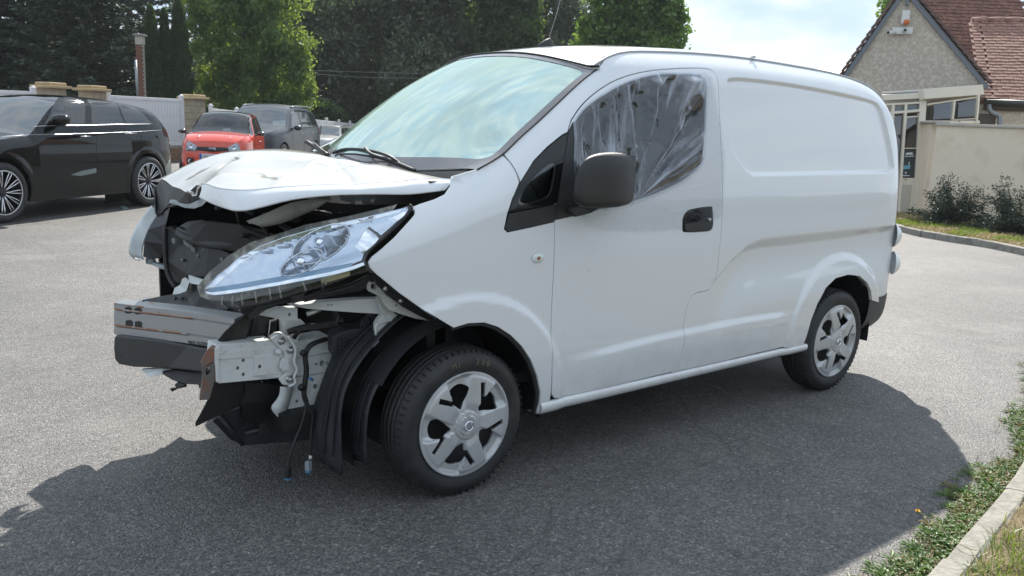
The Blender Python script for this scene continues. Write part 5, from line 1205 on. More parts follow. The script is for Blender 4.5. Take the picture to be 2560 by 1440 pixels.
# black lower duct behind and under the beam
duct=pplate('lower_duct',[(284,843,.56),(291,837,.55),(400,850,.2),(470,862,.0),(545,878,-.26),(545,925,-.26),(500,930,-.14),(420,921,.14),(330,918,.42),(298,912,.53),(286,900,.56),(283,870,.565)],(.07,.03,0),mat('duct_black',(.020,.021,.024),rough=.5,bump=.15,bscale=60),van,bevel=.012)
pplate('lower_bracket',[(350,925,.36),(400,921,.25),(430,922,.2),(420,930,.2),(380,944,.28),(365,940,.32),(366,934,.33)],(.02,.02,0),mat('plastic_white'),van)
pplate('undertray',[(405,928,.22),(440,925,.15),(500,930,0),(545,930,-.12),(560,955,-.16),(530,972,-.1),(490,962,0),(452,960,.08),(430,950,.14),(405,936,.2)],(.06,.05,0),mat('duct_black'),van,bevel=.004)
pplate('undertray_tab',[(424,972,.12),(440,970,.1),(436,962,.1),(444,955,.09),(462,962,.05),(465,968,.05),(445,972,.08),(430,980,.12)],(.01,.01,0),black_pl,van)
# --- near crash stub, flange, rail
y1=-.50
stub=pplate('crash_stub',[(541,864,y1),(600,858,y1),(682,852,y1),(696,862,y1),(700,900,y1),(700,945,y1),(612,953,y1),(546,959,y1),(543,935,y1),(538,905,y1)],(0,.095,.0),paint_in,van,holes=[[(a+4*math.cos(t),b+5*math.sin(t),y1) for t in np.linspace(0,2*math.pi,9)[:-1]] for a,b in ((609,902),(650,917),(595,921),(609,937))],bevel=.004)
pplate('stub_plate',[(546,884,y1-.006),(556,880,y1-.006),(690,868,y1-.006),(710,872,y1-.006),(712,930,y1-.006),(700,944,y1-.006),(635,942,y1-.006),(634,893,y1-.006),(548,900,y1-.006)],(0,.008,0),paint_in,stub,holes=[[(a+4*math.cos(t),b+5*math.sin(t),y1-.006) for t in np.linspace(0,2*math.pi,9)[:-1]] for a,b in ((650,917),)],bevel=.003)
pplate('stub_plate',[(636,892,y1-.011),(700,885,y1-.011),(704,935,y1-.011),(640,940,y1-.011)],(0,.006,0),paint_in,stub,holes=[[(a+4*math.cos(t),b+5*math.sin(t),y1-.011) for t in np.linspace(0,2*math.pi,9)[:-1]] for a,b in ((650,917),)],bevel=.004)
pplate('stub_lip',[(538,872,y1-.01),(550,868,y1-.01),(566,876,y1-.01),(562,884,y1-.01),(548,886,y1-.01),(546,956,y1-.01),(541,956,y1-.01),(538,905,y1-.01)],(0,.02,0),paint_in,stub,bevel=.002)
y2=-.515
fl=pplate('flange_plate',[(676,848,y2),(690,838,y2),(704,835,y2),(716,842,y2),(732,862,y2),(738,880,y2),(735,905,y2),(741,925,y2),(734,942,y2),(738,955,y2),(722,964,y2),(706,962,y2),(696,948,y2),(712,935,y2),(714,905,y2),(708,880,y2),(690,862,y2)],(.012,.05,0),paint_in,van,bevel=.004)
y3=-.53
tube('flange_rim',catmull(pl3([(704,836,y3),(722,845,y3),(736,868,y3),(738,885,y3),(735,905,y3),(742,925,y3),(735,942,y3),(738,957,y3),(722,966,y3)]),4),.006,paint_in,fl,seg=6)
for a,b in ((704,853),(726,875),(724,948),(697,880)):
    lathe('bolt',[(0,-.014),(.009,-.013),(.011,-.008),(.011,0),(.016,.001),(.016,.004)],at(a,b,y=y2-.004),(0,1,0),bolt_m if b!=880 else paint_in,fl,seg=6)
pplate('flange_gusset',[(706,895,y3),(722,898,y3),(724,925,y3),(708,930,y3),(698,920,y3),(700,905,y3)],(.01,.02,0),paint_in,fl,bevel=.004)
y4=-.47
hole=lambda a,b,r,y: [(a+r*.8*math.cos(t),b+r*math.sin(t),y) for t in np.linspace(0,2*math.pi,10)[:-1]]
rail=pplate('chassis_rail',[(736,862,y4),(780,850,y4),(815,843,y4),(829,842,y4),(832,880,y4),(831,919,y4),(850,919,y4),(884,912,y4),(876,950,y4),(867,985,y4),(845,977,y4),(842,1000,y4),(837,1024,y4),(790,1035,y4),(740,1050,y4),(712,1058,y4),(724,1010,y4),(732,968,y4),(742,940,y4)],(0,.12,0),paint_in,van,holes=[hole(791,911,4,y4),hole(806,909,8,y4),hole(819,908,4,y4),hole(789,967,7,y4),hole(743,1004,5,y4),hole(743,1026,5,y4)],bevel=.003)
tube('rail_bead',catmull(pl3([(745,893,y4-.003),(800,882,y4-.003),(830,878,y4-.003)]),3),.006,paint_in,rail,seg=6)
tube('rail_bead',catmull(pl3([(742,940,y4-.003),(800,930,y4-.003),(838,924,y4-.003)]),3),.005,paint_in,rail,seg=6)
tube('rail_seam',catmull(pl3([(712,1058,y4-.004),(770,1044,y4-.006),(837,1026,y4-.004)]),5),.007,paint_in,rail,seg=6)
grid('rail_gusset',[catmull(pl3([(700,966,-.50),(698,985,-.50),(690,1000,-.50),(679,1014,-.50),(680,1026,-.50),(690,1038,-.50),(708,1056,-.49)]),3),catmull(pl3([(733,968,-.48),(727,988,-.475),(722,1006,-.475),(716,1022,-.475),(712,1035,-.475),(710,1046,-.475),(712,1058,-.475)]),3)],paint_in,rail,thick=.006,flip=True)
pplate('rail_tab',[(852,905,-.52),(885,912,-.52),(884,925,-.52),(874,955,-.52),(866,985,-.52),(848,976,-.50),(856,950,-.51),(864,926,-.51)],(.004,.02,0),paint_in,rail,holes=[hole(869,922,4,-.52),hole(866,946,5,-.52)],bevel=.002)
# upper struts
pplate('upper_strut',[(728,764,-.55),(800,756,-.58),(900,748,-.62),(955,747,-.64),(956,785,-.64),(900,782,-.62),(830,777,-.59),(770,772,-.56)],(0,.05,0),paint_in,van,holes=[hole(821,762,2.5,-.585),hole(830,763,2.5,-.59)],bevel=.004)
pplate('upper_strut',[(607,781,-.50),(650,776,-.51),(700,772,-.52),(744,770,-.53),(744,802,-.53),(700,799,-.52),(680,794,-.52),(650,788,-.51)],(0,.05,0),paint_in,van,holes=[hole(679,775,2.5,-.515),hole(724,786,4.5,-.525)],bevel=.004)
pplate('strut_post',[(709,798,-.44),(752,798,-.44),(770,816,-.44),(756,824,-.44),(745,850,-.44),(757,872,-.44),(712,868,-.44)],(0,.05,0),paint_in,van,bevel=.003)
tube('gas_strut',pl3([(768,786,-.56),(800,774,-.56)]),.010,mat('strut_metal',(.5,.5,.46),rough=.35,metal=.6),van,seg=8)
# wing bracket with its round eye
def circ(cx,cy,rx_,ry_,a0,a1,n,y): return [(cx+rx_*math.cos(R(a)),cy+ry_*math.sin(R(a)),y) for a in np.linspace(a0,a1,n)]
yb_=-.72
br=pplate('wing_bracket',circ(936,715,17,18,100,350,12,yb_)+[(957,722,yb_),(966,738,yb_),(985,749,yb_),(1010,757,yb_),(1045,771,yb_),(1082,784,yb_),(1092,792,yb_),(1090,801,yb_),(1070,802,yb_),(1040,797,yb_),(1000,785,yb_),(975,776,yb_),(962,762,yb_),(953,748,yb_),(944,738,yb_)],(.0,.02,0),paint_in,van,holes=[circ(934,716,7,7.5,0,330,10,yb_),circ(992,764,3,3.5,0,300,6,yb_)],bevel=.003)
tube('bracket_ring',np.array([at(a,b,y=yb_-.004) for a,b,_ in circ(934,716,9,9.5,0,360,20,yb_)]),.003,paint_in,br,seg=5,cap=False)
yb2=-.68
pplate('wing_bracket',[(945,745,yb2),(956,748,yb2),(972,765,yb2),(990,786,yb2),(1000,790,yb2),(975,808,yb2),(960,826,yb2),(948,838,yb2),(940,840,yb2),(939,812,yb2),(946,800,yb2),(955,790,yb2)],(.01,.04,0),paint_in,van,bevel=.003)
tube('bracket_edge',catmull(pl3([(940,838,yb2-.006),(940,814,yb2-.006),(956,805,yb2-.006),(985,800,yb2-.006)]),4),.005,paint_in,van,seg=6)
pplate('wing_bracket_lower',[(934,826,-.64),(948,830,-.64),(947,858,-.64),(938,868,-.64),(926,878,-.63),(925,855,-.63)],(.01,.03,0),paint_in,van,holes=[hole(940,852,3,-.64)],bevel=.002)
pplate('wing_edge_strip',[(932,684,-.78),(1000,734,-.80),(1060,778,-.82),(1112,811,-.83),(1106,818,-.8),(1050,790,-.78),(1010,768,-.76),(975,742,-.75),(945,712,-.75)],(0,.02,0),black_pl,van,bevel=.002)
for a,b in ((962,722),(1001,752),(1092,806)): lathe('clip',[(0,-.01),(.008,-.009),(.009,.0)],at(a,b,y=-.79),(0,1,0),bolt_m,van,seg=8)
# black fuse box with ribs
fb=pplate('junction_box',[(829,842,-.56),(848,832,-.57),(872,824,-.58),(935,818,-.60),(944,826,-.60),(944,866,-.60),(930,880,-.60),(892,903,-.58),(858,914,-.57),(830,890,-.56)],(.03,.10,0),mat('box_black',(.022,.024,.028),rough=.5),van,bevel=.004)
for k in range(6):
    a=848+k*9; b=848+k*0; tube('box_rib',pl3([(a,b-2,-.575),(a,b+52,-.575)]),.0035,black_pl,fb,seg=4)
for k in range(6):
    b=852+k*9; tube('box_rib',pl3([(846,b+1,-.577),(893,b-4,-.59)]),.003,black_pl,fb,seg=4)
pplate('box_arm',[(900,812,-.60),(908,798,-.6),(913,804,-.6),(922,796,-.6),(928,802,-.6),(926,820,-.6),(940,824,-.6),(938,850,-.6),(915,856,-.6),(902,840,-.6)],(.02,.04,0),mat('box_black'),fb,bevel=.003)
# radiator pack, seen edge on
box('radiator',(-.66,-.02,.50),(.05,.74,.50),mat('fin_dark',(.02,.022,.024),rough=.5),van,bevel=.004)
vf=[boxvf((-.687,-.30+k*.018,.50),(.006,.004,.44)) for k in range(34)]
V,F=join(vf); mesh('radiator_fins',V,F,mat('fin_alu',(.10,.105,.11),rough=.5,metal=.5),van,False,kind='stuff')
pplate('radiator_frame',[(672,806,-.40),(690,800,-.40),(692,835,-.40),(678,850,-.40),(668,848,-.4)],(.03,.05,0),bay,van)
tube('bead_chain',pl3([(676,800,-.415),(672,830,-.415),(668,852,-.415)]),.003,bolt_m,van,seg=5)
tube('bead_chain',pl3([(655,952,-.415),(650,1004,-.415)]),.003,bolt_m,van,seg=5)
# rusty torn beam end and black deflectors
pplate('beam_stump',[(500,905,-.50),(508,888,-.50),(520,872,-.50),(536,866,-.50),(542,876,-.50),(538,900,-.50),(534,905,-.50),(520,912,-.50),(512,922,-.5),(503,918,-.5)],(.05,.08,0),rust,van,bevel=.004)
pplate('beam_stump',[(502,912,-.505),(512,920,-.505),(530,908,-.505),(538,912,-.505),(537,950,-.505),(524,1000,-.505),(498,1001,-.505),(504,965,-.505),(506,940,-.505)],(.02,.06,0),mat('beam_grey_dirty',(.13,.12,.11),rough=.6,col2=(.22,.10,.06),c2lo=.5,c2hi=.6,c2scale=16,bump=.3),van,holes=[[(514,925,-.505),(524,918,-.505),(526,930,-.505),(516,940,-.505)]],bevel=.003)
pplate('deflector',[(488,1068,-.50),(487,1058,-.50),(500,1035,-.5),(515,1006,-.50),(530,975,-.5),(538,952,-.50),(606,952,-.46),(610,985,-.45),(597,1015,-.46),(560,1036,-.48),(530,1048,-.49)],(.02,.03,0),mat('deflector_black',(.016,.015,.016),rough=.35,bump=.5,bscale=14,col2=(.05,.02,.03),c2lo=.6,c2hi=.8),van,bevel=.004)
pplate('deflector',[(541,853,-.46),(560,830,-.46),(590,802,-.44),(606,792,-.44),(628,797,-.43),(622,825,-.43),(612,853,-.44),(580,858,-.45)],(.03,.04,0),mat('deflector_black'),van,bevel=.004)
pplate('side_deflector',[(598,955,-.42),(700,960,-.42),(705,985,-.42),(690,1005,-.42),(690,1060,-.40),(650,1075,-.38),(610,1050,-.40),(600,1010,-.42)],(.04,.06,0),bay,van,bevel=.004)
lc=mat('lower_black',(.022,.024,.028),rough=.5,bump=.2,bscale=25)
lo=pplate('lower_crossmember',[(530,1052,-.36),(560,1030,-.36),(600,1018,-.38),(640,1030,-.36),(700,1050,-.38),(770,1058,-.4),(845,1050,-.44),(850,1080,-.44),(790,1100,-.4),(700,1108,-.36),(610,1115,-.34),(575,1100,-.34)],(.06,.20,-.0),lc,van,bevel=.006)
tube('crossmember_lip',pl3([(548,1040,-.375),(606,1112,-.355)]),.009,lc,lo,seg=6); tube('crossmember_bar',pl3([(612,1084,-.365),(672,1068,-.375)]),.010,mat('duct_grey'),lo,seg=8)
box('subframe',(-.25,-.25,.24),(.42,.50,.07),lc,van,bevel=.01)
tube('control_arm',[(-.05,-.30,.24),(-.02,-.62,.22)],.03,lc,van,seg=10); tube('drive_shaft',[(0,-.2,.31),(0,-.68,.31)],.018,lc,van,seg=8)
# wheel-arch liner, torn into two hanging flaps
def flap(name,rad,y0,y1,a0,a1,taper,mm,wob=.0):
    G=[]
    for a in np.linspace(a0,a1,26):
        t=(a-a0)/(a1-a0); row=[]
        for s in np.linspace(0,1,14):
            y=y0+(y1-y0)*s+taper*t; rr_=rad+.003*math.sin(s*18)+wob*math.sin(a*.13+s*3)*t+.02*t*s
            jag=.0
            aa=a+ (6*math.sin(s*7)+3*math.sin(s*19))*max(0,t-.9)*8*.1
            row.append((rr_*math.cos(R(aa)),y,.31+rr_*math.sin(R(aa))))
        G.append(row)
    o=grid(name,G,mm,van,thick=.004); 
    for s in (.3,.5):
        k=int(s*13); tube('liner_rib',[np.array(g[k])*[1,1,1]+[(g[k][0])*.012,0,(g[k][2]-.31)*.012] for g in G[1:-2]],.0035,liner_m,o,seg=5)
    return o
flap('arch_liner_flap',.415,-.80,-.60,78,196,.03,liner_m,.006)
flap('arch_liner_flap',.50,-.72,-.52,100,198,.00,liner_m,.012)
grid('liner_gap',[[(.44*math.cos(R(a)),y,.31+.44*math.sin(R(a))) for y in (-.7,-.3)] for a in np.linspace(60,200,20)],bay,van)
# --- wiring
wire=mat('loom_black',(.012,.012,.013),rough=.5)
h_=tube('wiring_loom',catmull(pl3([(815,848,-.50),(790,856,-.53),(772,868,-.54),(763,890,-.545),(766,925,-.545),(762,960,-.545),(760,985,-.545),(765,1004,-.545)]),5),.0105,wire,van,seg=8)
tube('loom_branch',catmull(pl3([(765,1002,-.545),(762,1030,-.55),(752,1065,-.56),(740,1095,-.565),(728,1130,-.57),(722,1160,-.57),(720,1178,-.57)]),5),.006,wire,h_,seg=7)
tube('loom_branch',catmull(pl3([(765,1000,-.545),(773,1018,-.55),(781,1040,-.555),(778,1080,-.56),(777,1120,-.565),(776,1150,-.565)]),5),.006,wire,h_,seg=7)
for a,b in ((757,882),(752,968)): lathe('loom_clip',[(0,-.012),(.014,-.012),(.014,0)],at(a,b,y=-.545),(0,1,0),wire,h_,seg=10)
tube('tape_mark',pl3([(770,944,-.55),(782,950,-.55)]),.006,mat('tape_blue',(.05,.16,.35),rough=.6),h_,seg=6)
def conn(px,py,y,c1,lab):
    p=at(px,py,y=y); o=box('connector',p,(.024,.020,.040),mat('conn_'+lab,c1,rough=.45),h_,rz=.5,bevel=.003)
    box('connector_shell',p+np.array([0,0,-.022]),(.020,.018,.014),mat('conn_blue',(.06,.22,.38),rough=.4),h_,rz=.5,bevel=.002)
conn(720,1182,-.57,(.015,.015,.017),'black'); conn(771,1164,-.565,(.30,.34,.37),'grey')
tube('connector_sleeve',pl3([(776,1138,-.565),(776,1147,-.565)]),.007,mat('sleeve_white',(.7,.7,.7),rough=.5),h_,seg=8)
tube('cable',catmull(pl3([(720,830,-.47),(760,818,-.5),(810,812,-.52),(860,800,-.55)]),4),.012,wire,van,seg=8)
tube('cable',catmull(pl3([(735,845,-.48),(752,825,-.5),(790,820,-.52),(850,812,-.54)]),4),.009,wire,van,seg=8)
tube('cable',catmull(pl3([(828,770,-.56),(846,790,-.57),(842,812,-.57),(870,830,-.57)]),4),.007,wire,van,seg=8)
# ================================================================ parked cars
CCX=CC
class CarFrame:
    def __init__(s,org,u,base,front,rear,cont,T=.14,dr=.07,x0r=2.0,z0=0.):
        s.o=np.array([org[0],org[1],z0]); s.u=np.array([u[0],u[1],0.])/np.hypot(*u); s.v=np.array([-s.u[1],s.u[0],0.])
        s.base=pchip(*base); s.front=pchip(*front); s.rear=pchip(*rear); s.C=catmull(np.array(cont,float),4); s.T=T; s.dr=dr; s.x0r=x0r
        s.arches=[]
    def w(s,P): P=np.asarray(P,float); return s.o+P[...,0:1]*s.u+P[...,1:2]*s.v+P[...,2:3]*np.array([0,0,1.])
    def cz(s,x): return np.interp(x,s.C[:,0],s.C[:,1])
    def W(s,x,z):
        x=np.asarray(x,float);z=np.asarray(z,float); q=np.stack([x.ravel(),z.ravel()],1); d=segdist(s.C[:,:2],q,False).reshape(x.shape); d=np.where(z>s.cz(x),0,d)
        w=s.base(z)-np.where(x<.6,s.front(x),0)-np.where(x>s.x0r,s.rear(np.maximum(x,s.x0r)),0)-s.dr*np.clip(1-d/s.T,0,1)**2.2
        for cx,cz_,r,a in s.arches: w=w+a*(1-sstep(r-.02,r+.05,np.hypot(x-cx,z-cz_)))*sstep(.1,.35,z)
        return w
    def side(s,sg=-1,off=0):
        return lambda P: s.w(np.stack([P[:,0],sg*(s.W(P[:,0],P[:,1])+off),P[:,1]],1))
    def trace(s,L_):
        out=[]
        for px,py in L_:
            Dd=CF*FPX+CR*(px-1280)+CU*(720-py); c=np.array([(CC-s.o)@s.u,(CC-s.o)@s.v,CC[2]]); d=np.array([Dd@s.u,Dd@s.v,Dd[2]])
            ys=np.linspace(-1.15,-.3,200); t=(ys-c[1])/d[1]; X=c[0]+d[0]*t; Z=c[2]+d[2]*t; g=ys+s.W(X,Z); i=np.where((g[:-1]<0)&(g[1:]>=0))[0]
            i=i[0] if len(i) else int(np.argmin(np.abs(g[:-1]))); f=np.clip(-g[i]/(g[i+1]-g[i]+1e-12),0,1); out.append((X[i]+(X[i+1]-X[i])*f,Z[i]+(Z[i+1]-Z[i])*f))
        return np.array(out)
def archpts(cx,r,cz=.0,z0=.25,n=22):
    a0=math.asin(max(-.99,min(.99,(z0-cz)/r))); return [(cx+r*math.cos(a),cz+r*math.sin(a)) for a in np.linspace(a0,math.pi-a0,n)]
def topgrid(fr,name,x0,x1,crown,m,par,nx=24,ny=15,off=0,inset=1.0,zlift=0):
    G=[]
    for x in np.linspace(x0,x1,nx):
        xx=np.array([x]); ze=fr.cz(xx)[0]; ye=max(fr.W(xx,np.array([ze]))[0],.2)*inset; G.append([fr.w(np.array([x-0.0,ye*s,ze+crown(x)*(1-abs(s)**2.2)+zlift])) for s in np.linspace(-1,1,ny)])
    return grid(name,G,m,par,flip=True)
def car_body(fr,name,label,xf,xr,zb,arch,mp,ranges,win,glass,crown,bpil=None,group=None,roofm=None,cladding=None):
    root=empty(name,tuple(fr.w(np.array([1.3,0,0]))),0,label,'car',group)
    C=fr.C; top=[(x,z) for x,z in C if xf+.01<x<xr-.01]
    out=[(xf,zb+.05)]+[(xf,fr.cz(xf))]+top+[(xr,fr.cz(xr)),(xr,zb+.1)]
    lower=[]
    for cx,r,cz_ in arch[::-1]: lower+=archpts(cx,r,cz_,zb)
    out=out+lower
    body=surf('body_side',[np.array(out)],fr.side(-1),mp,root,res=.03,flange=.02,nflip=False)
    surf('body_side',[np.array(out)],fr.side(1),mp,root,res=.08,flange=.02,nflip=True)
    for x0,x1,m,nm in ranges: topgrid(fr,nm,x0,x1,crown,m,root)
    # nose and tail
    for xe,sgn,nm in ((xf,-1,'nose'),(xr,1,'tail')):
        G=[]
        ze=fr.cz(xe)
        for t in np.linspace(0,1,10):
            z=zb+.05+(ze-zb-.05)*t; wv=fr.W(np.array([xe]),np.array([z]))[0]; G.append([fr.w(np.array([xe+sgn*(.10*(1-s*s))*math.sin(math.pi*(.25+.6*t)),wv*s,z+crown(xe)*(1-abs(s)**2.2)*t])) for s in np.linspace(-1,1,13)])
        grid(nm,G,mp,root,flip=(sgn<0))
    c=fr.w(np.array([(xf+xr)/2,0,.30])); rz=math.atan2(fr.u[1],fr.u[0]); box('floor_pan',c,(xr-xf-.3,1.5,.14),bay,root,rz=rz,bevel=0)
    for cx,r,cz_ in arch:
        G=[[fr.w(np.array([cx+r*math.cos(a),y,cz_+r*math.sin(a)])) for a in np.linspace(-.1,math.pi+.1,20)] for y in (-fr.base(.6)+.03,-.5)]; grid('wheel_arch',G,bay,root)
        box('arch_wall',fr.w(np.array([cx,-.5,.45])),(.9,.02,.8),bay,root,rz=rz,bevel=0)
    for L_ in win: 
        surf('side_window',[L_],fr.side(-1,.004),glass,root,res=.06,flange=.004)
    return root
def car_wheel(fr,root,x,y,Ro,Rr,spokes,sg=-1,wd=.25,double=True):
    c=fr.w(np.array([x,y,Ro])); ax=fr.v*(1 if sg<0 else -1)
    h=wd/2; t=lathe('wheel',[(Rr-.01,-h+.03),(Rr+.005,-h),(Rr+.03,-h-.006),((Rr+Ro)/2,-h-.01),(Ro-.02,-h+.006),(Ro-.003,-h+.02),(Ro,-h+.04),(Ro,h-.04),(Ro-.02,h),(Rr,h)],c,ax,rubber,root,seg=56)
    if sg<0:
        lathe('rim',[(Rr+.006,-h-.002),(Rr-.004,-h-.004),(Rr-.014,-h+.006),(Rr-.03,.02),(Rr-.03,.09),(0,.09)],c,ax,mat('alloy_dark',(.03,.03,.033),rough=.3,metal=.5),t,seg=48)
        lathe('rim_edge',[(Rr+.004,-h-.003),(Rr-.003,-h-.007),(Rr-.012,-h-.003)],c,ax,mat('alloy_bright',(.62,.62,.64),rough=.2,metal=.9),t,seg=48)
        lathe('hub_cap',[(0,-h+.02),(.03,-h+.02),(.055,-h+.03),(.06,-h+.06)],c,ax,mat('alloy_dark'),t,seg=20)
        vf=[]
        for k in range(spokes):
            a=2*math.pi*k/spokes
            for da in ((-.075,.075) if double else (0,)):
                r0,r1=.05,Rr-.012; pr=[]
                for t_ in np.linspace(0,1,5):
                    rr_=r0+(r1-r0)*t_; aa=a+da*(.35+.9*math.sin(t_*math.pi*.75)) ; pr.append(c+fr.u*rr_*math.cos(aa)+np.array([0,0,1.])*rr_*math.sin(aa)+ax*(-h+.03-.03*t_))
                vf.append(tubevf(np.array(pr),.010,5,True,[.006,.008,.009,.010,.009]))
        V,F=join(vf); mesh('spokes',V,F,mat('alloy_bright'),t)
    return t
black_paint=mat('black_paint',(.004,.005,.0055),rough=.04,spec=.5)
smoke=mat('smoked_glass',(.030,.034,.036),rough=.03,spec=1.0)
# --- black SUV
oF=at(10,558,z=0)[:2]; oR=at(372,514,z=0)[:2]; u=(oR-oF)/np.linalg.norm(oR-oF); WB=np.linalg.norm(oR-oF)
v=np.array([-u[1],u[0]]); org=oF+v*.93
suv=CarFrame(org,u,([.2,.35,.6,.85,1.05,1.2,1.4,1.55,1.66],[.93,.955,.975,.972,.955,.915,.83,.76,.70]),([-.95,-.85,-.7,-.4,0,.6],[.42,.25,.13,.05,.01,0]),([2.4,3.0,3.4,3.55,3.62,3.66],[0,.03,.10,.19,.30,.42]),
   [(-.98,.70),(-.9,.86),(-.5,.98),(0,1.05),(.40,1.09),(.56,1.12),(.85,1.32),(1.12,1.49),(1.35,1.575),(1.7,1.615),(2.1,1.615),(2.5,1.59),(2.9,1.54),(3.2,1.49),(3.32,1.42),(3.48,1.24),(3.56,1.10),(3.64,.9),(3.70,.6)],x0r=2.4)
suv.arches=[(0,.39,.50,.006),(WB,.39,.50,.006)]
gl1=suv.trace([(111,311),(128,277),(144,245),(172,242),(203,247),(211,311)]); gl2=suv.trace([(217,249),(286,256),(299,281),(311,309),(229,311)]); gl3=suv.trace([(292,257),(333,267),(356,284),(378,308),(315,309),(303,282)])
crown=lambda x: float(np.interp(x,[-.9,.4,.6,1.2,2,3.2,3.6],[.05,.06,.05,.05,.045,.04,.02]))
S=car_body(suv,'black_suv','glossy black SUV with chrome multi-spoke wheels parked at the left','',0,0,0,0,0,0,0) if False else None
wsg=glassmat('car_windscreen',(.35,.42,.40),extra=.22,dust=.06,dustcol=(.3,.36,.36))
S=car_body(suv,'black_suv','glossy black SUV with chrome multi-spoke wheels parked at the left',-.92,3.66,.24,[(0,.445,.39),(WB,.445,.39)],black_paint,
  [(-.92,.50,black_paint,'bonnet'),(.50,1.26,wsg,'windscreen'),(1.26,3.22,black_paint,'roof'),(3.22,3.58,smoke,'rear_window')],[gl1,gl2,gl3],smoke,crown)
chr_m=mat('trim_bright',(.55,.56,.58),rough=.18,metal=1)
P=suv.trace([(84,317),(130,314),(211,313),(311,311),(380,310)]); tube('window_trim',suv.side(-1,.008)(catmull(P,6)),.006,chr_m,S,seg=6)
P=suv.trace([(0,342),(84,337),(200,334),(320,330),(417,324)]); tube('side_crease',suv.side(-1,.002)(catmull(P,8)),.0028,chr_m,S,seg=6)
for L_ in ([(84,322),(84,400),(88,470),(92,508)],[(236,314),(241,400),(243,480)],[(352,312),(354,350),(350,380)]):
    P=suv.trace(L_); tube('door_gap',suv.side(-1,-.001)(catmull(P,6)),.004,dark,S,seg=5)
for L_ in ([(200,341),(225,341)],[(310,334),(340,333)]):
    P=suv.trace(L_); tube('door_handle',suv.side(-1,.010)(P),.012,chr_m,S,seg=8)
P=suv.trace([(175,436),(243,422),(285,424),(243,434)])
surf('sill_reflector',[suv.trace([(176,437),(205,427),(240,420),(241,432),(200,440)])],suv.side(-1,.004),mat('sill_grey',(.20,.23,.22),rough=.3),S,res=.1,flange=0)
P=suv.trace([(212,245),(214,280),(216,312)]); 
surf('door_pillar',[suv.trace([(203,247),(217,248),(228,311),(211,311)])],suv.side(-1,.005),black_gl,S,res=.1,flange=0)
P=suv.trace([(250,233),(300,247),(345,263)])
mc=suv.w(np.array([.88,-1.06,1.13]))
mc=at(148,300,d=(suv.w(np.array([.95,-1.08,1.1]))-CC)@CF)
G=[]
for s,dd in ((.05,-.13),(.5,-.12),(.85,-.07),(1,0),(.97,.06),(.9,.09),(.05,.095)):
    G.append([mc+suv.u*dd*.9+suv.v*(-.135*s*math.cos(t))+np.array([0,0,.085*s*math.sin(t)+.012*math.cos(t)]) for t in np.linspace(0,2*math.pi,21)[:-1]])
mm=grid('wing_mirror',G,black_paint,S,close=True,flip=True)
tube('mirror_arm',[mc+suv.v*.10-[0,0,.05],mc+suv.v*.22-[0,0,.10]],.03,black_gl,mm,seg=8)
surf('tail_lamp',[suv.trace([(405,322),(420,322),(421,345),(412,340)])],suv.side(-1,.008),mat('lamp_red_dark',(.06,.01,.012),rough=.1),S,res=.1,flange=.01)
surf('bumper_corner',[suv.trace([(412,420),(424,400),(424,440),(416,460)])],suv.side(-1,.006),mat('sill_grey'),S,res=.1,flange=.005)
for x in (0,WB):
    car_wheel(suv,S,x,-.85,.39,.285,11); car_wheel(suv,S,x,.85,.39,.285,11,sg=1)
# interior dark so that glass reads
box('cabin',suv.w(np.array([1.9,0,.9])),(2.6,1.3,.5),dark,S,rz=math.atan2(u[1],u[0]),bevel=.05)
# --- red microcar, front towards the road
def rot(a): return np.array([math.cos(a),math.sin(a)])
va_=math.atan2(CF[1],CF[0])  # view azimuth
red=mat('red_paint',(.66,.055,.022),rough=.22,coat=1)
pr=gp(530,18.2); ray=math.atan2(pr[1]-CC[1],pr[0]-CC[0])
ur=rot(ray-R(12))      # car x axis (rearwards)
vr=np.array([-ur[1],ur[0]])
orr=pr+ur*.45
rc=CarFrame(orr,ur,([.15,.3,.6,.8,.95,1.15,1.35,1.5],[.70,.735,.75,.745,.73,.67,.60,.56]),([-.5,-.42,-.3,-.1,.2,.6],[.26,.16,.08,.03,.0,0]),([1.6,2.0,2.15,2.25],[0,.05,.12,.25]),
   [(-.52,.74),(-.46,.86),(-.25,.96),(.0,1.005),(.22,1.02),(.40,1.10),(.62,1.28),(.82,1.41),(1.05,1.465),(1.5,1.475),(1.85,1.45),(2.1,1.36),(2.22,1.1),(2.28,.8)],x0r=1.6)
rc.arches=[(0,.28,.36,.03),(1.75,.28,.36,.03)]
rg=glassmat('microcar_screen',(.45,.5,.5),extra=.10)
Rc=car_body(rc,'red_microcar','small red car with a black roof facing the photographer','',0,0,0,0,0,0,0) if False else None
sidew=[np.array([(.50,1.02),(.62,1.16),(.80,1.33),(.98,1.40),(1.22,1.405),(1.22,1.04)]),np.array([(1.28,1.04),(1.28,1.40),(1.60,1.39),(1.85,1.30),(1.80,1.10)])]
Rc=car_body(rc,'red_microcar','small red car with a black roof and number plate facing the photographer',-.46,2.24,.18,[(0,.32,.28),(1.75,.32,.28)],red,
  [(-.46,.24,red,'bonnet'),(.24,.90,rg,'windscreen'),(.90,2.05,mat('roof_black',(.012,.012,.014),rough=.15,coat=1),'roof'),(2.05,2.22,smoke,'rear_window')],sidew,smoke,lambda x: float(np.interp(x,[-.5,-.3,.3,.9,2,2.2],[.02,.03,.05,.05,.04,.02])))
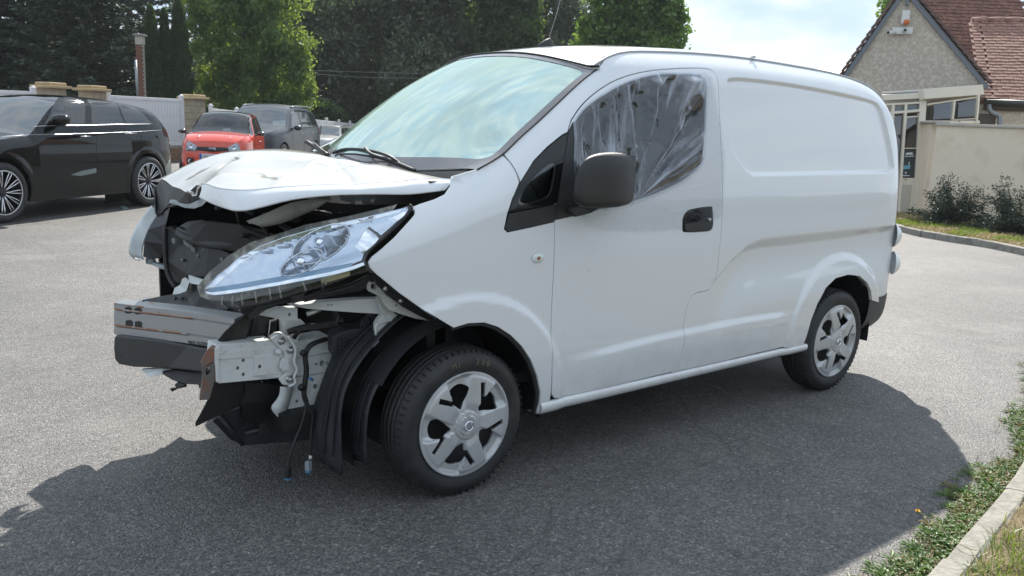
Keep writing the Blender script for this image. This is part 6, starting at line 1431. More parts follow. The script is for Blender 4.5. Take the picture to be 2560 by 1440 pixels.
# black pillars over the red sides
surf('black_pillar',[np.array([(.24,.995),(.40,1.11),(.62,1.29),(.82,1.42),(1.05,1.46),(1.5,1.47),(1.85,1.445),(2.08,1.35),(1.9,1.34),(1.6,1.40),(1.05,1.42),(.80,1.36),(.6,1.19),(.46,1.04)])],rc.side(-1,.003),mat('roof_black'),Rc,res=.05,flange=.002)
surf('black_pillar',[np.array([(.24,.995),(.40,1.11),(.62,1.29),(.82,1.42),(1.05,1.46),(1.5,1.47),(1.5,1.40),(.80,1.36),(.6,1.19),(.46,1.04)])],rc.side(1,.003),mat('roof_black'),Rc,res=.05,flange=.002,nflip=True)
def nose_pt(s,z,off=.0):   # s -1..1 across the front
    xe=-.46; ze=rc.cz(xe); zb=.18; t=(z-zb-.05)/(ze-zb-.05); wv=rc.W(np.array([xe]),np.array([z]))[0]; sb=math.sin(math.pi*(.25+.6*min(max(t,0),1)))
    return rc.w(np.array([xe-.10*(1-s*s)*sb-off,wv*s,z]))
def nose_patch(name,s0,s1,zs,m,off=.006,par=None,thick=.02,n=12):
    """zs: function s-> (z0,z1)"""
    G=[[nose_pt(s,z,off) for s in np.linspace(s0,s1,n)] for k in range(4) for z in [None]] if False else []
    for k in range(5):
        G.append([nose_pt(s,zs(s)[0]+(zs(s)[1]-zs(s)[0])*k/4,off) for s in np.linspace(s0,s1,n)])
    return grid(name,G,m,par or Rc,thick=thick,flip=False)
nose_patch('upper_grille',-.62,.62,lambda s:(.66+.04*abs(s),.76-.01*abs(s)),mat('grille_black',(.012,.012,.012),rough=.35),.008)
for k in range(4): nose_patch('grille_bar',-.58,.58,lambda s,k=k:(.675+.02*k+.03*abs(s),.681+.02*k+.03*abs(s)),mat('grille_bar',(.05,.05,.05),rough=.3),.014,thick=.004)
nose_patch('lower_grille',-.78,.78,lambda s:(.22,.36-.02*abs(s)),mat('grille_black'),.010)
# badge: chromed double loop
bp_=nose_pt(0,.725,.03); lat=rc.v; 
bd=tube('badge',catmull([bp_-lat*a+np.array([0,0,b]) for a,b in ((-.07,-.015),(-.055,.02),(-.03,.005),(-.035,-.02),(-.005,.022),(.01,-.005),(.035,.022),(.075,.012),(.05,.0),(.03,-.01),(.06,-.02),(.08,-.008))],3),.006,chrome,Rc,seg=6)
text('badge_letter','MC',bp_+np.array([0,0,-.03]),-lat,(0,0,1),.03,chrome,bd)
# plate
pc_=nose_pt(0,.56,.035); pl_=box('number_plate',pc_,(.012,.52,.11),mat('plate_white',(.72,.72,.74),rough=.3),Rc,rz=math.atan2(ur[1],ur[0]),bevel=.004)
box('plate_band',pc_-rc.u*.0075+lat*.235,(.003,.045,.106),mat('plate_blue',(.02,.10,.42),rough=.3),pl_,rz=math.atan2(ur[1],ur[0]),bevel=0)
# seen from the front, the viewer's right is +v of the car turned round
text('plate_text','GH 502 WK',pc_-rc.u*.009-lat*.02,-lat,(0,0,1),.095,mat('plate_ink',(.02,.02,.02),rough=.4),pl_,extr=.0008,sx=.86)
# head lamps
for sg in (-1,1):
    G=[]
    for k in range(5):
        row=[]
        for q in np.linspace(0,1,9):
            s=sg*(.60+.42*q); lo=.665-.01*q; hi=.76+.12*q-.02*q*q; z=lo+(hi-lo)*k/4
            if abs(s)<=1: row.append(nose_pt(s,z,.010))
            else:
                e=abs(s)-1; row.append(rc.w(np.array([-.46+e*.9,sg*(rc.W(np.array([-.46+e*.9]),np.array([z]))[0]+.010),z])))
        G.append(row)
    hl_=grid('headlamp',G,mat('lamp_grey',(.30,.33,.37),rough=.08,metal=.6,var=.5,vscale=30),Rc,thick=.01,flip=(sg>0))
    lathe('lamp_ring',[(.05,.01),(.055,-.008),(.045,-.012),(.04,.0),(.0,.004)],nose_pt(sg*.86,.76,.018),rc.u,mat('lamp_ring_m',(.7,.74,.8),rough=.1,metal=.9),hl_,seg=20)
    nose_patch('fog_panel',min(sg*.74,sg*1.0),max(sg*.74,sg*1.0),lambda s:(.36,.52),mat('grille_black'),.008,n=6)
    lathe('fog_lamp',[(.04,.01),(.045,-.008),(.036,-.012),(.0,-.004)],nose_pt(sg*.88,.44,.02),rc.u,mat('lamp_ring_m'),Rc,seg=16)
    # mirrors
    mcx=rc.w(np.array([.48,sg*.86,1.05])); G=[[mcx+rc.u*dd+rc.v*(.09*s*math.cos(t))+np.array([0,0,.055*s*math.sin(t)]) for t in np.linspace(0,2*math.pi,17)[:-1]] for s,dd in ((.05,-.07),(.6,-.06),(.95,-.02),(1,.03),(.9,.05),(.05,.05))]
    mo=grid('wing_mirror',G,mat('roof_black'),Rc,close=True,flip=True); tube('mirror_arm',[mcx-[0,0,.02],rc.w(np.array([.46,sg*.70,1.0]))],.015,mat('roof_black'),mo,seg=6)
for x in (0,1.75):
    for sg in (-1,1): car_wheel(rc,Rc,x,sg*.68,.28,.19,6,sg=sg,wd=.16)
for sg in (-.3,.3):
    se=box('seat_back',rc.w(np.array([1.05,sg,.95])),(.12,.42,.55),dark,Rc,rz=math.atan2(ur[1],ur[0]),bevel=.05); box('headrest',rc.w(np.array([1.10,sg,1.28])),(.08,.22,.14),dark,se,rz=math.atan2(ur[1],ur[0]),bevel=.04)
tube('bonnet_line',[rc.w(np.array([x,-.34-.1*(x+.4)*-1,rc.cz(x)+.022+.0])) for x in np.linspace(-.38,.2,8)],.006,red,Rc,seg=5); tube('bonnet_line',[rc.w(np.array([x,.34+.1*(x+.4)*-1,rc.cz(x)+.022])) for x in np.linspace(-.38,.2,8)],.006,red,Rc,seg=5)
P=[(.50,.98),(.52,.6),(.56,.25)]; tube('door_gap',rc.side(-1,.0)(np.array(P)),.004,dark,Rc,seg=4); tube('door_gap',rc.side(-1,.0)(np.array([(1.25,1.02),(1.27,.6),(1.2,.25)])),.004,dark,Rc,seg=4)
tube('door_handle',rc.side(-1,.012)(np.array([(1.02,.86),(1.18,.865)])),.012,chr_m,Rc,seg=6)
# --- grey SUV behind it
grey=mat('steel_grey_paint',(.045,.053,.064),rough=.25,spec=.4)
def generic(name,label,px,d,yaw,m,seed,L=4.8,H=1.75,wid=.95,near_x=0,roofm=None):
    p=gp(px,d); ray=math.atan2(p[1]-CC[1],p[0]-CC[0]); uu=rot(ray-R(yaw)); vv=np.array([-uu[1],uu[0]]); o=p+0*vv
    k=H/1.75
    f=CarFrame(o,uu,([.2,.4,.7,.95,1.1*k,1.3*k,1.5*k,1.68*k],[wid-.03,wid-.005,wid,wid-.01,wid-.04,wid-.11,wid-.18,wid-.24]),([-.9,-.8,-.6,-.3,0,.6],[.40,.22,.10,.04,.01,0]),([2.9,3.4,3.7,3.82,3.9],[0,.03,.08,.15,.28]),
      [(-.92,.75*k),(-.85,.92*k),(-.5,1.04*k),(.1,1.10*k),(.45,1.14*k),(.8,1.36*k),(1.1,1.56*k),(1.35,1.66*k),(1.8,1.70*k),(2.6,1.69*k),(3.2,1.64*k),(3.6,1.56*k),(3.75,1.35*k),(3.86,1.10*k),(3.92,.8*k),(3.94,.5)],x0r=2.9,z0=float(gz(*o)))
    f.arches=[(0,.37,.47,.015),(2.95,.37,.47,.015)]; z1,z2=1.16*k,1.60*k
    wins=[np.array([(.80,z1-.02),(.92,1.30*k),(1.18,1.50*k),(1.40,z2-.02),(1.72,z2),(1.72,z1)]),np.array([(1.80,z1),(1.80,z2),(2.6,z2-.01),(2.75,z1+.02)]),np.array([(2.83,z1+.03),(2.68,z2-.015),(3.2,z2-.06),(3.48,z1+.16),(3.5,z1+.06)])]
    r=car_body(f,name,label,-.86,3.86,.25,[(0,.42,.37),(2.95,.42,.37)],m,[(-.86,.42,m,'bonnet'),(.42,1.26,wsg,'windscreen'),(1.26,3.55,m,'roof'),(3.55,3.80,smoke,'rear_window')],wins,smoke,lambda x: .05)
    tube('window_trim',f.side(-1,.008)(np.array([(.78,z1-.035),(1.76,z1-.015),(2.8,z1+.0),(3.5,z1+.045)])),.010,chr_m,r,seg=5)
    for sg in (-1,1): tube('roof_rail',[f.w(np.array([x,sg*(wid-.27),1.672*k+.05*math.sin(math.pi*(x-1.4)/2.1)**.4])) for x in np.linspace(1.42,3.48,12)],.016,chr_m,r,seg=6)
    surf('tail_lamp',[np.array([(3.62,.98*k),(3.84,.96*k),(3.84,1.12*k),(3.70,1.12*k)])],f.side(-1,.01),mat('lamp_red',(.45,.02,.03),rough=.15,coat=1),r,res=.05,flange=.01)
    for a in ([(1.76,z1-.03),(1.78,.8),(1.76,.32)],[(2.78,z1-.02),(2.80,.8),(2.6,.5),(2.5,.32)],[(.72,1.1*k),(.74,.7),(.72,.32)]): tube('door_gap',f.side(-1,0)(catmull(a,4)),.004,dark,r,seg=4)
    for x in (1.55,2.6): tube('door_handle',f.side(-1,.014)(np.array([(x,.98*k),(x+.16,.985*k)])),.013,chr_m,r,seg=6)
    for x in (0,2.95):
        for sg in (-1,1): car_wheel(f,r,x,sg*(wid-.12),.37,.25,5,sg=sg,wd=.25)
    mcx=f.w(np.array([.92,-wid-.08,1.13*k])); G=[[mcx+f.u*dd+f.v*(.11*s*math.cos(t))+np.array([0,0,.075*s*math.sin(t)]) for t in np.linspace(0,2*math.pi,17)[:-1]] for s,dd in ((.05,-.08),(.6,-.07),(.95,-.02),(1,.03),(.9,.05),(.05,.05))]
    grid('wing_mirror',G,m,r,close=True,flip=True)
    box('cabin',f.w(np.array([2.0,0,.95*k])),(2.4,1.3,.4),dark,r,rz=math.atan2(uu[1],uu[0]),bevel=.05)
    return f,r
fg,Gs=generic('grey_suv','dark grey SUV with roof rails parked behind the red car',622,22.6,20,grey,1,H=1.78)
fh,Hs=generic('pale_car','pale car at the far end of the row, cut off by the van windscreen pillar',800,38,14,mat('pale_silver',(.42,.43,.44),rough=.3,metal=.5,coat=1),2,H=1.42,wid=.88)
# ================================================================ house at the right
def P2(px,d): return gp(px,d)
render_m=mat('rough_render',(.47,.41,.335),rough=.9,col2=(.62,.555,.47),c2lo=.45,c2hi=.6,c2scale=14,bump=.9,bscale=22)
wall_m=mat('cream_wall',(.80,.69,.55),rough=.85,col2=(.66,.54,.41),c2lo=.48,c2hi=.68,c2scale=1.6,bump=.4,bscale=60)
cream=mat('cream_frame',(.68,.62,.51),rough=.4)
tile_m=mat('roof_tile_red',(.22,.105,.075),rough=.8,col2=(.13,.065,.05),c2lo=.42,c2hi=.62,c2scale=3.5,var=.3,vscale=9,bump=.3)
tile_lit=mat('roof_tile_sunlit',(.35,.20,.15),rough=.75,col2=(.22,.115,.09),c2lo=.42,c2hi=.62,c2scale=3.5,var=.3,vscale=9,bump=.3)  # same tiles, colour lightened to paint in sun on the front roof
verge_m=mat('verge_tile',(.13,.085,.075),rough=.8,var=.35,vscale=6)
trim_g=mat('grey_trim',(.17,.19,.22),rough=.5)
dh=18.0
GL=at(2108,196,d=dh+.5); GR_=at(2452,216,d=dh-.4); AP=at(2262,-14,d=dh)
houser=empty('rendered_house',(GL[0],GL[1],0),0,'rendered house with steep tiled roof and pointed gable at the right','house')
hd=(GR_-GL); hd[2]=0; hl_=np.linalg.norm(hd); hd/=hl_; hn=np.array([hd[1],-hd[0],0.])   # towards the viewer
if hn@(CC-GL)<0: hn=-hn
ze=(GL[2]+GR_[2])/2; AP=GL+hd*((AP-GL)@hd); AP[2]=at(2262,-14,d=dh)[2]; 
GLb=GL.copy(); GLb[2]=ze-.02; GRb=GL+hd*hl_; GRb[2]=ze
wallpoly=[np.array([*(GLb[:2]),0.]),np.array([*(GRb[:2]),0.]),GRb,AP,GLb]
plate('gable_wall',wallpoly,-hn*.3,render_m,houser,bevel=0)
# verge: grey board and stepped verge tiles
for (a,b,nm) in ((GLb,AP,0),(AP,GRb,1)):
    dv=(b-a); L_=np.linalg.norm(dv); dv/=L_; upn=np.cross(hn,dv); upn=upn if upn[2]>0 else -upn
    a2=a+hn*.02-dv*(.15 if nm==0 else 0); L2=L_+.15
    Rm=np.stack([dv,hn,upn],1); box('barge_board',a2+dv*L2/2+upn*.03+hn*.03,(L2,.05,.09),trim_g,houser,R3=Rm,bevel=.004)
    n=int(L2/.17)
    for k in range(n):
        s=(k+.5)*.17; tl_=math.radians(9)*(1 if nm==0 else -1); d2=dv*math.cos(tl_)+upn*math.sin(tl_)*(-1 if nm==0 else -1); u2=np.cross(np.cross(d2,hn),d2)*0+upn
        u2=upn-d2*(upn@d2); u2/=np.linalg.norm(u2)
        box('verge_tile',a2+dv*s+upn*.13+hn*.02,(.20,.20,.05),verge_m,houser,R3=np.stack([d2,hn,u2],1),bevel=.006)
# roof slopes of the gable wing, going back
for a,b in ((GLb,AP),(AP,GRb)):
    G=[[a+hn*.0,b+hn*.0],[a-hn*3,b-hn*3]]; dv=(b-a)/np.linalg.norm(b-a); upn=np.cross(hn,dv); upn=upn if upn[2]>0 else -upn
    plate('wing_roof',[a+upn*.10,b+upn*.10,b-hn*3+upn*.10,a-hn*3+upn*.10],-upn*.06,tile_m,houser,bevel=0)
# main roofs: courses of tiles on a sloping deck, facing the viewer
tile0=None
def roof(name,eL,eR,pitch,slen,m,singles,back):
    """eL,eR eave ends; tiles of 0.17 x 0.12 exposed"""
    global tile0
    uu=eR-eL; uu[2]=0; L_=np.linalg.norm(uu); uu/=L_; bk=-hn.copy(); bk=bk-uu*(bk@uu); bk/=np.linalg.norm(bk)
    up=bk*math.cos(pitch)+np.array([0,0,1.])*math.sin(pitch); nn=np.cross(uu,up); nn=nn if nn[2]>0 else -nn
    plate(name,[eL,eR,eR+up*slen,eL+up*slen],-nn*.05,verge_m,houser,bevel=0)
    rows=int(slen/.115); cols_=int(L_/.175); vf=[];cnt=0
    sh=None
    for r_ in range(rows):
        for c_ in range(cols_+1):
            s=(c_+.5*(r_%2))*.175-(.04 if (c_==0 and r_%2) else 0)
            if s>L_: continue
            jit=rs_.normal()*.006; p=eL+uu*s+up*(.08+r_*.115+jit)+nn*(.022+abs(rs_.normal())*.003)
            d2=up*math.cos(.11)+nn*math.sin(.11)*-1; n2=np.cross(uu,d2); n2=n2 if n2@nn>0 else -n2
            Rm=np.stack([uu,d2,n2],1)
            if cnt<singles:
                if sh is None: sh=box('roof_tile',p,(.168,.165,.020),m,houser,R3=Rm,bevel=0); p0_=p
                else: o=sh.copy(); col.objects.link(o); o.location=Vector(p-p0_)
                cnt+=1
            else: vf.append(boxvf(p,(.168,.165,.020),R3=Rm))
    if vf: V,F=join(vf); mesh('tile_courses',V,F,m,houser,False,kind='stuff')
    return up,nn,uu
eL=at(2380,256,d=18.6); eR=at(2600,252,d=18.1); eL[2]=eR[2]
eL2=eL.copy(); 
eL=at(2300,256,d=19.8); eR=at(2640,256,d=19.8); eL[2]=eR[2]=(eL[2]+eR[2])/2-.1
roof('main_roof',eL,eR,R(52),7.5,tile_m,0,0)
eA=at(2462,249,d=17.9); eB=at(2760,249,d=17.3); eB[2]=eA[2]
up,nn,uu=roof('front_roof',eA,eB,R(38),3.02,tile_lit,299,0)
# ridge tiles of the front roof
for k in range(9):
    c=eA+up*3.02+uu*(.15+k*.34)+nn*.02; tube('ridge_tile',[c-uu*.16,c,c+uu*.17],.085,tile_lit,houser,seg=10,rs=[.075,.085,.092])
# gutter and downpipe
gu=mat('gutter_dark',(.07,.075,.08),rough=.45); gi=mat('downpipe_grey',(.20,.215,.23),rough=.4,metal=.3)
tube('gutter',[eA-hn*-.08-[0,0,.05],eB-hn*-.08-[0,0,.05]],.06,gu,houser,seg=10)
plate('fascia',[eA-[0,0,.05]+hn*.02,eB-[0,0,.05]+hn*.02,eB-[0,0,.22]+hn*.02,eA-[0,0,.22]+hn*.02],-hn*.03,mat('fascia_brown',(.06,.045,.035),rough=.7),houser,bevel=0)
hw0=eA-[0,0,.1]-uu*.9; hw1=eB-[0,0,.1]
plate('rear_wall',[np.array([hw0[0],hw0[1],0])-hn*.05,np.array([hw1[0],hw1[1],0])-hn*.05,hw1-hn*.05,hw0-hn*.05],-hn*.2,render_m,houser,bevel=0)
dd_=17.3
tube('downpipe',catmull([at(2472,262,d=dd_),at(2474,275,d=dd_),at(2482,283,d=dd_),at(2494,288,d=dd_),at(2499,296,d=dd_),at(2499,330,d=dd_)],5),.045,gi,houser,seg=10)
# alarm box and cameras on the gable
def gpt_(px,py,off=.08):
    Dd=CF*FPX+CR*(px-1280)+CU*(720-py); t=((GL-CC)@hn+off)/(Dd@hn); return CC+Dd*t
Rh=np.stack([hd,hn,np.array([0,0,1.])],1)
al=box('alarm_box',gpt_(2264,43),(.16,.08,.27),mat('alarm_white',(.68,.68,.66),rough=.4),R3=Rh,bevel=.02); tag(al,'white alarm siren box with an orange lens near the gable top','alarm box')
lathe('lens',[(0,-.03),(.05,-.02),(.062,.01)],gpt_(2266,55,.12),-hn,mat('orange_lens',(.6,.16,.04),rough=.3),al,seg=14)
cb=box('bracket_board',gpt_(2256,77,.04),(.40,.05,.14),mat('alarm_white'),houser,R3=Rh,bevel=.01)
for px,lab,cz_ in ((2262,'white security camera on the right end of the bracket below the alarm box',.0),(2236,'white security camera poking out at the left end of the bracket',.0)):
    p=gpt_(px-(8 if px<2250 else 0),76 if px>2250 else 82,.16); dirc=(hn*.8-hd*.6) if px<2250 else hn; dirc=dirc/np.linalg.norm(dirc)
    o=tube('security_camera',[p-dirc*.10,p+dirc*.10],.042,mat('alarm_white'),seg=12); tag(o,lab,'camera'); lathe('camera_lens',[(0,.0),(.030,.0),(.032,-.01)],p+dirc*.104,dirc,black_gl,o,seg=12)
box('vent',gpt_(2268,4,.04),(.07,.05,.16),trim_g,houser,R3=Rh,bevel=.01)
# --- veranda
vf_=16.6
def vp(px,py,d): return at(px,py,d=d)
ver=empty('glazed_porch',(*gp(2290,vf_,500),0),0,'cream framed glazed porch with narrow panes in front of the gable','porch')
def bar(name,a,b,wd,dp,m,par,off=0):
    a=np.array(a);b=np.array(b); dv=b-a; L_=np.linalg.norm(dv); dv/=L_; vd=CF.copy(); vd=vd-dv*(vd@dv); vd/=np.linalg.norm(vd); s=np.cross(dv,vd); return box(name,(a+b)/2+CF*off,(L_,wd,dp),m,par,R3=np.stack([dv,s,vd],1),bevel=.006)
d0=16.6; d1=17.6  # front plane and where it meets the house
pg=glassmat('porch_glass',(.20,.24,.25),extra=.12); inner=mat('porch_inside',(.10,.09,.08),rough=.8)
bar('gutter_beam',vp(2205,246,d0),vp(2304,240,d0),.11,.12,cream,ver); bar('gutter_beam',vp(2303,237,d0-.1),vp(2452,226,d1-.6),.20,.14,cream,ver)
bar('cover_strip',vp(2205,233,d0+.3),vp(2452,217,d1-.2),.05,.1,cream,ver)
plate('porch_roof',[vp(2205,238,d0),vp(2304,232,d0),vp(2452,218,d1-.5),vp(2452,212,d1+.2),vp(2205,228,d1+.3)],(0,0,-.03),trim_g,ver,bevel=0)
# posts and rails: (px top, py top, px bottom, py bottom)
for a,b,w_ in (((2232,262),(2218,560),.05),((2264,258),(2243,560),.05),((2306,252),(2288,558),.13),((2385,252),(2380,300),.035),((2446,238),(2440,304),.035)):
    bar('post',vp(*a,d0),vp(*b,d0),w_,.08,cream,ver)
bar('rail',vp(2215,284,d0),vp(2308,276,d0),.05,.07,cream,ver); bar('rail',vp(2200,263,d0),vp(2306,257,d0),.04,.07,cream,ver)
bar('rail',vp(2306,306,d0),vp(2446,306,d1-.6),.06,.08,cream,ver); bar('rail',vp(2316,262,d0),vp(2446,243,d1-.6),.035,.06,cream,ver); bar('rail',vp(2380,300,d0+.3),vp(2440,297,d1-.6),.02,.05,cream,ver)
def pane(name,L_,par=ver,m=pg): 
    o=plate(name,[vp(a,b,dd) for a,b,dd in L_],CF*.008,m,par,bevel=0); return o
pane('pane',[(2268,264,d0+.02),(2300,260,d0+.02),(2300,276,d0+.02),(2266,279,d0+.02)]); pane('pane',[(2228,268,d0+.02),(2260,265,d0+.02),(2260,279,d0+.02),(2228,281,d0+.02)])
pane('pane',[(2318,268,d0+.05),(2380,253,d0+.4),(2376,296,d0+.4),(2313,300,d0+.05)]); pane('pane',[(2388,252,d0+.4),(2443,240,d1-.6),(2436,290,d1-.6),(2382,294,d0+.4)])
# door
dr_=vp
dl=[(2266,290),(2302,287),(2286,545),(2246,545)]
door_o=plate('door_leaf',[vp(2266,291,d0),vp(2305,288,d0),vp(2289,548,d0),vp(2246,548,d0)],CF*.04,cream,ver,holes=[[vp(2268,295,d0),vp(2300,292,d0),vp(2288,445,d0),vp(2252,445,d0)]],bevel=.004)
plate('door_pane',[vp(2267,294,d0+.02),vp(2301,291,d0+.02),vp(2289,446,d0+.02),vp(2251,446,d0+.02)],CF*.008,pg,door_o,bevel=0)
plate('kick_panel',[vp(2252,462,d0-.012),vp(2280,462,d0-.012),vp(2272,535,d0-.012),vp(2248,535,d0-.012)],CF*.01,mat('kick',(.46,.43,.36),rough=.5),door_o,bevel=.004)
bar('mid_rail',vp(2258,371,d0-.01),vp(2292,371,d0-.01),.02,.03,cream,door_o)
poster=plate('poster',[vp(2259,376,d0+.005),vp(2290,374,d0+.005),vp(2284,442,d0+.005),vp(2252,442,d0+.005)],CF*.004,mat('poster_dark',(.03,.04,.045),rough=.3),door_o,bevel=0)
cyan=mat('poster_cyan',(.12,.36,.46),rough=.4); pw=mat('poster_white',(.6,.64,.64),rough=.4)
for L_,m in (([(2266,382),(2281,381),(2283,386),(2264,387)],pw),([(2262,390),(2285,389),(2285,391),(2262,392)],pw),([(2258,414),(2276,413),(2275,422),(2257,423)],cyan),([(2272,404),(2274,404),(2274,413),(2272,413)],pw),([(2262,430),(2267,430),(2264,436)],pw),([(2256,438),(2274,438),(2274,440),(2256,440)],pw)):
    plate('print',[vp(a,b,d0-.004) for a,b in L_],CF*.003,m,poster,bevel=0)
for a,b in ((2296,281),(2264,449),(2320,304),(2342,304),(2366,304),(2398,304)): box('vent_clip',vp(a,b,d0-.06 if a<2310 else d0),(.03,.03,.012),dark,ver,bevel=0)
plate('side_leaf',[vp(2232,290,d0+.02),vp(2258,289,d0+.02),vp(2240,548,d0+.02),vp(2205,548,d0+.02)],CF*.01,pg,ver,bevel=0)
box('porch_back',vp(2330,420,d1+.4),(2.1,.1,2.3),inner,ver,rz=math.atan2(hd[1],hd[0]),bevel=0)
# --- boundary wall
A=gp(2342,15.9,314); B=gp(2900,14.4,314); A0=gp(2306,16.6,308)
zt=at(2342,314,d=15.9)[2]; zt2=zt
gw=lambda q,z: np.array([q[0],q[1],z])
uw=(B-A)/np.linalg.norm(B-A); nw=np.array([uw[1],-uw[0]]); nw=nw if nw@(CC[:2]-A)>0 else -nw; nw3=np.array([*nw,0.])
bw=empty('boundary_wall',(A[0],A[1],0),0,'cream rendered garden wall with flat coping at the right edge','wall')
plate('wall_face',[gw(A,0),gw(B,0),gw(B,zt),gw(A,zt)],-nw3*.22,wall_m,bw,bevel=0)
n2=A0-A; A2=A+n2/np.linalg.norm(n2)*.23
plate('wall_return',[gw(A2,0),gw(A2,zt+.04),gw(A0,zt+.04),gw(A0,0)],np.array([uw[0],uw[1],0])*.2,wall_m,bw,bevel=0)
rzw=math.atan2(uw[1],uw[0]); cc=(A+B)/2; Lw=np.linalg.norm(B-A)
box('coping',(cc[0]-nw[0]*.11,cc[1]-nw[1]*.11,zt+.025),(Lw+.06,.30,.05),mat('coping_grey',(.45,.42,.37),rough=.8,var=.15),bw,rz=rzw,bevel=.008)
cr0=(A+A0)/2; box('coping',(cr0[0]+uw[0]*.08,cr0[1]+uw[1]*.08,zt+.065),(np.linalg.norm(A0-A),.28,.04),mat('coping_grey'),bw,rz=math.atan2((A0-A)[1],(A0-A)[0]),bevel=.008)
# --- seamed metal roof left of the gable
mr=empty('metal_roof_building',(*gp(2070,24),0),0,'low building behind the van with pale seamed metal roof','building')
m0,m1=at(2000,190,d=24),at(2150,200,d=24); m2,m3=at(2150,166,d=27),at(2000,176,d=27)
mp2=mat('metal_roof',(.36,.33,.31),rough=.5,metal=.2,var=.12)
plate('roof_sheet',[m0,m1,m2,m3],(0,0,-.06),mp2,mr,bevel=0)
for k in range(11):
    t=k/10; tube('roof_seam',[m0*(1-t)+m1*t+[0,0,.02],m3*(1-t)+m2*t+[0,0,.02]],.025,mat('seam_pale',(.62,.61,.6),rough=.4),mr,seg=5)
box('wall',((m0+m1)/2+[0,0,-1.6]+CF*[1.2,1.2,0]),(2.,1.6,2.9),render_m,mr,rz=math.atan2(hd[1],hd[0]),bevel=0)
# ================================================================ verges and kerbs
conc=mat('kerb_concrete',(.30,.285,.25),rough=.9,col2=(.20,.19,.165),c2lo=.45,c2hi=.65,c2scale=9,var=.2,vscale=30,bump=.6,bscale=60)
soil=mat('dry_soil',(.20,.155,.095),rough=.95,col2=(.12,.10,.05),c2lo=.4,c2hi=.62,c2scale=6,bump=.6,bscale=40)
grass_s=mat('verge_soil',(.16,.15,.07),rough=.95,col2=(.09,.10,.035),c2lo=.4,c2hi=.6,c2scale=3,bump=.6,bscale=30)
def kerb(name,L_,wd,h,label,stone=1.0,z0=0):
    P=densify(catmull(np.array(L_,float),8),.05,False); d=np.concatenate([[0],np.cumsum(np.linalg.norm(np.diff(P,axis=0),axis=1))]); root=empty(name,(P[0][0],P[0][1],0),0,label,'kerb')
    s=0;k=0
    while s<d[-1]-.2:
        e=min(s+stone-.012,d[-1]); q=[np.array([np.interp(t,d,P[:,0]),np.interp(t,d,P[:,1])]) for t in np.linspace(s,e,5)]; T_=q[-1]-q[0]; T_/=np.linalg.norm(T_); n=np.array([-T_[1],T_[0]])
        hh=h+rs_.normal()*.003; sec=[(-wd/2,-.1),(-wd/2,hh-.008),(-wd/2+.01,hh),(wd/2-.01,hh),(wd/2,hh-.01),(wd/2,-.1)]
        G=[[np.array([*(p+n*(a+rs_.normal()*.003)),z0+b+rs_.normal()*.0022]) for a,b in sec] for p in q]
        V=np.array(G).reshape(-1,3); F=[(i*6+j,i*6+j+1,(i+1)*6+j+1,(i+1)*6+j) for i in range(4) for j in range(5)]+[tuple(range(6))[::-1],tuple(24+j for j in range(6))]
        mesh('kerb_stone',V,F,conc,root,False); s+=stone; k+=1
    return root
K=[(4.6,-1.50),(3.4,-1.86),(2.43,-2.125),(1.66,-2.27),(1.04,-2.375),(.2,-2.49),(-.9,-2.60)]
kerb('concrete_kerb',K,.088,.045,'narrow concrete kerb with weeds along it in the bottom right corner',.9)
Kp=catmull(np.array(K,float),6)
verge=np.concatenate([np.concatenate([Kp-[0,.04],np.full((len(Kp),1),.030)],1),[[-1.0,-4.6,.03],[4.0,-5.5,.03],[9,-4,.03],[6,-1.5,.03]]]) 
plate('grass_verge_ground',list(verge),(0,0,-.03),soil,None,bevel=0)['kind']='structure'
# far verge by the wall
kf=[gpt(2215,567),gpt(2250,577),gpt(2300,590),gpt(2380,604),gpt(2470,618),gpt(2560,637),gpt(2700,672)]
kf=[np.array(k_) for k_ in kf]
kerb('concrete_kerb',kf[::-1],.14,.10,'pale concrete kerb of the grass strip below the garden wall',1.0)
far=catmull(np.array(kf),4); bk=np.array([0.8,0.35])
vg=[np.array([*p,.085]) for p in far]+[gw(gp(2950,16.5,560),.085),gw(gp(2290,18.5,560),.085),gw(gp(2150,19.5,560),.085),gw(gp(2150,15.6,560),.085)]
plate('far_grass_strip',vg,(0,0,-.06),grass_s,None,bevel=0)['kind']='structure'
# ---------------------------------------------------------------- grass and weeds
def blades(P,h,wd,rs,lean=.5,z=0):
    n=len(P); a=rs.rand(n)*2*math.pi; hh=h*(.4+rs.rand(n)); d=np.stack([np.cos(a),np.sin(a),0*a],1); sd_=np.stack([-np.sin(a),np.cos(a),0*a],1)*wd*(.6+.8*rs.rand(n,1))
    ln=lean*rs.rand(n,1)*hh[:,None]; b=np.array(P); m=b+d*ln*.35+np.stack([0*a,0*a,hh*.6],1); t=b+d*ln*1.2+np.stack([0*a,0*a,hh],1)
    V=np.stack([b-sd_,b+sd_,m+sd_*.8,m-sd_*.8,t],1).reshape(-1,3); i=np.arange(n)[:,None]*5
    F=np.concatenate([i+[0,1,2],i+[0,2,3],i+[3,2,4]]); return V,F
def scatter_poly(poly,n,rs,z):
    poly=np.array(poly)[:,:2]; lo,hi=poly.min(0),poly.max(0); Q=lo+(hi-lo)*rs.rand(n*3,2); Q=Q[inside(poly,Q)][:n]; return np.concatenate([Q,np.full((len(Q),1),z)],1)
def vis(P,m=80): 
    q=pxof(P); return P[(q[:,0]>-m)&(q[:,0]<2560+m)&(q[:,1]<1440+m*2)&(q[:,1]>0)]
green=leafmat('grass_blade',(.11,.17,.03),(.17,.19,.05),(.30,.40,.06),.35,vs=2.); dry=leafmat('dry_grass',(.42,.34,.18),(.34,.27,.14),(.4,.32,.15),.3,vs=4.); weed_m=leafmat('weed_leaf',(.055,.115,.025),(.09,.16,.03),(.22,.36,.05),.35,vs=6.)
rs=np.random.RandomState(11)
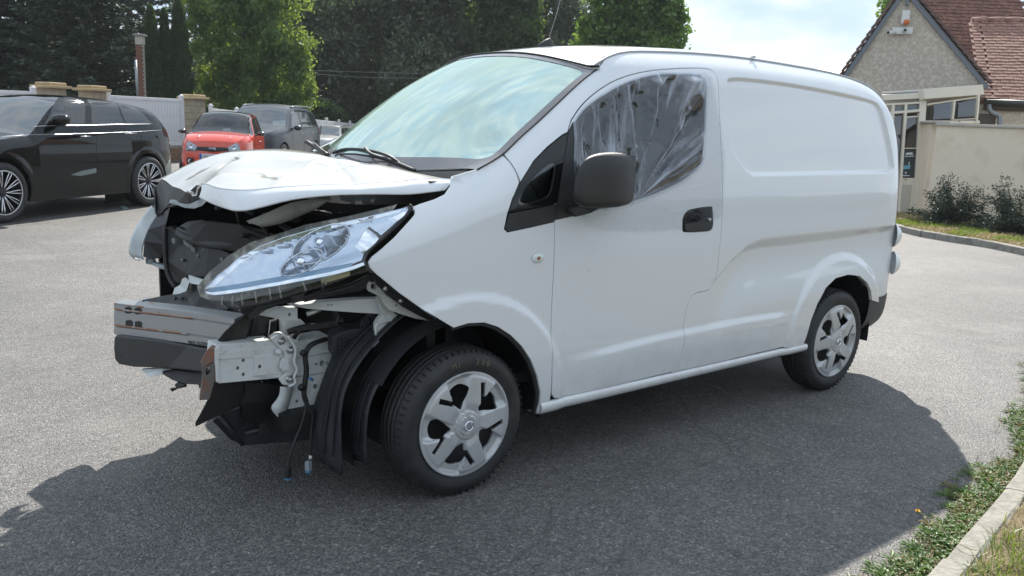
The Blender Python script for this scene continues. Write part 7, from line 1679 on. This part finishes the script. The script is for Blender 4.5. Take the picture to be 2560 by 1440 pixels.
P=vis(scatter_poly(vg,60000,rs,.085)); cl_=fbm(P[:,0]*1.2,P[:,1]*1.2); P1=P[cl_<.42]; P2_=P[cl_>=.36]
V,F=blades(P1,.07,.006,rs); mesh('far_green_grass',V,F,green,None,False,kind='stuff')['label']='short green grass below the garden wall'
V,F=blades(P2_,.05,.006,rs,1.2); mesh('far_dry_grass',V,F,dry,None,False,kind='stuff')['label']='dry straw coloured grass below the garden wall'
P=vis(scatter_poly(verge,90000,rs,.03)); cl_=fbm(P[:,0]*4+3,P[:,1]*4,3); 
V,F=blades(P[cl_>.40][:16000],.035,.0016,rs,2.5); mesh('dry_grass',V,F,dry,None,False,kind='stuff')['label']='dry straw on the near verge beside the kerb'
V,F=blades(P[cl_<=.5][:9000],.05,.0020,rs,1.2); mesh('green_grass',V,F,green,None,False,kind='stuff')['label']='thin green grass on the near verge beside the kerb'
def rosettes(C,rs,s0):
    """low leafy weeds: each a rosette of lance-shaped, bent leaves"""
    V=[];F=[]
    for c in C:
        k=rs.randint(9,20); s=s0*(.55+.8*rs.rand())
        for j in range(k):
            a=rs.rand()*2*math.pi; L_=s*(.5+.7*rs.rand()); el=R(rs.uniform(8,62)); d=np.array([math.cos(a),math.sin(a),0]); sd_=np.array([-math.sin(a),math.cos(a),0]); w0=L_*rs.uniform(.05,.13)
            base=c+d*rs.rand()*.01; pr=[]
            for t,wf in ((0,.15),(.3,.8),(.62,1.0),(.85,.6),(1,.0)):
                p=base+d*L_*t*math.cos(el)+np.array([0,0,L_*(t*math.sin(el)-.45*t*t)]) ; p[2]=max(p[2],c[2]+.003+.006*t); fold=np.array([0,0,.25*w0*wf])
                pr.append((p,p+sd_*w0*wf+fold,p-sd_*w0*wf+fold))
            i0=len(V); V+=[x for q in pr for x in q]
            for m in range(4):
                b0_=i0+3*m; F+=[(b0_,b0_+3,b0_+4),(b0_,b0_+4,b0_+1),(b0_,b0_+2,b0_+5),(b0_,b0_+5,b0_+3)]
    return np.array(V),np.array(F)
# weeds in the joint along the kerb (asphalt side), in clumps
C=[]
for s in np.linspace(0,1,1700):
    i=s*(len(Kp)-1); p=np.array([np.interp(i,range(len(Kp)),Kp[:,0]),np.interp(i,range(len(Kp)),Kp[:,1])]); dn=vnoise(p[0]*3.1,7.3)*.7+.3*vnoise(p[0]*9,1.3)
    if rs.rand()<min(1,max(.12,(dn-.22)*2.6)): C.append([p[0]+rs.normal()*.02,p[1]+.055+abs(rs.normal())*(.035+.09*max(0,dn-.3)),.002])
C=vis(np.array(C),120); sp_=rs.rand(len(C))<.3
V,F=rosettes(C[~sp_],rs,.048); mesh('kerb_weeds',V,F,weed_m,None,False,kind='stuff')['label']='leafy green weeds growing along the near kerb'
V,F=rosettes(C[sp_],rs,.042); mesh('kerb_weeds_yellowing',V,F,leafmat('weed_leaf_old',(.17,.17,.04),(.14,.10,.05),(.3,.3,.06),.3,vs=8.),None,False,kind='stuff')['label']='yellowing weeds mixed in along the near kerb'
C=vis(scatter_poly(verge,900,rs,.03),60); cl_=fbm(C[:,0]*3+8,C[:,1]*3+1,3); C=C[cl_<.52]; V,F=rosettes(C,rs,.045); mesh('verge_weeds',V,F,weed_m,None,False,kind='stuff')['label']='leafy green weeds on the near verge'
# dead bits at the weed edge
C=C[:0]; Q=[]
for k in range(500):
    i=rs.rand()*(len(Kp)-1); p=np.array([np.interp(i,range(len(Kp)),Kp[:,0]),np.interp(i,range(len(Kp)),Kp[:,1])]); Q.append([p[0],p[1]+.05+rs.rand()**2*.2,.002])
Q=vis(np.array(Q),100); V,F=blades(Q,.03,.0015,rs,3); mesh('dead_stalks',V,F,mat('dead_stalk',(.16,.10,.06),rough=.9),None,False,kind='stuff')['label']='dead brown stalks at the edge of the asphalt'
# the tall flower
f0=at(2372,1350,z=.01); hf=at(2292,1278,z=.20)
f0=np.array([f0[0],f0[1],.01]); top=at(2294,1279,d=(f0-CC)@CF+.05)
fl_=empty('yellow_flower',tuple(f0),0,'single yellow dandelion-like flower on a long thin bent stalk by the kerb','flower')
mid=at(2350,1318,d=(f0-CC)@CF+.02); tube('stalk',catmull([f0,mid,at(2325,1296,d=(f0-CC)@CF+.04),top],6),.0016,mat('stalk_pale',(.30,.30,.15),rough=.7),fl_,seg=6)
vf=[]
for k in range(22):
    a=2*math.pi*k/22; el=R(20+30*(k%3)); d=np.array([math.cos(a)*math.cos(el),math.sin(a)*math.cos(el),math.sin(el)]); s=np.cross(d,[0,0,1.]); s/=np.linalg.norm(s); vf.append(([top-s*.0015,top+d*.011-s*.002,top+d*.012+s*.002,top+s*.0015],[(0,1,2,3)]))
V,F=join(vf); mesh('petals',V,F,mat('yellow_petal',(.70,.42,.02),rough=.6),fl_,False)
lathe('flower_base',[(0,-.008),(.004,-.006),(.005,0),(.0,.004)],top,(0,0,1),mat('sepal',(.08,.14,.03),rough=.7),fl_,seg=10)
o=tube('fallen_stem',catmull([at(2378,1342,z=.05),at(2400,1360,z=.06),at(2430,1374,z=.055),at(2446,1374,z=.05)],5),.0018,mat('stalk_pale'),seg=5); tag(o,'thin pale dry stem lying across the near kerb','stem')
# shrubs against the wall: dark drooping sprays
def shrub(px,py0,d,w_,h_,lab,seed):
    rs=np.random.RandomState(seed); p=at(px,py0,d=d); z0=.085; root=empty('dark_shrub',(p[0],p[1],z0),0,lab,'shrub','dark shrubs against the garden wall'); C=[];Dd=[];vf=[]
    for k in range(48):
        a=rs.rand()*2*math.pi; el=rs.uniform(.2,1.35); L_=h_*rs.uniform(.55,1.05) if el>.8 else w_*rs.uniform(.6,1.05); d_=np.array([math.cos(a)*math.cos(el),math.sin(a)*math.cos(el),math.sin(el)]); s=np.linspace(0,1,9)[:,None]
        B=np.array([p[0],p[1],z0])+d_*L_*s+np.array([0,0,-1.])*(.30*L_*s**2)*math.cos(el); vf.append(tubevf(B[::2],.01,4,False,[.014,.01,.008,.006,.003]))
        for q in range(3,9):
            m=34; c=B[q]+rs.normal(size=(m,3))*[.05,.05,.03]; C.append(c); Dd.append(np.tile(d_*[1,1,.2]-[0,0,.25],(m,1)))
    V,F=leafquads(np.concatenate(C),.026,rs,asp=3.5,dirs=np.concatenate(Dd)); mesh('foliage',V,F,leafmat('shrub_needle%d'%seed,(.035,.05,.036),(.055,.075,.05),(.05,.07,.03),.12,vs=4.),root,False); V,F=join(vf); mesh('stems',V,F,bark,root)
shrub(2378,548,14.6,.72,.95,'larger dark spreading shrub beside the porch door',81); shrub(2550,578,13.6,.65,1.0,'dark shrub cut off by the right edge of the photo',82); shrub(2470,562,14.0,.3,.25,'low straggly dark shrub between its two larger neighbours',83)


dm=plate('plastic_shard',[at(300,517,z=.012),at(309,513,z=.02),at(322,521,z=.012),at(310,524,z=.012)],(0,0,-.006),mat('shard_green',(.20,.32,.28),rough=.3),None); tag(dm,'tiny pale green shard lying on the asphalt behind the black car','shard')
# thin volume added over the scene to lift dark trees like lens glare
hz=bpy.data.materials.new('veil_haze'); hz.use_nodes=True; n=hz.node_tree; n.nodes.clear(); o_=n.nodes.new('ShaderNodeOutputMaterial'); pv=n.nodes.new('ShaderNodeVolumePrincipled'); pv.inputs['Density'].default_value=.0005; pv.inputs['Color'].default_value=(.9,.95,1,1); n.links.new(pv.outputs[0],o_.inputs['Volume'])
v,f=boxvf((70,70,7),(700,700,40)); v=[np.array(q) for q in v]
for q in v: q[2]=-18. if q[2]<0 else 20.
h_o=mesh('veil_haze',v,f,hz,None,False,kind='stuff')
